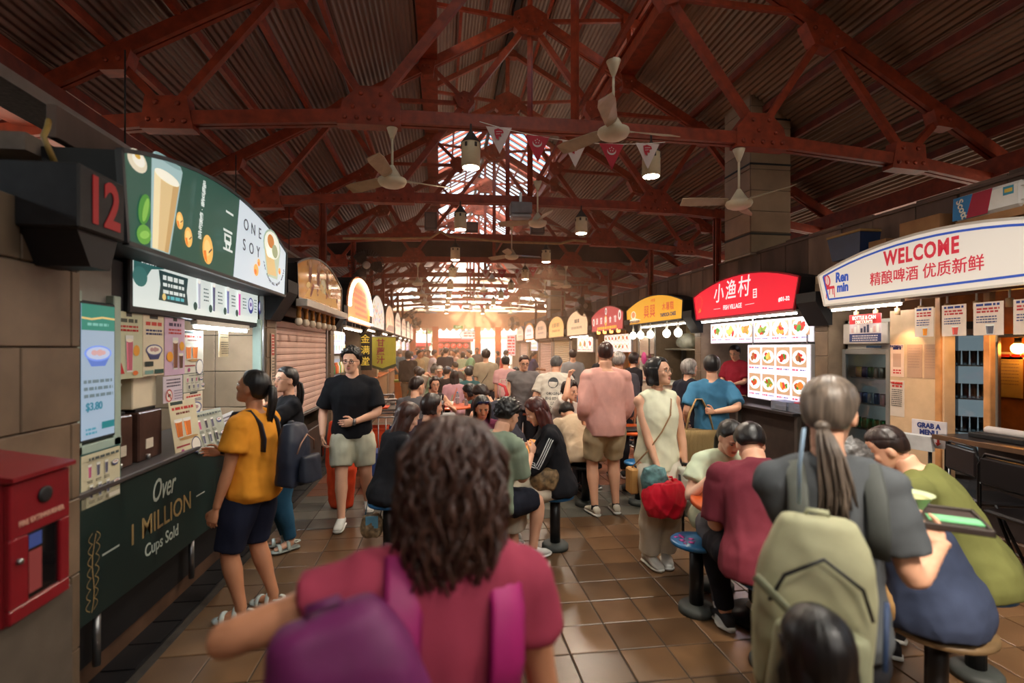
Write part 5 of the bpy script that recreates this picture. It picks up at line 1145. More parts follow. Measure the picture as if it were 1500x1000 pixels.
t = thing('cloth_bundle', 'white crumpled cloth lying on the dark bar counter', 'cloth', (4.60, 3.00, .965)); b = MB(); [b.ell((.07*i-.1, .03*math.sin(i*2), .025), (.07, .06, .03), 10, 6) for i in range(4)]; me = remesh(b, .012, 3); me.materials.clear(); me.materials.append(S(206,190,180, rough=.8)); o = ob('cloth', me, t)
# clutter on top of the bar sign
t = thing('storage_tub', 'dark blue plastic tub with a tan lid on the bar sign', 'box', (4.70, 5.25, 2.74), RZR); b = MB(); b.loft([[Vector((sx*a, sy*q, z)) for sx, sy in ((-1,-1),(1,-1),(1,1),(-1,1))] for a, q, z in ((.20, .13, 0), (.24, .16, .26))], True, 0, False); b.build('tub', S(36,52,84, rough=.4, var=.1), t); MB().rbox(-.25, .25, -.17, .17, .26, .29, .006).build('lid', S(150,116,70), t)
CARD = S(150,106,70, rough=.8, var=.12, scale=6)
for (x, y, z, w_, d, h, lab) in ((4.72, 4.35, 2.78, .42, .3, .19, 'brown cardboard box standing on the middle of the bar sign'), (4.72, 3.72, 2.78, .55, .3, .07, 'flat cardboard box under the toilet paper pack'), (4.75, 3.30, 2.76, .4, .3, .26, 'cardboard carton with a hand hole next to the toilet paper pack'), (4.74, 4.90, 2.76, .22, .2, .12, 'open small carton beside the blue tub')):
    t = thing('cardboard_box', lab, 'box', (x, y, z), RZR, 'cartons stored on the bar sign'); MB().rbox(-w_/2, w_/2, -d/2, d/2, 0, h, .004).build('carton', CARD, t); MB().box(-w_/2+.01, w_/2-.01, -.025, .025, h, h+.002).build('packing_tape', S(176,140,96, rough=.3), t)
t = thing('toilet_paper_pack', 'wrapped toilet paper pack with blue and red label on the bar sign', 'pack', (4.70, 3.74, 2.85), RZR)
MB().rbox(-.28, .28, -.13, .13, 0, .22, .03).build('wrap', S(222,220,216, rough=.25, var=.05), t); f = Flat(-.1305); f.poly([(-.28, .01), (-.16, .01), (-.10, .21), (-.27, .21)], c(50,120,176)); f.poly([(-.16, .01), (.02, .01), (.06, .21), (-.10, .21)], c(160,36,60)); f.rect(.14, .22, .12, .19, c(60,140,170)); f.rect(.15, .21, .14, .17, c(220,190,80)); f.build('picture_print', t); text('Scott', .085, PAPER, t, -.19, .10, -.136, bold=.002, ang=-72)
for k in range(4): MB().lathe([(.03, 0), (.055, .004), (.055, .0)], 14, (.285, -.07+.13*(k % 2), .055+.11*(k//2)), 0, True).build('roll_end', S(206,204,200), t)
def chair(loc, rz, label):
    t = thing('folding_chair', label, 'chair', loc, rz, 'black high chairs at the bar')
    b = MB(); b.rbox(-.19, .19, -.03, .0, .86, 1.10, .02); b.build('backrest', S(24,22,24, rough=.3, var=.05), t)
    MB().tube([(-.20, -.01, .0), (-.20, -.01, 1.02), (-.15, -.01, 1.12), (.15, -.01, 1.12), (.20, -.01, 1.02), (.20, -.01, 0)], .013, 8).build('frame', S(30,30,32, rough=.3, metal=.7, var=0), t)
    MB().rbox(-.19, .19, 0, .36, .62, .66, .015).build('seat', S(24,22,24, rough=.35, var=.05), t)
    for x in (-.19, .19): MB().tube([(x, .34, 0), (x, .10, .64)], .012, 8).build('leg', S(30,30,32, rough=.3, metal=.7, var=0), t)
    MB().tube([(-.19, .27, .2), (.19, .27, .2)], .01, 6).build('stretcher', STEEL, t); t.scale = (1, 1, .86)
chair((4.08, 3.50, 0), RZR-.35, 'black high folding chair behind the man in the green shirt'); chair((3.85, 3.0, 0), RZR-.1, 'black high folding chair at the right edge of the bar')
# ================================================================ right row, second stall: fish dishes
t, W = sign('R', 5.85, 8.55, 'glowing red arched sign with three large white brush characters', EM(226,16,46,1.0), zb=2.22, ze=2.62, zm=2.83, frame=S(150,20,36), inset=.10)
wt = EM(244,226,226,1.0); gd = EM(214,120,50,.8)
for i, (ch, sz, dz) in enumerate((('小', .32, -.01), ('渔', .32, .01), ('村', .33, .02))): text(ch, sz, wt, t, .83+.345*i, 2.595+dz, -.006, bold=.0022, sx=.95, shear=.12)
text('FISH VILLAGE', .10, wt, t, 1.22, 2.36, -.006, bold=.002, sx=.86); text('#01-32', .075, wt, t, 2.42, 2.365, -.006, bold=.003)
f = Flat(-.004, .0004); f.line([(.68, 2.36), (.88, 2.36)], .006, wt); f.line([(1.56, 2.36), (1.78, 2.365)], .006, wt); f.rect(1.75, 1.84, 2.44, 2.57, wt)
for z in (2.47, 2.505, 2.54): f.rect(1.765, 1.825, z-.012, z+.012, EM(214,60,80,1))
f.line([(.22+.10*math.cos(a), 2.49+.13*math.sin(a)) for a in np.linspace(0, 6.28, 20)], .005, gd); f.poly([(.19, 2.33), (.28, 2.34), (.30, 2.38), (.22, 2.37)], gd); f.ell(.25, 2.39, .02, .015, gd); f.build('picture_print', t)
tube_light('R', 5.95, 8.35, 4.50, 2.17, 24, (255,246,250), 'long white tube under the red fish sign')
menu_panel('R', 5.90, 8.42, 1.80, 2.14, 'upper lit menu strip of six fish dishes', 6, 1, .05, 1.08, (238,226,240), 7)
menu_panel('R', 5.92, 7.28, .97, 1.775, 'large lit menu board of eight dishes facing the blue shirted man', 4, 2, .02, 1.1, (240,230,246), 8)
t = thing('counter', 'dark worn counter of the fish stall', 'counter', (4.42, 8.5, 0), RZR); MB().rbox(0, 2.64, -.05, .8, .86, .90, .006).build('worktop', S(36,32,32, rough=.35, var=.2), t); MB().rbox(.02, 2.62, .12, .18, .11, .86, .004).build('front_panel', S(44,34,30, rough=.6, var=.2), t)
for x in (.1, 1.3, 2.6): MB().rbox(x-.03, x+.03, .02, .08, .1, .86, .004).build('leg', S(90,84,80, metal=.6, rough=.4), t)
for k in range(2): t = thing('plastic_tub', ['clear plastic cutlery tub below the lit menu board', 'clear plastic tub with a red lid below the lit menu board'][k], 'box', (4.46, 6.42-.36*k, .90), RZR); b = MB(); b.box(0, .32, 0, .003, 0, .12); b.box(0, .32, .2, .203, 0, .12); b.box(0, .003, 0, .2, 0, .12); b.box(.317, .32, 0, .2, 0, .12); b.box(0, .32, 0, .2, 0, .004); b.build('tub', S(190,196,216, rough=.1, trans=.7, var=0), t); tag(MB().rbox(.03, .28, .03, .17, .005, .06, .01).build('cutlery', S(60,56,70, rough=.3, metal=.5), t), kind='stuff'); (k and MB().rbox(.1, .3, .0, .2, .12, .135, .003).build('lid', S(170,40,60), t))
t = thing('price_card', 'small teal card with red print on the fish counter', 'card', (4.42, 7.34, .90), RZR); MB().rbox(-.09, .09, 0, .006, 0, .19, .002).build('card', S(40,120,120), t); f = Flat(-.001); f.rows(-.07, .07, .14, 2, .03, .02, c(190,60,70), random.Random(2)); f.rect(.02, .07, .02, .06, PAPER); f.build('picture_print', t)
for z, lab in ((1.30, 'upper steel shelf in the fish stall kitchen'), (1.62, 'top steel shelf in the fish stall kitchen')): t = thing('shelf', lab, 'shelf', (6.3, 8.5, z), RZR); MB().rbox(0, 1.6, 0, .65, 0, .03, .004).build('shelf_board', STEEL, t); [MB().box(x, x+.02, .38, .42, -.10, 0).build('bracket', STEEL, t) for x in (.1, 1.4)]
for k in range(6): o = MB().lathe([(.10, 0), (.12, .02), (.12, .18), (.125, .19)], 16).build('cooking_pot', S(*[(150,150,150),(170,165,160),(190,180,60),(120,116,112),(180,180,176),(150,146,140)][k], rough=.3, metal=.6 if k != 2 else 0, var=0)); o.location = (6.5, 8.3-.26*k, 1.33 if k % 2 else 1.65); tag(o, ['steel pot on the top shelf by the pillar', 'pale pot on the upper shelf', 'yellow pot on the top shelf', 'dark pot on the upper shelf', 'pale pot on the top shelf', 'dull pot at the right of the upper shelf'][k]+' in the fish stall', 'pot')
tube_light('R', 6.4, 8.0, 5.8, 2.45, 14, (240,240,255), 'white tube light inside the fish stall', .18)
# ================================================================ right row, third stall: tapioca cakes
t, W = sign('R', 8.95, 11.85, 'yellow arched sign with red characters over white bulbs', EM(226,160,36,.95), zb=2.27, ze=2.62, zm=2.84, frame=S(60,52,48), inset=.04)
rc = EM(196,84,50,.95)
text('興興', .30, rc, t, 1.37, 2.49, -.006, bold=.0025, sx=.95, spacing=1.25); text('木薯糕', .17, rc, t, 2.27, 2.545, -.006, bold=.002, spacing=1.15); text('TAPIOCA CAKE', .10, EM(70,60,80,.95), t, 2.27, 2.39, -.006, bold=.004); text('小食部', .075, rc, t, 1.55, 2.73, -.006); text('NYONYA KUEH', .085, EM(70,60,80,.95), t, .52, 2.33, -.006, bold=.003)
f = Flat(-.004, .0004); f.ell(.45, 2.48, .15, .10, EM(240,226,190,.95)); f.ell(.45, 2.49, .11, .07, EM(226,140,90,.95)); f.poly([(.1, 2.36), (.5, 2.42), (.9, 2.36), (.5, 2.34)], EM(240,230,200,.95)); f.build('picture_print', t)
for k, y in enumerate((9.25, 9.75, 10.55, 11.1, 11.55)):
    t = thing('bulb_lamp', NTH[k]+' glowing bulb from the right under the yellow tapioca sign', 'lamp', (4.50, y, 2.02), 0, 'glowing bulbs of the tapioca stall'); MB().ell((0, 0, 0), (.075, .075, .085), 14, 10).build('bulb', EM(255,246,226,9), t); MB().lathe([(.025, .08), (.025, .16), (.012, .17), (.012, .27)], 10).build('holder', WHITE, t)
tube_light('R', 9.1, 11.4, 4.62, 2.20, 12, (255,246,226), 'white tube light behind the tapioca bulbs')
b = MB(); b.box(5.9, 5.95, 8.9, 11.8, .1, 2.62); tag(b.build('wall_right', S(206,186,150, rough=.6, var=.08)), kind='structure')
for k in range(2):
    t = thing('louvre_rack', ['steel tray rack left in the tapioca stall', 'steel tray rack right in the tapioca stall'][k], 'rack', (5.57, 10.35-.78*k, 1.0), RZR)
    for x in (0, .66): MB().rbox(x, x+.03, 0, .3, 0, 1.0, .004).build('upright', STEEL, t)
    for j in range(6): MB().rbox(.03, .66, .02, .3, .06+j*.16, .14+j*.16, .004, mat=None).build('tray', S(196,206,200, rough=.3, metal=.4), t)
t = thing('sack', 'pale plastic sack on the shelf of the tapioca stall', 'sack', (5.5, 10.9, 1.72)); b = MB(); b.ell((0, 0, .16), (.16, .36, .18), 14, 10); b.ell((0, .3, .14), (.10, .12, .1), 10, 8); me = remesh(b, .03, 3); wrinkle(me, .008); me.materials.clear(); me.materials.append(S(206,206,190, rough=.35)); ob('bag', me, t)
t = thing('shelf', 'long shelf under the sack in the tapioca stall', 'shelf', (5.35, 11.7, 1.68), RZR); MB().rbox(0, 2.7, 0, .5, 0, .04, .004).build('shelf_board', S(170,160,146), t)
for x in (.05, 2.6): MB().rbox(x, x+.04, .40, .50, -1.58, 0, .004).build('upright', STEEL, t)
counter('R', 8.95, 11.66, 'glass topped counter of the tapioca stall', S(190,176,160, var=.1), S(200,196,186, var=.1), 1.0)
t = thing('paper_notice', 'round pink sticker on the tapioca stall window', 'sticker', (4.58, 11.1, 1.50), RZR); MB().lathe([(.14, 0), (.14, .006)], 24, mat=Matrix.Rotation(R(90), 4, 'X')).build('disc', S(226,60,140, emit=.25, var=0), t)
for k in range(4): poster(['old photo poster left of the tapioca racks', 'white notice under the pink sticker', 'red bordered notice below the white one', 'small photo beside the old poster'][k], (4.62, [11.2, 11.2, 11.1, 10.75][k], [1.55, 1.22, .98, 1.6][k]), RZR, [.5, .5, .36, .2][k], [.45, .28, .34, .4][k], [dn(2), dn(1), dn(0), dn(2)][k], [(190,170,150), (220,210,196), (222,190,170), (176,160,146)][k], name='notice', group='notices on the tapioca stall')
# ================================================================ right row, the stalls beyond
t, W = sign('R', 12.05, 14.75, 'dark pink arched sign with pale characters and a yellow disc', EM(186,62,66,.95), zb=2.2, ze=2.62, zm=2.86, frame=S(120,50,46))
for i, ch in enumerate('源豐美食館'): text(ch, .19, EM(236,214,206,.95), t, .58+.38*i, 2.47+.0, -.008, bold=.003)
f = Flat(-.003, .0003)
for x, z, r, col in ((.24, 2.47, .11, (236,226,216)), (2.42, 2.56, .13, (236,226,216)), (1.34, 2.47, .14, (232,176,50)), (1.36, 2.72, .10, (236,226,216))): f.ell(x, z, r*.8, r, EM(*col, .95)); f.ell(x, z, r*.4, r*.55, EM(130,60,60,.95))
f.rows(.6, 2.2, 2.28, 1, .02, .07, EM(232,176,50,.95), random.Random(3)); f.build('picture_print', t)
menu_panel('R', 12.2, 14.3, 1.62, 2.10, 'lit menu box with rows of orange dishes under the pink sign', 7, 2, .05, 1.1, (240,226,220), 12)
for k in range(4): t = thing('spot_lamp', NTH[k]+' orange glowing spot lamp from the right under the pink sign', 'lamp', (4.48, 12.5+.55*k, 2.12), 0, 'orange spot lamps of the pink stall'); MB().lathe([(.03, 0), (.05, .02), (.05, .10)], 12).build('head', EM(255,160,80,5), t); MB().lathe([(.01, .1), (.01, .16)], 6).build('stem', WHITE, t)
b = MB(); b.box(5.6, 5.65, 12.0, 14.8, .1, 2.62); tag(b.build('wall_right', S(220,130,50, rough=.6, var=.1)), kind='structure'); tube_light('R', 12.4, 14.2, 5.2, 1.95, 14, (255,190,110), 'warm tube light inside the pink stall', .68)
counter('R', 12.05, 14.68, 'orange lit counter of the pink stall', S(190,120,70, var=.1), S(206,160,110, var=.1))
RS = [(15.10, 17.75, 'cream round-topped sign with small dark lettering', (226,190,146), 1), (18.15, 20.80, 'golden round-topped sign over a closed shutter', (232,176,96), 0), (21.20, 23.85, 'dull mauve round-topped sign over a closed shutter', (206,164,132), 0), (24.25, 26.9, 'white round sign with a yellow and red rim', (226,226,230), 1), (27.3, 29.9, 'peach round sign at the end of the right row', (232,184,150), 0)]
for k, (a, b_, lab, col, op) in enumerate(RS):
    t, W = sign('R', a, b_, lab, EM(*col, .95), zb=2.15, ze=2.5, zm=2.96, kind='semi', frame=S(110,90,70) if k != 3 else S(230,150,40, emit=.5), fw=.03 if k != 3 else .09); f = Flat(-.003, .0003); rg = random.Random(k)
    f.rows(W*.4, W*.62, 2.62, 1, .02, .12, EM(*[int(v*.5) for v in col], .95), rg) if k == 0 else f.rows(W*.25, W*.75, 2.62, 1, .02, .16, EM(*[int(v*.72) for v in col], .95), rg); f.rows(W*.25, W*.75, 2.40, 1, .02, .08, EM(*[int(v*.72) for v in col], .95), rg); f.build('picture_print', t)
    if op:
        menu_panel('R', a+.3, b_-.5, 1.60, 2.08, 'lit crab dish poster under the cream round sign' if k == 0 else 'blue lit menu box under the yellow-rimmed sign', 3 if k == 0 else 5, 1 if k == 0 else 2, .05, 1.1, (226,206,190) if k == 0 else (190,206,236), 80+k)
        counter('R', a, b_, 'steel and glass counter under the cream round sign' if k == 0 else 'steel counter under the yellow-rimmed sign', S(180,170,160, var=.1), STEEL); tube_light('R', a+.2, b_-.3, 4.5, 2.10, 16, (255,246,230), 'tube light under the cream round sign' if k == 0 else 'tube light under the yellow-rimmed sign')
        b = MB(); b.box(5.6, 5.65, a, b_, .1, 2.62); tag(b.build('wall_right', S(206,196,180, rough=.6, var=.1)), kind='structure')
    else: shutter('R', a, b_, .15, 2.05, ['x', 'yellowish closed roller shutter in the right row', 'pink closed roller shutter in the right row', 'x', 'closed roller shutter at the end of the right row'][k], S(*[(0,0,0),(206,180,136),(200,160,140),(0,0,0),(206,170,146)][k], rough=.45, var=.1, metal=.1) if k != 3 else WHITE, False)
t = thing('glass_screen', 'upright glass screen with notices at the tapioca stall', 'screen', (4.62, 11.55, 1.0), RZR); MB().box(0, .95, .012, .018, .0, 1.0).build('pane', S(220,230,226, rough=.04, trans=1.0, var=0), t); [MB().rbox(x, x+.03, .005, .03, 0, 1.25, .003).build('post', STEEL, t) for x in (0, .92)]
t = thing('side_sign', 'small red and white upright sign at the end of the right row', 'sign', (4.05, 29.3, 1.3)); MB().tube([(0, .02, -1.3), (0, .02, .1)], .03, 8).build('post', STEEL, t); MB().rbox(-.25, .25, 0, .05, 0, 1.2, .01).build('board', EM(236,206,206,.9), t); f = Flat(-.001); f.rows(-.2, .2, 1.05, 6, .18, .10, EM(214,60,60,.9), random.Random(1)); f.build('picture_print', t)
# ---- weathered boards above the right row
bl = thing('board_cladding', 'weathered upright boards above the right row of stalls', 'cladding', (4.82, 0, 2.66)); y = 2.7; k = 0
BD = [S(*q, rough=.8, var=.25, scale=4, stretch=(1,1,.2), bump=.2) for q in ((112,88,78), (96,76,68), (124,100,88), (86,66,58))]
while y < 29:
    wd = rnd.uniform(.42, .60); b = MB(); b.rbox(-.02+rnd.uniform(-.006,.006), .02, y+.006, min(y+wd, 29.2)-.006, 0, .56+rnd.uniform(-.02,.02), .004); b.build('board', BD[rnd.randrange(4)], bl); y += wd
MB().rbox(-.035, .0, 2.7, 29.2, .50, .53, .004).build('rail', S(90,70,62), bl)
# low boards above the left row
bl = thing('board_cladding', 'dark upright boards above the left row of stalls', 'cladding', (-1.83, 0, 2.72)); y = 2.7
while y < 29:
    wd = rnd.uniform(.42, .60); b = MB(); b.rbox(-.02, .02+rnd.uniform(-.006,.006), y+.006, min(y+wd, 29.2)-.006, 0, .16, .004); b.build('board', BD[rnd.randrange(4)], bl); y += wd
# ================================================================ hanging fixtures
CREAM = S(206,194,170, rough=.4, var=.05); LAMPC = S(190,172,142, rough=.5, var=.08)
def ceiling_fan(x, y, ztop, zhub, ang, label):
    t = thing('ceiling_fan', label, 'fan', (x, y, zhub), R(ang), 'ceiling fans')
    MB().lathe([(.018, ztop-zhub-.14), (.055, ztop-zhub-.04), (.07, ztop-zhub)], 16).build('canopy', CREAM, t)
    MB().lathe([(.013, .10), (.013, ztop-zhub-.12)], 10).build('rod', CREAM, t)
    MB().lathe([(.02, .14), (.045, .10), (.10, .01), (.145, -.005), (.15, -.03), (.13, -.065), (.09, -.085), (.04, -.09)], 24).build('motor', CREAM, t)
    for k in range(3):
        a = R(120*k); m = Matrix.Rotation(a, 4, 'Z'); b = MB(); b.loft([[m @ Vector((r, w_*s_, z)) for s_, z in ((-1, -.012-.02), (1, -.012+.03), (1, -.004+.03), (-1, -.004-.02))] for r, w_ in ((.13, .035), (.20, .055), (.55, .075), (.66, .055))], True, 0, False); b.build('blade', S(170,150,126, rough=.4), t)
ceiling_fan(-.50, 5.5, 4.06, 3.50, 20, 'ceiling fan on the nearest truss, left of the pennants')
ceiling_fan(1.60, 4.60, 4.40, 3.76, 5, 'nearest and largest ceiling fan, in front of the pennants')
ceiling_fan(3.42, 5.5, 4.02, 3.42, 50, 'ceiling fan in front of the tall tiled duct')
ceiling_fan(1.55, 8.1, 4.40, 3.76, 35, 'ceiling fan in the middle above the grey speaker')
ceiling_fan(1.52, 10.9, 4.40, 3.72, 10, 'middle ceiling fan beyond the second fan of the row')
n = 0
for k, y in enumerate((14.0, 16.9, 19.7, 22.6, 25.4)):
    for x, nm in ((-.6, 'left'), (1.5, 'middle'), (3.5, 'right')):
        ceiling_fan(x, y+(.05 if x != 1.5 else .95), 4.05 if x != 1.5 else 4.40, 3.50 if x != 1.5 else 3.76, 17*k+x*30, 'far ceiling fan, %s of the %s row from the front' % (nm, ('fourth', 'fifth', 'sixth', 'seventh', 'eighth')[k]))
def pendant(x, y, zt, label):
    t = thing('pendant_lamp', label, 'lamp', (x, y, zt), R(rnd.uniform(0, 90)), 'tower shaped pendant lamps')
    MB().lathe([(.10, -.42), (.10, -.16), (.096, -.155)], 20).build('shade', LAMPC, t)
    MB().lathe([(.108, -.165), (.012, -.03), (.010, .04)], 20).build('cap', S(52,44,42, rough=.6), t)
    MB().lathe([(.088, -.425), (.088, -.418)], 20).build('diffuser', EM(255,232,196,36), t)
    pl = bpy.data.lights.new('pendant_light', 'SPOT'); pl.energy = (50 if x < 1 else 340) if y < 4 else 300; pl.color = (1, .93, .82) if y < 4 else (1, .84, .66); pl.spot_size = R(150); pl.spot_blend = .5; pl.shadow_soft_size = .085; po = bpy.data.objects.new('pendant_light', pl); COL.objects.link(po); po.location = (x, y, zt-.43)
    for a in (0, 60, 120, 180, 240, 300): MB().rbox(-.014, .014, -.106, -.098, -.225, -.18, .002, mat=Matrix.Rotation(R(a), 4, 'Z')).build('vent', S(58,48,44), t)
OR = ('first', 'second', 'third', 'fourth', 'fifth', 'sixth', 'seventh', 'eighth', 'ninth')
for k in range(-3, 9):  # rows before the first visible truss are unseen, added for frontal light
    for x, nm in ((.32, 'left'), (2.32, 'right')):
        pendant(x, 5.42+2.85*k, 4.05 if k != -1 else 4.36, ('%s pendant lamp under the %s truss' % (nm, OR[k])) if k >= 0 else '%s pendant lamp %s behind the viewpoint, added as unseen front light' % (nm, ('just', 'next', 'farthest')[-1-k]))
# pennants on strings
PW, PR_ = S(200,180,176, rough=.7, var=.04), S(170,38,54, rough=.7, var=.04)
def bunting(x0, x1, y, z0, z1, n, label, big=True):
    t = thing('bunting', label, 'bunting', (0, y, 0), 0, 'strings of red and white pennants'); P = lambda u: (x0+(x1-x0)*u, 0, z0+(z1-z0)*u-.10*4*u*(1-u))
    MB().tube([P(u) for u in np.linspace(0, 1, 13)], .004, 5).build('string', WHITE, t)
    for k in range(n):
        x, _, z = P((k+.5)/n); w_, h = .135, .27; red = k % 2
        b = MB(); b.add([(x-w_, -.004, z), (x+w_, -.004, z), (x+.01, .015, z-h), (x-w_, .004, z), (x+w_, .004, z), (x+.012, .02, z-h)], [(0,2,1), (3,4,5), (0,1,4,3), (1,2,5,4), (2,0,3,5)]); p = b.build('pennant', PR_ if red else PW, t)
        f = Flat(-.006, .0003)
        if big:
            if red:
                f.ell(x, z-.075, .05, .045, PW); f.ell(x, z-.062, .046, .038, PR_)
                for i in range(5): a = i*1.257; f.ell(x+.022*math.sin(a), z-.058+.02*math.cos(a), .007, .007, PW, 6)
            else:
                f.poly([(x-.05, z-.03), (x-.01, z-.015), (x+.04, z-.03), (x+.05, z-.06), (x+.02, z-.07), (x+.025, z-.10), (x-.005, z-.10), (x+.0, z-.135), (x-.03, z-.12), (x-.045, z-.08)], PR_); f.line([(x-.03, z-.05), (x+.03, z-.045)], .006, PW); f.line([(x-.03, z-.075), (x+.01, z-.07)], .006, PW)
            f.build('emblem', p)
bunting(.40, 2.42, 5.28, 4.06, 3.96, 5, 'string of lion and crescent pennants under the nearest truss')
bunting(.15, 2.75, 13.95, 3.95, 4.0, 6, 'string of pennants by the dark board across the hall')
bunting(.15, 2.75, 19.6, 4.0, 4.0, 6, 'string of pennants far down the hall', True)
bunting(.2, 2.8, 25.3, 3.95, 4.0, 5, 'farthest string of pennants near the orange posts', False)
# speaker and small boxes on the trusses
t = thing('speaker_box', 'grey speaker box hanging from the second truss', 'speaker', (1.28, 8.15, 3.93)); MB().rbox(-.17, .17, -.12, .12, -.06, .12, .01).build('case', S(116,112,118, rough=.5), t); MB().rbox(-.16, .16, -.10, .10, -.13, -.06, .02).build('grille', S(150,146,150, rough=.4), t); MB().box(-.02, .02, -.02, .02, .12, .3).build('bracket', STEEL, t)
for x, z, w_, h, lab in ((-.55+.35, 4.24, .26, .36, 'upright dark equipment box on the third truss'), (.66, 4.22, .28, .20, 'grey junction box on the third truss'), (2.1, 4.22, .3, .24, 'dark equipment box right of the middle on the third truss')):
    t = thing('junction_box', lab, 'box', (x, 11.02, z)); MB().rbox(-w_/2, w_/2, -.08, .08, 0, h, .008).build('case', S(84,72,70, rough=.5), t); MB().rbox(-w_/2+.03, w_/2-.03, -.086, -.08, .03, h-.03, .003).build('cover', S(104,90,86, rough=.5), t)
b = MB(); b.tube([(-2.0, 11.0, 4.0), (-1.0, 10.98, 4.02), (-.2, 10.98, 4.06), (.0, 10.98, 4.2), (.2, 10.98, 4.1), (1.4, 10.98, 4.02), (2.6, 10.98, 4.02), (2.9, 10.98, 4.1), (3.2, 10.98, 4.08)], .028, 8); tag(b.build('conduit', S(150,116,80, rough=.5, var=.2)), 'long pale cable conduit along the third truss', 'conduit')
# cable tray on the left
t = thing('cable_tray', 'long perforated cable tray above the left sign', 'tray', (-2.45, 0, 3.16)); MB().box(-.14, .14, 1.0, 12, 0, .012).build('tray_floor', S(120,112,104, rough=.5, metal=.4, var=.2, scale=40), t)
for s_ in (-1, 1): MB().box(s_*.14-.006, s_*.14+.006, 1.0, 12, 0, .07).build('tray_side', S(150,140,130, rough=.4, metal=.4), t)
for k in range(5): MB().tube([(.0, 2.2+2.2*k, .02), (.0, 2.2+2.2*k, .9)], .006, 6).build('hanger', BLACK, t)
MB().beam((-2.62, .8, 3.42), (-2.62, 12, 3.42), .10, .16).build('eaves_girder', REDD, ceil)
# exhaust ducts clad in panels
def duct(x0, x1, y0, y1, z0, z1, label, n):
    t = thing('exhaust_duct', label, 'duct', (0, 0, 0)); h = (z1-z0)/n
    b = MB(); b.box(x0+.01, x1-.01, y0+.01, y1-.01, z0, z1); b.build('core', S(92,76,62), t)
    for k in range(n):
        m = S(*[int(v*(.92+.05*((k*7) % 4))) for v in (138,112,90)], rough=.55, var=.12, scale=3); MB().rbox(x0, x1, y0-.012, y0, z0+k*h+.004, z0+(k+1)*h-.004, .004).build('panel', m, t); MB().rbox(x0-.012, x0, y0, y1, z0+k*h+.004, z0+(k+1)*h-.004, .004).build('panel', m, t)
    for z in (z0+.28, z0+1.35, z0+2.05):
        if z < z1: MB().rbox(x0-.02, x1+.01, y0-.02, y1, z, z+.03, .004).build('band', BLACK, t)
    MB().rbox(x0-.02, x1+.02, y0-.02, y1+.02, z0-.03, z0, .004).build('bottom_rim', S(150,136,120), t)
duct(4.70, 5.36, 7.25, 7.95, 3.18, 5.75, 'tall beige panelled exhaust duct rising to the roof', 8)
duct(4.75, 5.40, 21.8, 22.5, 3.10, 5.3, 'smaller beige exhaust duct far down the right row', 7)
# wall fans
def wall_fan(x, y, z, rz, r, label, tilt=15):
    t = thing('wall_fan', label, 'fan', (x, y, z), R(rz)); t.rotation_euler = (R(-tilt), 0, R(rz)); wire = S(58,46,42, rough=.4, metal=.5, var=0)
    b = MB(); Q = lambda rr, a, y_: (rr*math.cos(a), y_, rr*math.sin(a))
    for k in range(40): a = 2*math.pi*k/40; b.tube([Q(.06, a, -.12), Q(r*.7, a, -.11), Q(r, a, -.04), Q(r*.6, a, .06)], .0032, 4)
    for rr, y_ in ((r, -.04), (r*.7, -.112), (r*.4, -.118)): b.tube([Q(rr, a, y_) for a in np.linspace(0, 2*math.pi, 33)], .005, 4)
    tag(b.build('cage', wire, t), kind='stuff'); m = Matrix.Rotation(R(90), 4, 'X')
    MB().lathe([(.07, .10), (.075, .13), (.04, .135)], 16, mat=m).build('badge', S(150,140,136, rough=.3), t); MB().lathe([(.05, -.18), (.085, -.16), (.085, -.04), (.03, -.02), (.02, .06)], 16, mat=m).build('motor', S(70,60,58, rough=.4), t)
    for k in range(3):
        a = R(120*k); mm = Matrix.Rotation(a, 4, 'Y'); b = MB(); b.loft([[mm @ Vector((q, y_, w_*s_)) for s_, y_ in ((-1, -.05), (1, -.01), (1, -.002), (-1, -.042))] for q, w_ in ((.05, .03), (.15, .10), (r*.85, .12), (r*.92, .06))], True, 0, False); b.build('blade', S(72,60,56, rough=.4), t)
    MB().tube([(0, .14, 0), (0, .30, -.08), (0, .42, -.08)], .022, 8).build('bracket', BLACK, t)
wall_fan(-1.42, 10.2, 3.30, 10, .33, 'large round wall fan above the bulb-edged sign', 5)
wall_fan(-1.15, 20.4, 3.05, -60, .36, 'tilted wall fan over the left row, facing down', 55)
wall_fan(-1.2, 26.5, 3.0, -30, .3, 'farthest wall fan of the left row', 20)
wall_fan(4.25, 14.9, 2.98, 15, .30, 'dark round wall fan over the cream round sign', 0)
wall_fan(3.9, 27.2, 3.05, 30, .4, 'wall fan at the end of the right row', 0)
t = thing('exit_sign', 'small green exit sign under the far fascia', 'sign', (1.05, 30.34, 2.98)); MB().rbox(-.28, .28, 0, .06, -.10, .10, .01).build('case', EM(96,140,70,.8), t); text('EXIT', .15, EM(220,240,210,1), t, 0, 0, -.004)
t = thing('direction_sign', 'pale blue arrow shaped sign hanging at the hall end', 'sign', (1.62, 30.34, 2.52)); MB().prism([(-.55, 0), (-.38, -.26), (.5, -.26), (.5, .26), (-.38, .26)], 0, .05).build('board', S(90,140,160), t); f = Flat(-.001); f.poly([(-.48, 0), (-.34, -.20), (.44, -.20), (.44, .20), (-.34, .20)], c(196,214,216)); f.rows(-.25, .38, .10, 2, .16, .08, c(150,90,90), random.Random(5)); f.build('picture_print', t); [MB().tube([(x, .03, .26), (x, .03, .6)], .01, 6).build('hanger', BLACK, t) for x in (-.2, .4)]
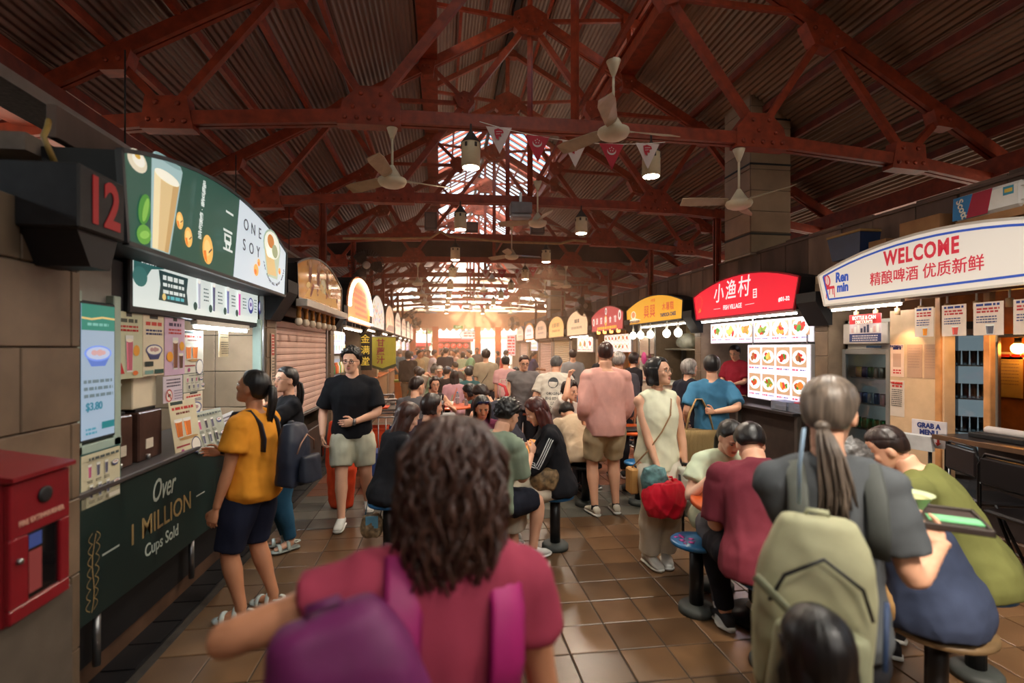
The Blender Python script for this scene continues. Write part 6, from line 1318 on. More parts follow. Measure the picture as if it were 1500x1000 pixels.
# ================================================================ beyond the hall
def booth(x0, x1, y, z, label, wallc):
    t = thing('market_booth', label, 'booth', ((x0+x1)/2, y, 0)); w_ = (x1-x0)/2
    MB().box(-w_, w_, .3, 2.5, 0, z).build('body', S(*wallc, rough=.7), t); b = MB(); b.prism([(-.6, z), (2.6, z), (2.6, z+.2), (1.0, z+.75), (-.6, z+.1)], -w_-.2, w_+.2, ax='yz'); b.build('canopy', S(240,226,214, rough=.7, var=.05), t)
    n = 16
    for k in range(n): a = -w_-.2+(2*w_+.4)*k/n; q = (2*w_+.4)/n; MB().prism([(a, z-.20)]+[(a+q*(i+.5)/5, z-.20-.12*math.sin(math.pi*(i+.5)/5)) for i in range(5)]+[(a+q, z-.20), (a+q, z+.0), (a, z+.0)], -.64, -.60).build('valance', S(150,26,30, rough=.7), t)
    for k in range(5): MB().ell((-w_+.4+k*(2*w_-.8)/4, -.3, z-.62), (.22, .22, .2), 12, 8).build('lantern', EM(214,40,26,.7), t)
    MB().rbox(-w_, w_, .0, .3, 0, 1.0, .02).build('counter_front', S(170,40,34), t)
booth(-.35, 2.45, 42, 2.55, 'red and white awning booth outside the hall', (96,36,32)); booth(-4.6, -1.0, 44, 2.2, 'red booth outside behind the left orange posts', (110,40,32))
FAC = S(236,230,220, rough=.8, var=.05)
for x0, x1, y, h, lab in ((-14, -1.5, 56, 9, 'pale building beyond the left booth'), (-1.2, 3.4, 60, 12, 'white building straight beyond the hall'), (3.6, 14, 54, 10, 'white building beyond the right posts')):
    t = thing('building', lab, 'building', ((x0+x1)/2, y, 0)); w_ = (x1-x0)/2; MB().box(-w_, w_, 0, 6, 0, h).build('wall', FAC, t)
    for j in range(int(h/3)):
        MB().box(-w_-.1, w_+.1, -.25, 0, 3+3*j-.15, 3+3*j+.1).build('ledge', S(206,170,140), t)
        for i in range(int(w_)): x = -w_+1+i*2.0; MB().rbox(x-.4, x+.4, -.06, .05, 3*j+.9, 3*j+2.3, .02).build('window', S(120,140,150, rough=.2), t)
LEAF = S(84,112,48, rough=.6, var=.3, scale=3)
def tree(x, y, z, r, label):
    t = thing('tree', label, 'tree', (x, y, 0)); rg = random.Random(int(x*7)); MB().tube([(0, 0, 0), (.05, 0, z*.5), (0, 0, z)], [.12, .09, .05], 8).build('trunk', S(90,70,52), t); b = MB()
    for k in range(420):
        a, e, q = rg.uniform(0, 6.28), rg.uniform(-1, 1), r*rg.uniform(.5, 1)**.5; p = Vector((q*math.cos(a)*math.sqrt(1-e*e), q*math.sin(a)*math.sqrt(1-e*e), z+q*e*.8)); d = Vector((rg.uniform(-1,1), rg.uniform(-1,1), rg.uniform(-1,1))).normalized()*.13; s_ = d.orthogonal().normalized()*.06; b.add([p-d, p+s_, p+d, p-s_], [(0,1,2,3)])
    tag(b.build('foliage', LEAF, t), kind='stuff')
tree(-2.4, 49.5, 3.3, 1.6, 'leafy tree behind the left red booth'); tree(1.5, 47.5, 3.0, 1.4, 'leafy tree behind the awning booth'); tree(-.7, 52, 2.8, 1.2, 'smaller leafy tree by the middle orange post')
MB_ = MB().tube([(-.85, 33, 0), (-.85, 33, 5)], .05, 8); tag(MB_.build('lamp_post', S(120,96,84)), 'thin post outside between the left orange posts', 'post')
# scalloped edge of the canopy outside the far openings
t = thing('street_canopy', 'pale scalloped canopy outside the far openings', 'canopy', (1.2, 32.2, 2.95)); MB().box(-6, 6, 0, 1.4, .1, .16).build('cover', S(240,216,186, rough=.7), t)
for k in range(30): a = -6+.4*k; MB().prism([(a, .10)]+[(a+.4*(i+.5)/5, .0-.16*math.sin(math.pi*(i+.5)/5)) for i in range(5)]+[(a+.4, .10)], -.02, .02).build('scallop', S(236,206,170, rough=.7), t)
# ================================================================ tables and stools
BLUE = S(28,92,140, rough=.35, var=.15, scale=6); POST = S(24,23,25, rough=.4, var=.1); ORT = S(196,84,34, rough=.3, var=.10, scale=4); ORD = S(150,74,44, rough=.35, var=.12, scale=4)
def stool(x, y, label, seat=BLUE, h=.47, r=.165, paint=False):
    t = thing('stool', label, 'stool', (x, y, 0), 0, 'round fixed stools')
    MB().lathe([(r-.02, h-.035), (r, h-.025), (r, h-.008), (r-.012, h), (.05, h+.001)], 28).build('seat', seat, t)
    MB().lathe([(.045, .05), (.045, h-.03)], 16).build('post', POST, t); MB().lathe([(.115, 0), (.115, .035), (.10, .05), (.05, .055)], 20).build('base', S(60,64,62, rough=.6, var=.2), t)
    if paint:
        b = MB(); rg = random.Random(3)
        for k in range(14): a, q = rg.uniform(2.2, 4.2), rg.uniform(.03, .13); b.lathe([(rg.uniform(.006,.022), 0), (.004, .0018)], 8, (q*math.cos(a), q*math.sin(a), h+.0012))
        tag(b.build('paint_marks', S(190,60,150, rough=.5), t), kind='stuff')
    return t
def table(x, y, label, r=.42, top=ORT, h=.74):
    t = thing('table', label, 'table', (x, y, 0), 0, 'round fixed tables')
    MB().lathe([(r-.03, h-.035), (r, h-.03), (r, h-.006), (r-.008, h), (.1, h+.001)], 36).build('tabletop', top, t); MB().lathe([(.05, .05), (.05, h-.03)], 14).build('post', POST, t); MB().lathe([(.2, 0), (.2, .03), (.06, .06)], 20).build('base', POST, t)
    return t
stool(1.66, 3.15, 'empty blue stool with pink paint marks', paint=True); stool(1.78, 2.55, 'blue stool under the man in the maroon shirt'); stool(.98, 4.32, 'blue stool under the woman in the black striped jacket')
stool(2.28, 2.08, 'wide brown topped stool under the man in the navy shirt', S(120,96,66, rough=.5, var=.2), .45, .22); stool(2.78, 2.32, 'blue stool under the man in the green shirt'); stool(2.18, 5.42, 'small blue stool behind the woman in white'); stool(1.58, 5.46, 'black stool under the person in the beige shirt', POST, .45, .18)
stool(.37, 3.92, 'stool under the man in the sage shirt'); stool(1.97, 3.44, 'stool under the woman in the mint blouse'); stool(-.42, 4.30, 'stool under the long haired woman in black and cream'); stool(-.20, 4.74, 'stool under the woman with short dark hair'); stool(.36, 5.16, 'stool under the woman with sunglasses on her head'); stool(.86, 6.30, 'stool under the man in the dark navy shirt'); stool(1.53, 6.38, 'stool under the man raising his arm'); stool(-.36, 6.95, 'stool under the man in the grey shirt'); stool(-.1, 8.0, 'stool under the woman in the black tank top'); stool(.26, 9.75, 'stool under the woman in lavender'); stool(.72, 7.25, 'stool under the woman with a red strap bag')
table(2.02, 3.02, 'orange table among the people at the right front'); table(.50, 4.72, 'orange table in front of the sage shirted man', .36); table(.02, 7.2, 'brown table with stacked trays in the middle', .45, ORD); table(.12, 8.85, 'orange round table behind the woman in the tank top', .45); table(2.40, 6.0, 'orange table beside the man in the pink shirt', .40); table(1.35, 8.0, 'dark orange table behind the woman in the grey top', .4, ORD)
table(.3, 12.2, 'far orange table around which caps are seen', .45); table(1.9, 13.2, 'far orange table on the right of the crowd', .42); table(.1, 16.0, 'far orange table deep in the crowd', .42)
# things on the tables
def bottle(x, y, z, label, cap=(60,60,150), h=.21, col=(200,206,214)):
    t = thing('water_bottle', label, 'bottle', (x, y, z)); MB().lathe([(.030, 0), (.032, .01), (.032, .08), (.029, .09), (.032, .10), (.031, h*.72), (.014, h*.9), (.014, h*.93)], 14).build('bottle', S(*col, rough=.1, trans=.7, var=0), t); MB().lathe([(.016, h*.93), (.016, h)], 12).build('bottle_cap', S(*cap, rough=.4), t); MB().lathe([(.0325, .10), (.0325, h*.55)], 14).build('paper_label', S(190,190,200), t)
bottle(.60, 4.60, .741, 'clear bottle with a purple cap on the near orange table'); bottle(.44, 8.8, .741, 'clear water bottle on the round orange table', (90,170,200)); bottle(.30, 9.1, .741, 'second water bottle behind the lavender woman', (60,130,190))
t = thing('tray_stack', 'stack of blue and grey trays on the brown table', 'trays', (-.02, 7.05, .741))
for k in range(4): MB().rbox(-.22, .22, -.15, .15, .022*k, .022*k+.018, .006).build('tray', S(*((70,92,110),(150,150,150),(60,80,96),(140,146,150))[k], rough=.4), t)
t = thing('iced_drink', 'tall dark iced drink on the tray stack', 'glass', (.0, 6.95, .829)); MB().lathe([(.030, 0), (.040, .13), (.041, .135)], 14).build('cup', S(70,40,30, rough=.15, var=0), t); MB().lathe([(.040, .13), (.044, .19), (.042, .19)], 14).build('rim', S(200,200,206, rough=.1, trans=.6, var=0), t); MB().tube([(0, 0, .1), (.015, .02, .26)], .004, 6).build('straw', WHITE, t)
t = thing('soup_bowl', 'pale bowl on the near orange table', 'bowl', (.72, 4.55, .741)); MB().lathe([(.04, 0), (.09, .06), (.095, .065), (.085, .06), (.04, .02)], 18).build('bowl', S(206,196,170, rough=.3), t); MB().tube([(0, 0, .03), (.02, .05, .16)], .006, 6).build('spoon', WHITE, t)
t = thing('plate', 'orange plate of food on the near orange table', 'plate', (.62, 4.45, .741)); MB().lathe([(.06, 0), (.11, .015), (.112, .018), (.06, .006)], 20).build('plate', S(214,90,40, rough=.3), t); tag(MB().ell((0, 0, .025), (.06, .05, .02), 12, 6).build('food', S(190,120,60), t), kind='stuff')
t = thing('tray', 'dark flat tray on the orange table by the pink shirt', 'tray', (2.30, 5.85, .741)); MB().rbox(-.2, .2, -.14, .14, 0, .018, .006).build('tray', POST, t); MB().rbox(-.21, .21, -.15, .15, .015, .024, .004).build('rim', POST, t)
t = thing('paper_cup', 'white cup with a green straw by the black tank top', 'cup', (.17, 8.45, .741)); MB().lathe([(.032, 0), (.045, .11), (.044, .11)], 14).build('cup', WHITE, t); MB().tube([(0, 0, .08), (.03, 0, .22)], .005, 6).build('straw', S(60,170,80), t)
t = thing('red_tray', 'red tray on the round orange table', 'tray', (-.02, 8.7, .741)); MB().rbox(-.2, .2, -.13, .13, 0, .02, .006).build('tray', S(190,40,36), t); MB().rbox(-.21, .21, -.14, .14, .017, .026, .004).build('rim', S(170,34,30), t)
# trolley for used trays on the left
t = thing('tray_trolley', 'steel trolley with an orange tray and a crate on the left aisle', 'trolley', (-.95, 7.9, 0), R(8)); ST = S(120,112,108, rough=.35, metal=.7, var=.1)
for x in (-.28, .28):
    for y in (-.42, .42): MB().tube([(x, y, .10), (x, y, .98)], .016, 8).build('upright', ST, t); MB().lathe([(.05, -.02), (.05, .02)], 12, mat=Matrix.Translation((x, y, .05)) @ Matrix.Rotation(R(90), 4, 'Y')).build('wheel', BLACK, t)
for z in (.22, .82): MB().rbox(-.29, .29, -.43, .43, z, z+.03, .004).build('shelf', ST, t)
for y in (-.42, .42): MB().tube([(-.28, y, .98), (.28, y, .98)], .016, 8).build('handle', ST, t)
def crate(x, y, z, w_, d, h, col, label, rz=0):
    t = thing('crate', label, 'crate', (x, y, z), rz); b = MB(); b.box(-w_/2, w_/2, -d/2, -d/2+.012, 0, h); b.box(-w_/2, w_/2, d/2-.012, d/2, 0, h); b.box(-w_/2, -w_/2+.012, -d/2, d/2, 0, h); b.box(w_/2-.012, w_/2, -d/2, d/2, 0, h); b.box(-w_/2, w_/2, -d/2, d/2, 0, .012); b.build('tub', S(*col, rough=.45, var=.1), t); MB().rbox(-w_/2-.012, w_/2+.012, -d/2-.012, -d/2, h-.03, h, .003).build('rim', S(*col, rough=.45), t); MB().rbox(-w_/2-.012, w_/2+.012, d/2, d/2+.012, h-.03, h, .003).build('rim', S(*col, rough=.45), t)
crate(-.98, 7.6, .25, .46, .34, .34, (206,70,30), 'orange crate on the lower shelf of the trolley'); crate(-.95, 8.02, .25, .46, .34, .26, (40,60,110), 'dark blue crate behind the orange one on the trolley')
t = thing('tray', 'orange tray lying on top of the trolley', 'tray', (-.95, 7.65, .851)); MB().rbox(-.2, .2, -.14, .14, 0, .02, .006).build('tray', S(222,84,34), t); MB().rbox(-.21, .21, -.15, .15, .016, .026, .004).build('rim', S(206,70,30), t)
for k in range(4): t = thing('bowl_stack', ['white bowls on the trolley', 'yellow bowls on the trolley', 'second white bowl pile on the trolley', 'third white bowl pile, back of the trolley'][k], 'bowls', (-1.12+.13*k, 8.1, .851)); [MB().lathe([(.03, 0), (.06, .05), (.062, .052), (.03, .01)], 14, (0, 0, .02*j)).build('bowl', S(*((216,206,196), (220,170,70))[k == 1]), t) for j in range(3)]
for k in range(2):
    t = thing('blue_board', ['blue folded board leaning on the trolley', 'second blue board behind the first one'][k], 'board', (-1.15+.12*k, 8.15+.08*k, .90)); t.rotation_euler = (R(-20), R(-28), 0); MB().rbox(-.16, .16, -.008, .008, 0, .30, .004).build('board', S(96,160,196, rough=.5), t); MB().rbox(-.165, .165, -.01, .01, .29, .305, .003).build('rim', S(70,130,170), t)
t = thing('cage_trolley', 'wire cage trolley behind the man in the black shirt', 'trolley', (-.72, 6.6, 0), R(5))
for x in np.linspace(-.22, .22, 6): MB().tube([(x, -.2, .15), (x, -.2, .88)], .008, 6).build('wire', ST, t)
for z in (.15, .88): MB().tube([(-.22, -.2, z), (.22, -.2, z), (.22, .2, z), (-.22, .2, z), (-.22, -.2, z)], .012, 6).build('frame', ST, t)
for x in (-.2, .2):
    for y in (-.18, .18): MB().lathe([(.045, -.015), (.045, .015)], 12, mat=Matrix.Translation((x, y, .045)) @ Matrix.Rotation(R(90), 4, 'Y')).build('wheel', BLACK, t); MB().tube([(x, y, .05), (x, y, .16)], .01, 6).build('caster', ST, t)
MB().rbox(-.2, .2, -.18, .18, .16, .44, .01).build('blue_box', S(44,66,120), t)
t = thing('red_jug', 'red plastic jug on the counter left of the trolley', 'jug', (-1.80, 9.9, .95)); MB().lathe([(.07, 0), (.09, .03), (.08, .16), (.05, .2), (.055, .24)], 16).build('jug', S(200,36,44, rough=.3), t); MB().tube([(.08, 0, .18), (.14, 0, .15), (.13, 0, .06), (.08, 0, .04)], .012, 8).build('handle', S(200,36,44, rough=.3), t)
crate(-1.0, 14.6, .0, .5, .4, .78, (226,120,34), 'orange bin under the yellow green tray on the left aisle'); t = thing('tray', 'yellow green tray on the orange bin', 'tray', (-1.0, 14.6, .782)); MB().rbox(-.26, .26, -.2, .2, 0, .05, .008).build('tray', S(170,180,50), t); MB().rbox(-.27, .27, -.21, .21, .045, .06, .005).build('rim', S(150,160,40), t)
t = thing('tissue', 'white crumpled tissue on the floor by the man in black', 'tissue', (-.62, 6.1, .004)); b = MB(); b.ell((0, 0, .012), (.055, .04, .014), 10, 6); b.ell((.04, .02, .016), (.03, .025, .016), 8, 6); me = remesh(b, .007, 1); wrinkle(me, .003, 40, 120); me.materials.clear(); me.materials.append(WHITE); ob('paper', me, t)
# red fire cabinet on the near left wall
t = thing('fire_cabinet', 'red fire extinguisher cabinet on a tiled plinth at the left', 'cabinet', (-1.33, 1.80, .84), RZL); RC = S(122,18,28, rough=.35, var=.08)
b = MB(); b.rbox(0, .26, .02, .34, 0, .50, .006); b.build('box', RC, t); b = MB(); b.prism([(-.015, .50), (.34, .50), (.34, .585), (-.015, .515)], -.01, .27, ax='yz'); b.build('lid', RC, t)
b = MB(); b.rbox(.0, .26, .0, .02, .01, .06, .004); b.rbox(0, .26, 0, .02, .30, .49, .004); b.rbox(0, .075, 0, .02, .06, .30, .004); b.rbox(.215, .26, 0, .02, .06, .30, .004); b.build('door', RC, t)
MB().box(.075, .215, .010, .016, .06, .30).build('glass_pane', S(20,18,20, rough=.06, var=0, coat=.5), t); MB().lathe([(.030, 0), (.030, .006), (.02, .008)], 18, mat=Matrix.Translation((.14, 0, .42)) @ Matrix.Rotation(R(90), 4, 'X')).build('round_vent', BLACK, t); MB().lathe([(.010, 0), (.010, .012)], 10, mat=Matrix.Translation((.03, 0, .22)) @ Matrix.Rotation(R(90), 4, 'X')).build('lock', STEEL, t)
text('FIRE EXTINGUISHER', .026, S(200,150,130, var=0), t, .13, .345, -.002, bold=.0006, res=1, sx=.85); f = Flat(.008); f.rect(.085, .14, .24, .29, c(60,80,150)); f.rect(.085, .14, .08, .23, c(140,60,60)); f.build('picture_print', t)
t.scale = (1, 1, .92)
b = MB(); b.box(-1.655, -1.36, 1.72, 2.12, 0, .84); b = tag(b.build('trim_5', S(84,74,64, rough=.6, var=.15)), kind='structure')
# ================================================================ the people
def wl(x, y, face, p):                       # a point of the hall in a person's own space
    a = R(-face); dx, dy = p[0]-x, p[1]-y; return (dx*math.cos(a)-dy*math.sin(a), dx*math.sin(a)+dy*math.cos(a), p[2])
def T_(r, g, b, **k): d = dict(mat=cloth(r, g, b)); d.update(k); return d
SHW = dict(mat=S(206,206,202, rough=.5)); SHB = dict(mat=S(34,34,38, rough=.6)); SHG = dict(mat=S(120,120,118, rough=.6)); SHS = dict(mat=S(196,206,198, rough=.5), sandal=True, sole=S(150,156,150))
def backpack(info, x, y, z, w_, h, d, mat, mat2, label, roll=0, rz=None, lean=0, strap=None, face=0, blk=None):
    t = thing('backpack', label, 'backpack', (x, y, z)); t.rotation_euler = (R(lean), R(roll), R(face))
    b = MB(); secs = []
    for u in np.linspace(0, 1, 9):
        ww = w_/2*(.92+.10*math.sin(math.pi*min(1, u*1.1)))*(1-.34*max(0, (u-.62)/.38)**2); dd = d/2*(1.05-.30*u)*(1-.25*max(0, (u-.7)/.3)**2)
        secs.append([Vector((ww*math.copysign(abs(math.cos(a))**.6, math.cos(a)), -dd+dd*math.copysign(abs(math.sin(a))**.6, math.sin(a)), h*u)) for a in np.linspace(0, 2*math.pi, 24, endpoint=False)])
    b.loft(secs); me = remesh(b, .012, 4); wrinkle(me, .0035, 10, 30, 5); me.materials.clear(); me.materials.append(mat); ob('bag_body', me, t)
    b = MB(); secs = []
    for u in np.linspace(0, 1, 6): q = .80*(1-.12*u*u); secs.append([Vector((w_/2*q*math.copysign(abs(math.cos(a))**.6, math.cos(a)), -d-.005-.035*(1-.4*u)+(.045)*math.copysign(abs(math.sin(a))**.6, math.sin(a))*(1-.4*u), .03+h*.42*u)) for a in np.linspace(0, 2*math.pi, 20, endpoint=False)])
    b.loft(secs); me = remesh(b, .011, 3); wrinkle(me, .003, 12, 34, 9); me.materials.clear(); me.materials.append(mat2); ob('front_pocket', me, t)
    MB().tube([(-w_*.40, -d*.95, h*.55), (-w_*.30, -d*.99, h*.72), (0, -d*.92, h*.84), (w_*.30, -d*.99, h*.72), (w_*.40, -d*.95, h*.55)], .005, 6).build('zipper', blk or POST, t)
    MB().tube([(-.03, -.02, h*.97), (-.024, -.03, h*1.03), (.024, -.03, h*1.03), (.03, -.02, h*.97)], [(.010, .004)]*4, 8).build('grab_loop', mat2, t)
    return t
def strap_on(t, info, side, mat, w_=.03, off=.016, low=.05, name='shoulder_strap', sx=.062):
    """strap from the pack over the shoulder and down the chest, laid on the wearer; t is the bag"""
    sp, fr, h = info['sp'], info['fr'], info['h']; P = []
    for s_, yo in ((.10+low, -.062), (.20, -.066), (.255, -.052), (.292, -.012), (.285, .030), (.25, .055), (.20, .070), (.14, .074)):
        X, Y, T = fr(s_); P.append(info['M'] @ (sp(s_)+X*side*sx*h+Y*(yo*h+(off if yo > 0 else -off))+T*(off if abs(yo) < .04 else 0)))
    mi = t.matrix_basis.inverted() if True else None
    loc = Matrix.LocRotScale(t.location, t.rotation_euler, None).inverted(); b = MB(); b.tube([loc @ q for q in P], [(w_, .007)]*len(P), 8, up=(0, 0, 1) if False else (info['M'].to_3x3() @ Vector((1, 0, 0)))); return b.build(name, mat, t)

# ---------- near figures
# woman in front, seen from behind
fg = person('person with long dark curly hair seen from behind, maroon shirt and purple backpack', -.02, 1.03, 10, 1.57, 'f', 1.0, 0, 'tan', None, T_(150,56,76, loose=.3, sleeve=.20, slflare=.006), T_(40,40,50), SHB, head=(-14, 6, 3), side=5, lh=(-.26, .20, 1.12), le=(-1, -.5, .06), rh=(.30, .08, .70), re=(.6, -1, 0), shx=1.06)
def curls(info, n, mat, rg):
    MH = info['MH']; b = MB(); hair_cap(b, .014, 52, 108, 150, 48, seed=4); hair_curtain(b, .05, -.16, 62, 0, .086, .112, .05, m=10, a0b=72, wav=.006)
    for k in range(n):
        ph = rg.uniform(.42, 2*math.pi-.42)+0.0; th = R(rg.uniform(4, 100)); q = hsurf(th, ph)*1.14; x, y, z = q.x, q.y-.012, q.z+.028
        L = rg.uniform(.13, .225); a = math.atan2(x, y); r = math.hypot(x, y); R1 = rg.uniform(.088, .124); pts = []; rad = []; f1, f2 = rg.uniform(0, 6), rg.uniform(0, 6); am = rg.uniform(.006, .016); fq = rg.uniform(22, 38); m = 15
        for i in range(m):
            u = i/(m-1); zz = max(z, -.02)*(1-u)**2 + (z if z < -.02 else 0)*(1-u)**2 - (L*u**1.25) + (0); rr = r+(R1-r)*min(1, u*2.2)**.7; aa = a+.10*math.sin(f1+u*3)*u; wv = am*min(1, u*3)
            zz = z - (z+L)*u**1.4 if True else zz
            pts.append((math.sin(aa)*rr+wv*math.sin(fq*u*L*3+f1), math.cos(aa)*rr*1.08-.014+wv*math.cos(fq*u*L*3+f2), zz)); rad.append(.0072*(1-.55*u) if i else .004)
        b.tube(pts, rad, 5)
    b.v = [tuple(MH @ Vector(q)) for q in b.v]; return b.build('hair', mat, info['obj'])
curls(fg, 420, hair_mat(70,44,34), random.Random(6))
PUR, PUR2 = S(100,26,80, rough=.6, var=.2, bump=.3), S(84,22,70, rough=.6, var=.2, bump=.3)
t = backpack(fg, -.085, .905, .895, .26, .43, .15, PUR, PUR2, 'purple backpack hanging on the back of the person with curly hair', roll=-14, lean=4, face=8)
MB().tube([(-.12, -.125, .36), (-.03, -.15, .33), (.05, -.165, .24), (.10, -.17, .12)], [(.022, .005)]*4, 8).build('webbing_band', S(150,34,112, rough=.6), t); MB().tube([(-.136, -.06, .12), (-.14, -.03, .34)], .007, 6).build('side_cord', S(90,20,70), t)
strap_on(t, fg, 1, S(166,30,104, rough=.55, var=.1), .036); strap_on(t, fg, -1, S(140,28,90, rough=.55, var=.1), .036)
# woman with the tray
fc = -28; X0, Y0 = 1.21, 1.46
rw = person('person with grey streaked ponytail and charcoal shirt carrying a food tray', X0, Y0, fc, 1.63, 'f', .92, 0, 'light', None, T_(82,86,90, loose=.3, sleeve=.34), T_(36,36,40), SHB, head=(-22, 10, 0),
            rh=wl(X0, Y0, fc, (1.60, 1.44, 1.09)), re=(-.1, -.5, -1), lh=wl(X0, Y0, fc, (1.40, 1.66, 1.09)), le=(.1, -.5, -1), rhd=wl(0, 0, fc, (-.15, .9, .35)), rpn=wl(0, 0, fc, (-.35, -.1, .95)), lhd=wl(0, 0, fc, (.8, .4, .1)), lpn=(0, 0, 1), rcurl=42, lcurl=38)
def ponytail(info, mat, rg):
    b = MB(); hair_cap(b, .012, 56, 102, 153, 72, 18, noise=.001); b.ell((0,-.112,-.055), (.024,.022,.020), 12, 8)
    for k in range(46):
        a = rg.uniform(0, 6.28); q = rg.uniform(.2, 1); dx, dy = .022*q*math.cos(a), .020*q*math.sin(a); L = rg.uniform(.20, .34); f = rg.uniform(0, 6)
        b.tube([(dx*.4, -.112, -.055), (dx+.015, -.135+dy, -.085), (dx*1.7+.035, -.140+dy, -.15), (dx*2+.05+.006*math.sin(f), -.125+dy, -.15-L*.4), (dx*2.2+.05+.012*math.sin(f*2), -.11+dy, -.13-L*.8)], [.006, .007, .0065, .005, .002], 5)
    b.v = [tuple(info['MH'] @ Vector(q)) for q in b.v]; return b.build('hair', mat, info['obj'])
ponytail(rw, hair_mat(104,92,82), random.Random(2))
OLV, OLV2 = S(172,170,136, rough=.75, var=.10, bump=.3), S(160,160,128, rough=.75, var=.10, bump=.3)
t = backpack(rw, .985, 1.29, .84, .28, .44, .15, OLV, OLV2, 'pale olive backpack on the back of the person carrying a tray', roll=4, lean=3, face=-28)
strap_on(t, rw, 1, S(70,74,72, rough=.7), .03); strap_on(t, rw, -1, S(92,96,90, rough=.7), .03)
b = MB(); b.tube([(-.15, -.15, .30), (-.02, -.185, .20), (.02, -.19, .04)], [(.012, .004)]*3, 6); b.build('diagonal_strap', S(120,122,96), t); MB().tube([(-.04, -.0, .46), (-.05, -.02, .56), (-.04, .02, .66)], [(.012, .004)]*3, 6).build('blue_strap', S(150,176,200), t); MB().tube([(.16, -.10, .10), (.175, -.02, .24)], .007, 6).build('blue_cord', S(44,62,96), t)
TX, TYY = 1.665, 1.585
t = thing('food_tray', 'dark food tray held by the person with the olive backpack', 'tray', (TX, TYY, 1.125), R(-38)); MB().rbox(-.17, .17, -.125, .125, 0, .012, .005).build('tray_floor', S(66,54,50, rough=.4, var=.05), t); b = MB(); b.rbox(-.175, .175, -.13, -.12, .0, .022, .003); b.rbox(-.175, .175, .12, .13, 0, .022, .003); b.rbox(-.175, -.165, -.13, .13, 0, .022, .003); b.rbox(.165, .175, -.13, .13, 0, .022, .003); b.build('rim', S(56,46,42), t)
t = thing('soup_bowl', 'pale green soup bowl on the carried tray', 'bowl', (TX+.015, TYY+.055, 1.138)); MB().lathe([(.04, 0), (.045, .008), (.072, .055), (.080, .058), (.068, .053), (.04, .015)], 24).build('bowl', S(206,220,170, rough=.3, var=.03), t); MB().lathe([(.066, .046), (.02, .048)], 20).build('soup', S(206,200,150, rough=.2), t)
t = thing('napkin', 'mint green napkin on the carried tray', 'napkin', (TX+.055, TYY-.075, 1.138), R(-38)); MB().rbox(-.07, .08, -.035, .035, 0, .004, .001).build('sheet', S(120,196,140, rough=.8), t); MB().rbox(-.06, .07, -.03, .03, .004, .007, .001).build('fold', S(130,204,150, rough=.8), t)
t = thing('paper_packet', 'white paper packet lying beside the soup bowl', 'packet', (TX-.10, TYY+.07, 1.138), R(10)); MB().rbox(-.04, .04, -.03, .03, 0, .02, .006).build('packet', WHITE, t); MB().rbox(-.04, .04, .02, .033, .018, .024, .002).build('fold', S(200,196,190), t)
# child at the bottom edge
ch = person('child with straight black hair seen from behind at the bottom edge', .82, 1.00, -12, 1.11, 'f', 1.08, 0, 'light', ('longback', 'black'), T_(50,50,56, sleeve=.4), T_(40,40,46), SHW, head=(0, 6, 0), facef=False)
# ---------- round the right-hand table
person('person in a maroon shirt seated on a blue stool with his back turned', 1.78, 2.58, -12, 1.76, 'm', 1.20, 0, 'light', ('short', 'black'), T_(114,46,58, loose=.6, sleeve=.42), T_(30,30,36), SHB, sit=.46, lean=8, curl=40, side=3, head=(-10, 46, 0), lh=(-.14, .40, .80), rh=(.16, .42, .80))
person('person in a mint puff sleeved blouse looking down at the table', 1.96, 3.40, 168, 1.60, 'f', 1.0, 0, 'fair', ('pony', 'black'), T_(196,208,180, sleeve=.26, loose=.3, slflare=.02, name='blouse', neck=.27), T_(90,90,96), SHW, sit=.45, lean=8, curl=14, head=(8, 30, 0), lh=(-.12, .30, .82), rh=(.14, .28, .88))
person('person in a navy shirt hunched on a brown stool, leaning forward', 2.28, 2.08, 30, 1.76, 'm', 1.18, 0, 'light', ('curly', 'greyblack'), T_(54,62,84, loose=.6, sleeve=.42), T_(166,130,84), SHW, sit=.44, lean=12, curl=34, head=(14, 40, 0), lh=(-.22, .52, .78), rh=(.10, .52, .78))
person('person in an olive green shirt with a faded haircut, leaning forward', 2.78, 2.34, 40, 1.80, 'm', 1.15, 0, 'light', ('fade', 'dark'), T_(104,106,60, loose=.55, sleeve=.42), T_(140,104,60), SHB, sit=.45, lean=14, curl=30, head=(14, 30, 0), lh=(-.16, .52, .78), rh=(.14, .54, .78))
# ---------- standing in the right half
wx, wy, wf = 1.72, 3.90, 196
A = person('person in a cream sleeveless vest and wide white trousers, looking up to the side', wx, wy, wf-10, 1.64, 'f', .98, 0, 'light', ('bob', 'black'), T_(228,226,198, sleeve=0, loose=.35, hem=-.075, name='vest', neck=.286), T_(226,218,200, loose=1.05, len=.97, flare=.03), SHW, head=(30, -8, 0), glasses='thin', rh=wl(wx, wy, wf-10, (1.66, 3.70, .74)), lh=wl(wx, wy, wf-10, (1.94, 3.86, .78)), re=(.5, -.6, -.3), le=(-.6, -.6, 0), lfy=-22, rfy=4)
t = thing('crossbody_strap', 'thin tan crossbody strap and pouch on the person in the cream vest', 'bag', (0, 0, 0)); sp, fr, h, M_ = A['sp'], A['fr'], A['h'], A['M']
P = []
for s_, xx, yy in ((.285, -.052, .0), (.27, -.045, .045), (.20, -.015, .083), (.12, .030, .080), (.04, .085, .066), (-.02, .118, .03), (-.055, .128, -.01)):
    X_, Y_, T__ = fr(s_); P.append(M_ @ (sp(max(s_, -.05))+X_*xx*h+Y_*yy*1.16*h+Vector((0, 0, 0 if s_ > -.05 else -.02))))
MB().tube(P, .006, 6).build('strap', S(150,112,74, rough=.6), t); q = P[-1]; MB().rbox(q.x-.035, q.x+.035, q.y-.06, q.y+.06, q.z-.20, q.z, .012).build('pouch', S(176,128,70, rough=.6), t)
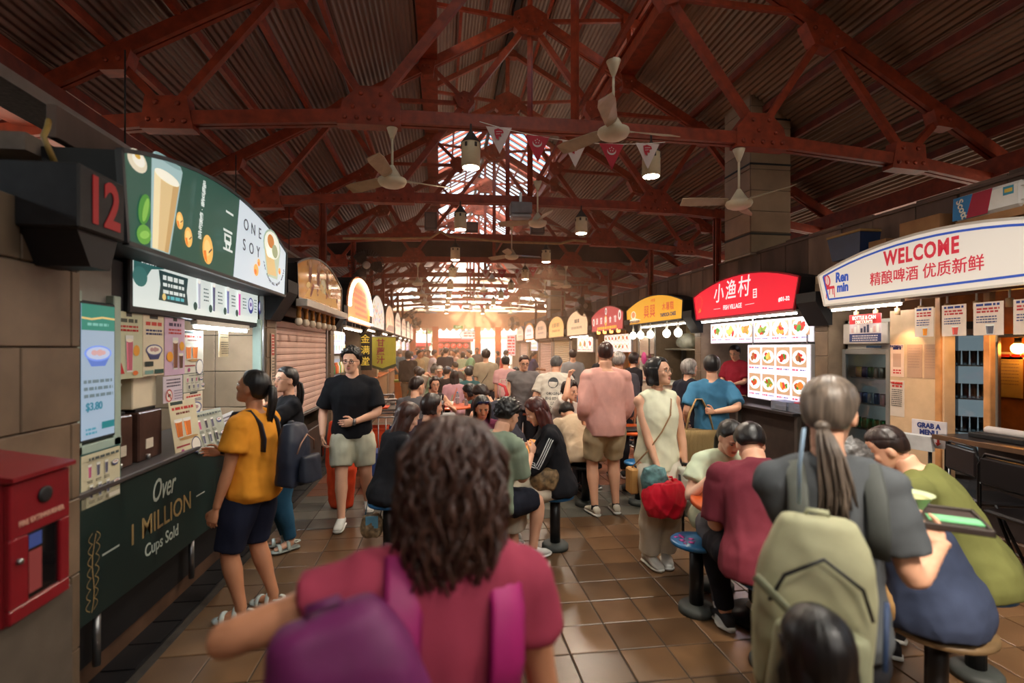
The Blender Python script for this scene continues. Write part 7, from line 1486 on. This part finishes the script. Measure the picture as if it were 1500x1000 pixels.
def soft_bag(name, label, x, y, z, w_, d, h, mat, cat='bag', seed=1, wr=.006, handle=None, lean=0, tri=False):
    t = thing(name, label, cat, (x, y, z)); t.rotation_euler = (0, 0, R(lean)); b = MB(); secs = []
    for u in np.linspace(0, 1, 8):
        k = (.75+.5*math.sin(math.pi*(u*.75+.1))) if not tri else (1.0-.62*u); secs.append([Vector((w_/2*k*math.cos(a), d/2*k*math.sin(a), h*u)) for a in np.linspace(0, 2*math.pi, 18, endpoint=False)])
    b.loft(secs); me = remesh(b, max(.006, h*.02), 4); wrinkle(me, wr, 14, 45, seed); me.materials.clear(); me.materials.append(mat); ob('bag_body', me, t)
    if handle: MB().tube([(-w_*.25, 0, h*.95), (-w_*.22, 0, h+handle), (w_*.22, 0, h+handle), (w_*.25, 0, h*.95)], .009, 6).build('handle', mat, t)
    return t
soft_bag('shopping_bag', 'shiny red bag held in front of the white trousers', 1.67, 3.66, .46, .28, .16, .26, S(196,26,46, rough=.3, var=.1), tri=False, handle=.03); soft_bag('cloth_bundle', 'pale folded jacket carried over the arm by the white trousers', 1.90, 3.72, .44, .18, .13, .36, S(206,206,190, rough=.8), 'cloth', 3); soft_bag('patterned_bag', 'blue and white patterned bag by the hand of the cream vest', 1.60, 3.68, .62, .17, .12, .20, S(96,134,136, rough=.6, var=.6, scale=14), seed=5)
MB_ = MB().tube([(1.80, 3.68, .76), (1.82, 3.66, .5), (1.82, 3.66, .28)], [(.02, .006), (.022, .006), (.02, .006)], 8); tag(MB_.build('strap_end', S(34,36,42, rough=.7)), 'dark hanging strap beside the red bag', 'strap')
t = tag(MB().lathe([(.030, -.012), (.033, 0), (.030, .012), (.028, 0)], 16, (1.94, 3.86, .80)).build('wrist_watch', POST), 'dark watch on the wrist of the person in the cream vest', 'watch')
person('tall bald person in a pale pink shirt and beige shorts, back turned', 1.70, 5.12, 2, 1.79, 'm', 1.06, 0, 'light', ('buzz', 'brown'), T_(226,168,156, sleeve=.92, loose=.55, hem=-.075, slflare=0), T_(176,156,124, len=.44, loose=.7), dict(mat=S(206,200,184, rough=.5), sock=.08, sockm=S(40,44,54)), head=(-18, -2, 0), facef=False, lh=(-.20, .16, .98), rh=(.22, .20, .92), lf=(-.12, .0, .09), rf=(.12, .03, .09))
bx, by, bf = 2.92, 5.20, -14
person('person in a blue t-shirt and black trousers with one hand on the back', bx, by, bf, 1.63, 'm', 1.02, 0, 'light', ('short', 'black'), T_(64,116,150, loose=.5, sleeve=.40), T_(34,34,38, loose=.3), dict(mat=S(150,144,130, rough=.6)), head=(-14, 0, 0), facef=False, rh=(-.02, -.15, 1.05), re=(1, -.4, 0), rhd=(-1, -.1, .15), rpn=(0, -1, .2), rcurl=50, lh=(-.24, .10, .90), le=(-.5, -1, 0), lf=(-.12, .04, .09), rf=(.10, -.12, .09))
t = thing('straw_tote', 'big woven straw tote bag hanging beside the blue t-shirt', 'bag', (2.72, 5.10, .46), R(-10)); b = MB(); secs = []
for u in np.linspace(0, 1, 8): k = .78+.42*math.sin(math.pi*(.15+u*.6)); secs.append([Vector((.17*k*math.cos(a), .09*k*math.sin(a), .40*u+.0)) for a in np.linspace(0, 2*math.pi, 24, endpoint=False)])
b.loft(secs); b.build('bag_body', S(176,148,98, rough=.8, var=.25, scale=40, bump=.8, kind='wave', bdist=.01), t); MB().tube([(-.15, 0, .36), (-.10, 0, .58), (-.03, .02, .72), (.03, .02, .72), (.10, 0, .58), (.15, 0, .36)], [(.026, .008)]*6, 8).build('handle', S(170,140,92, rough=.8, var=.25, scale=40, bump=.6), t)
gx_, gy_, gf = 3.02, 5.95, -70
B = person('grey haired person in a dark shirt with big pale letters', gx_, gy_, gf, 1.58, 'f', 1.05, 1, 'light', ('bobshort', 'grey'), T_(34,34,44, loose=.8, sleeve=.5, hem=-.10), T_(40,44,60), SHB, head=(-10, 0, 0))
for i, (s_, z) in enumerate((('ma', 1.02), ('kk', .90), ('Ai', 1.16))): decal(B, 'shirt', text_mesh(s_, .17, ext=0, bold=.006, res=2), S(196,196,190, var=0), (-.30, .0, z), (1, 0, 0), 'lettering', xdir=(0, -1, 0))
person('stall worker in a dark red t-shirt and glasses behind the fish counter', 5.02, 8.15, 118, 1.66, 'm', 1.0, 1, 'light', ('short', 'dark'), T_(134,30,44, sleeve=.4), T_(40,40,50), SHB, head=(8, 20, 0), glasses='thin', lh=(-.15, .34, 1.02), rh=(.15, .32, 1.02), z=.11)
C = person('person in a white cap and dark striped shirt behind the pink shirt', 2.35, 6.55, -8, 1.66, 'm', 1.08, 1, 'tan', ('short', 'grey'), T_(70,66,72, loose=.6, sleeve=.45), T_(40,40,46), SHB, head=(-20, 2, 0), facef=False, hatc=S(196,184,174, rough=.8))
b = MB(); o_ = [c_ for c_ in C['obj'].children if c_.name.startswith('shirt')]
person('person in a black t-shirt at the orange lit pink stall', 3.30, 10.2, -60, 1.68, 'm', 1.0, 2, 'light', ('short', 'black'), T_(30,30,34), T_(40,40,50), SHB)
person('person in a black top by the cap, facing the yellow sign', 3.35, 8.6, -75, 1.64, 'f', 1.0, 2, 'light', ('bobshort', 'dark'), T_(40,36,40), T_(40,40,50), SHB)
person('person in a plain grey t-shirt seen from behind near the cream round sign', 2.95, 11.2, -12, 1.68, 'm', 1.0, 2, 'light', ('short', 'dark'), T_(136,136,140), T_(60,60,70), SHB, facef=False)
# ---------- seated in the middle
D = person('person with long auburn hair in a black striped track jacket, seated sideways', .99, 4.32, 84, 1.66, 'f', 1.04, 0, 'light', ('longback', 'auburn'), T_(28,28,32, loose=.6, sleeve=.95, slflare=0, name='jacket'), T_(206,196,176, skirt=True, len=.86, loose=1.2, name='skirt'), SHW, sit=.47, lean=3, curl=14, head=(0, 30, 0), lh=(-.12, .42, .80), rh=(.10, .44, .82), facef=True)
b = MB(); o = [q for q in bpy.data.objects if q.parent == D['obj'] and q.name.startswith('jacket')][0]; bv = BVHTree.FromPolygons([v.co for v in o.data.vertices], [tuple(p.vertices) for p in o.data.polygons])
ST_ = S(206,206,206, rough=.8, var=0)
for k in range(3):
    for sd in 'lr':
        S_, E2, W2 = D[sd+'s'], D[sd+'e'], D[sd+'w']; b = MB(); pts = []
        for u in np.linspace(.02, .98, 22):
            p = path3(S_, E2, W2, u); ax = ((E2-S_) if u < .5 else (W2-E2)).normalized(); sdv = Vector((1 if sd == 'r' else -1, -.25, .55)); sdv = (sdv-ax*sdv.dot(ax)).normalized(); t2 = ax.cross(sdv); org = p+t2*(k-1)*.017+sdv*.15; h_ = bv.ray_cast(org, -sdv)
            if h_[0] is not None: pts.append(h_[0]+sdv*.002)
        if len(pts) > 3: b.tube(pts, [(.0045, .0025)]*len(pts), 5); b.build('sleeve_stripe', ST_, o)
t = soft_bag('handbag', 'brown patterned handbag in the lap of the black striped jacket', .86, 4.16, .56, .20, .12, .16, S(120,96,66, rough=.6, var=.5, scale=24))
sg = person('person with curly black hair in a sage green shirt, seated and looking at a phone', .37, 3.94, -52, 1.72, 'm', 1.02, 0, 'light', ('curly', 'black'), T_(134,148,128, loose=.6, sleeve=.42), T_(34,36,46, len=.42, loose=.6), dict(mat=S(206,206,202, rough=.5), sock=.10), sit=.46, lean=6, curl=18, head=(6, 24, 0), lh=(-.05, .40, .84), rh=(.10, .38, .86), rf=(.10, .40, .085), lf=(-.16, .40, .085), facef=False)
t = thing('mobile_phone', 'lit mobile phone held by the person in sage green', 'phone', (.74, 4.22, .90), R(-52)); t.rotation_euler = (R(-40), 0, R(-52)); MB().rbox(-.037, .037, -.004, .004, -.07, .07, .003).build('case', POST, t); MB().box(-.034, .034, -.0055, -.0045, -.066, .066).build('screen', EM(230,150,80,1.2), t)
person('person with long brown hair in a cream top with black sleeves, looking down', -.42, 4.30, -62, 1.62, 'f', .98, 0, 'fair', ('long', 'brown'), T_(34,34,38, loose=.4, sleeve=.75, slflare=0, name='cardigan'), T_(190,174,150, skirt=True, len=.8, loose=.8, name='skirt'), SHW, sit=.46, lean=4, curl=12, head=(-6, 30, 0), lh=(-.10, .34, .82), rh=(.12, .36, .82))
t = soft_bag('handbag', 'small brown handbag with blue flap hanging beside the black sleeved top', -.55, 4.32, .18, .15, .10, .17, S(134,112,84, rough=.6, var=.4, scale=30)); MB().rbox(-.05, .05, -.058, -.048, .08, .18, .004).build('flap', S(96,150,176, rough=.5), t); MB().tube([(-.06, 0, .16), (-.02, 0, .40), (.10, .05, .58)], [(.010, .004)]*3, 6).build('shoulder_strap', S(90,140,166), t); MB().tube([(.06, 0, .16), (.10, .02, .35), (.14, .05, .55)], [(.010, .004)]*3, 6).build('shoulder_strap', S(60,56,54), t)
person('person with short dark hair turned away, seated beside the long haired one', -.20, 4.76, -44, 1.62, 'f', 1.0, 1, 'light', ('bobshort', 'dark'), T_(70,50,60, loose=.5), T_(50,50,60), SHB, sit=.47, lean=6, curl=16, head=(-24, 6, 0))
E_ = person('person with sunglasses pushed up on dark hair, facing the camera', .38, 5.16, 186, 1.58, 'f', 1.05, 0, 'tan', ('shoulder', 'black'), T_(96,40,62, loose=.6), T_(50,50,60), SHB, sit=.46, lean=8, curl=14, head=(0, 18, 0), lh=(-.16, .3, .8), rh=(.16, .3, .8))
t = MB()
for s_ in (-1, 1): t.ell((s_*.034, .070, .088), (.030, .012, .019), 14, 8)
t.tube([(-.075, .0, .062), (-.066, .066, .086), (0, .088, .096), (.066, .066, .086), (.075, .0, .062)], .003, 6); me = t.mesh('sunglasses', S(20,24,60, rough=.08, var=0, coat=.6)); me.transform(E_['M'] @ E_['MH']); tag(ob('sunglasses', me), 'dark blue sunglasses resting on the black hair', 'sunglasses')
F = person('person in a dark navy t-shirt seated with bowed head and glasses', .86, 6.32, 58, 1.76, 'm', 1.06, 0, 'light', ('shortside', 'dark'), T_(50,50,60, loose=.55), T_(150,134,104), SHB, sit=.47, lean=18, curl=30, head=(6, 36, 0), glasses='thick', lh=(-.15, .42, .82), rh=(.12, .42, .82))
person('person in a crumpled beige shirt bent over beside the pink shirt', 1.58, 5.48, 8, 1.68, 'm', 1.08, 0, 'light', ('short', 'black'), T_(196,176,150, loose=.7, wr=.005), T_(34,34,38), SHB, sit=.46, lean=30, curl=40, head=(0, 60, 0), facef=False, lh=(-.15, .55, .78), rh=(.15, .55, .78), lf=(-.14, .30, .085), rf=(.14, .34, .085))
rx_, ry_, rf_ = 1.53, 6.40, 214
G = person('person in a white t-shirt raising an arm and calling out', rx_, ry_, rf_, 1.64, 'm', .98, 0, 'light', ('fluffy', 'dark'), T_(210,200,190, loose=.6), T_(80,80,90), SHB, sit=.46, lean=8, curl=10, head=(0, 4, 0), rh=(.12, .24, 1.36), re=(.6, .8, -.4), rhd=(-.05, .15, 1), rpn=(-.4, .9, 0), rcurl=48, lh=(-.18, .3, .75), le=(-.4, -1, 0))
me = text_mesh('●', .20, ext=0, res=2); decal(G, 'shirt', me, S(70,80,84, var=0), (.02, .4, .70), (0, -1, 0), 'shirt_print', xdir=(-1, 0, 0))
H_ = person('person in a white t-shirt with a dark rear print, stooping behind the table', 1.60, 7.15, -22, 1.64, 'm', 1.12, 0, 'light', ('short', 'greyblack'), T_(206,198,186, loose=.7), T_(80,76,76), SHB, lean=12, curl=16, head=(0, 22, 0), facef=False, lh=(-.30, .12, .80), rh=(.28, .2, .84))
for s_, z, sz in (('ORIGINAL', 1.08, .055), ('BIG STORE', 1.015, .055), ('LIVE', .95, .055), ('ONLY', .89, .055)): decal(H_, 'shirt', text_mesh(s_, sz, ext=0, bold=.001, res=1), S(64,66,72, var=0), (.03, -.5, z), (0, 1, 0), 'lettering')
decal(H_, 'shirt', text_mesh('●', .20, ext=0, res=2), S(58,60,66, var=0), (.0, -.5, 1.22), (0, 1, 0), 'shirt_print')
I_ = person('broad person in a grey sleeveless top and glasses walking forward', 1.26, 7.72, 176, 1.62, 'f', 1.28, 0, 'light', ('bun', 'brown'), T_(112,106,106, sleeve=.14, loose=.6), T_(44,42,46, loose=.4), SHB, head=(6, 14, 0), glasses='thick', rh=(.24, .24, .86), lh=(-.26, .08, .80), rf=(.12, .1, .085))
t = soft_bag('tote_bag', 'striped rainbow tote bag on the arm of the grey sleeveless top', .94, 7.65, .55, .22, .12, .40, S(206,196,176, rough=.8), handle=.3)
for k, col in enumerate(((90,120,150), (80,150,110), (230,180,60), (226,190,170))): b = MB(); b.tube([(.125*math.cos(a), .075*math.sin(a), .08+.075*k) for a in np.linspace(math.pi, 2*math.pi, 10)], [(.034, .006)]*10, 6, up=(0, 0, 1)); b.build('stripe', S(*col, rough=.8), t)
person('person with a red strap bag and dark hair, seated in profile', .72, 7.25, 70, 1.6, 'f', 1.1, 1, 'tan', ('bobshort', 'black'), T_(56,46,50), T_(50,50,60), SHB, sit=.46, lean=16, curl=26, head=(0, 28, 0)); b = MB(); b.tube([(.86, 7.10, .95), (.93, 7.12, 1.08), (.90, 7.16, 1.18), (.82, 7.2, 1.22)], [(.03, .012)]*4, 8); tag(b.build('shoulder_strap_bag', S(176,36,42, rough=.6)), 'red shoulder bag on the dark haired profile', 'bag')
# ---------- walking on the left
bx, by, bf = -.87, 5.28, 186
J_ = person('person in a black t-shirt, pale shorts and glasses walking towards the camera', bx, by, bf, 1.71, 'm', 1.06, 0, 'light', ('fluffy', 'black'), T_(26,26,30, loose=.25, sleeve=.40), T_(186,184,162, len=.42, loose=.85, wr=.005), dict(mat=S(196,198,194, rough=.5)), head=(-14, 4, 0), glasses='thick', lh=(-.03, .18, 1.01), le=(-1, -.3, -.1), lhd=(1, .1, -.1), lpn=(0, -1, 0), rh=(.27, .08, .86), re=(.5, -1, 0), rf=(.09, .18, .085), lf=(-.14, -.22, .13), lcurl=20, rcurl=45)
t = tag(MB().lathe([(.030, -.014), (.034, 0), (.030, .014), (.028, 0)], 16, mat=J_['M'] @ Matrix.Translation(J_['lw']) @ Matrix.Rotation(R(80), 4, 'Y')).build('wrist_watch', STEEL), 'steel watch on the wrist of the person in the black t-shirt', 'watch')
p = J_['M'] @ (J_['rw']+Vector((0, .02, -.09))); t = thing('mobile_phone', 'dark phone in the lowered hand of the person in the black t-shirt', 'phone', p); MB().rbox(-.006, .006, -.036, .036, -.09, .06, .004).build('case', POST, t); MB().box(.0062, .0072, -.032, .032, -.085, .055).build('screen', S(14,14,18, rough=.1), t)
soft_bag('orange_bag', 'tall orange red bag standing behind the person in the black t-shirt', -1.06, 5.75, .004, .26, .16, .92, S(206,66,30, rough=.5))
yx, yy, yf = -1.19, 3.50, 78
K_ = person('person with a long ponytail in a yellow off-shoulder top and dark shorts', yx, yy, yf, 1.57, 'f', 1.12, 0, 'tan', ('pony', 'black'), T_(232,152,48, loose=.5, sleeve=.30, slflare=.02, hem=-.05, name='blouse'), T_(34,38,56, len=.50, loose=.6), SHS, head=(2, -14, 0), lh=(-.24, .10, .74), le=(-.4, -1, 0), rh=(.12, .30, 1.02), lf=(-.10, .02, .085), rf=(.10, -.08, .085))
t = backpack(K_, -1.01, 3.46, .86, .29, .38, .15, S(36,42,58, rough=.5, var=.1, bump=.2), S(30,36,50, rough=.5, bump=.2), 'dark navy backpack on the person in the yellow top', face=yf, lean=4, roll=3, blk=S(170,130,110, metal=.6, rough=.4)); strap_on(t, K_, -1, S(32,38,52, rough=.5), .026); strap_on(t, K_, 1, S(32,38,52, rough=.5), .026)
L_ = person('person in a black top and blue jeans behind the yellow top, hand at the chin', -1.30, 4.66, 120, 1.55, 'f', 1.0, 0, 'light', ('ponylow', 'black'), T_(28,28,32, sleeve=.9, slflare=0), T_(44,84,110, loose=.5), SHS, head=(18, -4, 0), glasses='thin', lh=(-.04, .22, 1.24), le=(-1, .2, -.8), rh=(.2, .1, .85))
# ---------- further back
def far(label, x, y, f, H, sx, sk, hr, tp, bt=(60,60,70), sit=None, lean=4, curl=8, head=(0, 6, 0), **k):
    return person(label, x, y, f, H, sx, k.pop('bw', 1.0), k.pop('lod', 2), sk, hr, T_(*tp, sleeve=k.pop('sleeve', .4)), T_(*bt), k.pop('shoe', SHG), sit=sit, lean=lean, curl=curl, head=head, **k)
far('person in a grey t-shirt with a backpack strap, seated facing away', -.36, 6.95, -20, 1.7, 'm', 'light', ('short', 'dark'), (96,94,98), sit=.46, lod=1, head=(-30, 4, 0))
far('person in a black tank top and glasses facing the camera at the table', -.10, 8.0, 188, 1.6, 'f', 'light', ('bobshort', 'dark'), (56,44,46), sit=.46, lod=1, sleeve=0, glasses='thin', rh=(.2, .3, .85), lh=(-.2, .3, .85), head=(4, 4, 0))
lv = far('person in a lavender top with long hair and an orange strap, back turned', .26, 9.75, -6, 1.62, 'f', 'light', ('longback', 'dark'), (190,146,156), sit=.46, lod=1, facef=False); b = MB(); b.tube([lv['M'] @ (lv['sp'](s_)+Vector((xx, yy_, 0))) for s_, xx, yy_ in ((.29, .07, .0), (.25, .05, -.125), (.15, .0, -.135), (.05, -.07, -.13))], [(.018, .005)]*4, 6); tag(b.build('shoulder_strap_bag', S(206,110,50)), 'orange bag strap across the lavender back', 'strap')
far('person in a pale pink t-shirt standing with the back turned', 1.28, 10.0, -4, 1.56, 'm', 'light', ('short', 'black'), (206,160,160), lod=1, facef=False, lean=6)
tn = far('person in a tan t-shirt with a dark sling strap, back turned', .98, 11.0, -4, 1.68, 'm', 'light', ('fluffy', 'dark'), (160,146,124), lod=1, facef=False, bw=1.1); b = MB(); b.tube([tn['M'] @ (tn['sp'](s_)+Vector((xx, yy_, 0))) for s_, xx, yy_ in ((.29, .09, .0), (.25, .08, -.12), (.15, .02, -.135), (.05, -.10, -.13))], [(.02, .006)]*4, 6); tag(b.build('sling_strap', S(60,50,44)), 'dark sling strap across the tan back', 'strap')
far('person in a long black top with a shoulder bag, back turned on the left', -.86, 14.1, 4, 1.66, 'f', 'light', ('bob', 'dark'), (36,30,32), (120,100,80), lod=1, facef=False, sleeve=.9, bw=1.15)
far('person in a teal shirt and yellow shorts, hands behind the back', -1.36, 17.9, 12, 1.70, 'm', 'tan', ('short', 'grey'), (60,94,110), (220,150,40), lod=1, facef=False, lh=(-.06, -.14, .88), rh=(.06, -.14, .88), le=(-1, -.5, 0), re=(1, -.5, 0))
far('person in a teal t-shirt seated far back at the round table', .62, 10.6, 20, 1.66, 'm', 'light', ('short', 'black'), (50,92,96), sit=.46, facef=False)
far('person in a navy t-shirt eating in profile by the far table', .95, 12.6, 70, 1.68, 'm', 'light', ('short', 'black'), (70,76,86), sit=.46, lean=18)
far('person in a white cap eating at the far table', .0, 12.9, 176, 1.64, 'm', 'light', ('short', 'grey'), (110,150,160), sit=.46, hatc=S(206,206,196), lean=14)
far('person in a patterned teal shirt bowing over the far table', .55, 12.9, 130, 1.66, 'm', 'light', ('short', 'dark'), (120,150,150), sit=.46, lean=24, curl=20, head=(0, 30, 0))
far('person in a blue cap seated with the back turned', .10, 11.5, -30, 1.64, 'm', 'light', ('short', 'dark'), (40,34,36), sit=.46, hatc=S(76,92,116), facef=False)
far('person in a cream t-shirt with long hair eating in profile', -.50, 11.0, -60, 1.6, 'f', 'light', ('longback', 'dark'), (176,164,150), sit=.46, rh=(.1, .3, 1.1))
far('person with dark hair in an olive vest in front of the crowd', -.62, 12.4, -50, 1.6, 'f', 'tan', ('bobshort', 'dark'), (80,74,60), sit=.46)
far('grey haired person in pale green at the far table', -.25, 13.0, -100, 1.6, 'f', 'light', ('bobshort', 'greyblack'), (150,176,150), sit=.46)
far('person in a green t-shirt carrying a tray through the crowd', 1.05, 16.9, 100, 1.68, 'm', 'light', ('short', 'greyblack'), (126,166,130), lh=(-.2, .4, 1.0), rh=(.2, .4, 1.0)); t = thing('tray', 'pale blue tray carried through the crowd', 'tray', (.62, 16.85, 1.02)); MB().rbox(-.2, .2, -.14, .14, 0, .02, .006).build('tray', S(130,160,176), t); MB().rbox(-.21, .21, -.15, .15, .016, .026, .004).build('rim', S(110,140,160), t)
far('person in a black shirt with a dark backpack, centre of the crowd', .12, 16.0, -30, 1.74, 'm', 'light', ('short', 'dark'), (44,46,60), facef=False, bw=1.15)
far('person in a navy blouse and jeans serving near the closed shutters', 3.0, 16.8, -80, 1.62, 'f', 'tan', ('ponylow', 'dark'), (44,50,92), (90,116,140), lh=(-.1, .36, 1.0), rh=(.1, .4, 1.0))
far('person in a maroon shirt with a black bun seated by the right table', 1.75, 11.6, 10, 1.62, 'f', 'light', ('ponylow', 'black'), (130,50,54), sit=.46, facef=False)
far('dark haired person seated low behind the white print shirt', 1.95, 9.0, 120, 1.6, 'f', 'light', ('bobshort', 'dark'), (80,40,44), sit=.46, lean=20)
far('person in a blue shirt seated beyond the raised arm', 2.05, 8.1, -30, 1.66, 'm', 'light', ('short', 'black'), (60,94,120), sit=.46, facef=False)
far('person with brown hair seated beyond the raised arm', 1.75, 7.7, 30, 1.58, 'f', 'light', ('bobshort', 'brown'), (110,70,70), sit=.46, facef=False)
cr = [('beige t-shirt with a dark sling', -.62, 18.6, 176, 1.68, 'm', 'brown', ('short', 'black'), (176,160,130)), ('lilac white t-shirt, side on', -.30, 17.6, -70, 1.66, 'm', 'tan', ('short', 'dark'), (206,190,196)), ('black sleeveless top and green cap', .05, 18.6, -40, 1.62, 'f', 'tan', ('bob', 'dark'), (50,44,44)),
      ('dusty pink blouse, phone raised', .62, 19.8, 120, 1.66, 'm', 'tan', ('short', 'black'), (196,156,140)), ('pale green blouse, back turned', .78, 18.3, -10, 1.6, 'f', 'light', ('bob', 'dark'), (160,170,140)), ('salmon dress with long hair', 1.12, 18.8, 60, 1.62, 'f', 'light', ('longback', 'dark'), (170,120,100)),
      ('grey jacket by the orange post', 1.62, 22.6, 170, 1.74, 'm', 'brown', ('short', 'black'), (60,58,64)), ('dark dress beside the last stall', 2.5, 21.6, 100, 1.6, 'f', 'light', ('bobshort', 'black'), (56,50,60)), ('blue polo at the back of the crowd', -.95, 22.0, 170, 1.72, 'm', 'tan', ('short', 'black'), (70,80,120)),
      ('dark red shirt, deep in the crowd', -.45, 22.6, 150, 1.66, 'm', 'brown', ('short', 'black'), (120,50,46)), ('mustard shirt, deep in the crowd', .02, 23.5, -150, 1.68, 'm', 'tan', ('short', 'dark'), (176,130,60)), ('white shirt, deep in the crowd', .45, 23.0, 190, 1.66, 'f', 'light', ('bob', 'dark'), (206,196,186)),
      ('brown shirt near the awning', .85, 24.6, 20, 1.7, 'm', 'tan', ('short', 'dark'), (130,96,76)), ('navy dress near the awning', 1.25, 23.6, -160, 1.62, 'f', 'tan', ('longback', 'black'), (56,60,90)), ('rose t-shirt, seated at the deep table', -.2, 15.4, -20, 1.6, 'f', 'light', ('ponylow', 'black'), (190,130,130)),
      ('charcoal t-shirt, seated at the deep table', .5, 15.2, 40, 1.66, 'm', 'light', ('short', 'black'), (70,66,70)), ('red t-shirt beside the far right counter', 2.35, 19.0, -60, 1.64, 'm', 'tan', ('short', 'dark'), (190,60,50)), ('violet top near the lit violet menu', -1.05, 20.4, 60, 1.6, 'f', 'light', ('bobshort', 'black'), (120,96,130)),
      ('tan waistcoat, looking away on the left', -.72, 16.2, -130, 1.66, 'm', 'tan', ('short', 'black'), (160,136,100)), ('black t-shirt leaving by the left posts', -.75, 26.5, 10, 1.7, 'm', 'tan', ('short', 'black'), (40,40,44)), ('cream blouse leaving by the right posts', 1.4, 27.0, -10, 1.6, 'f', 'light', ('bob', 'dark'), (206,190,160))]
for (d, x, y, f, H, sx, sk, hr, tp) in cr: far('distant person in a '+d, x, y, f, H, sx, sk, hr, tp, lod=3, sit=.46 if 'seated' in d else None, facef=False)
bpy.data.scenes.remove(TMP)
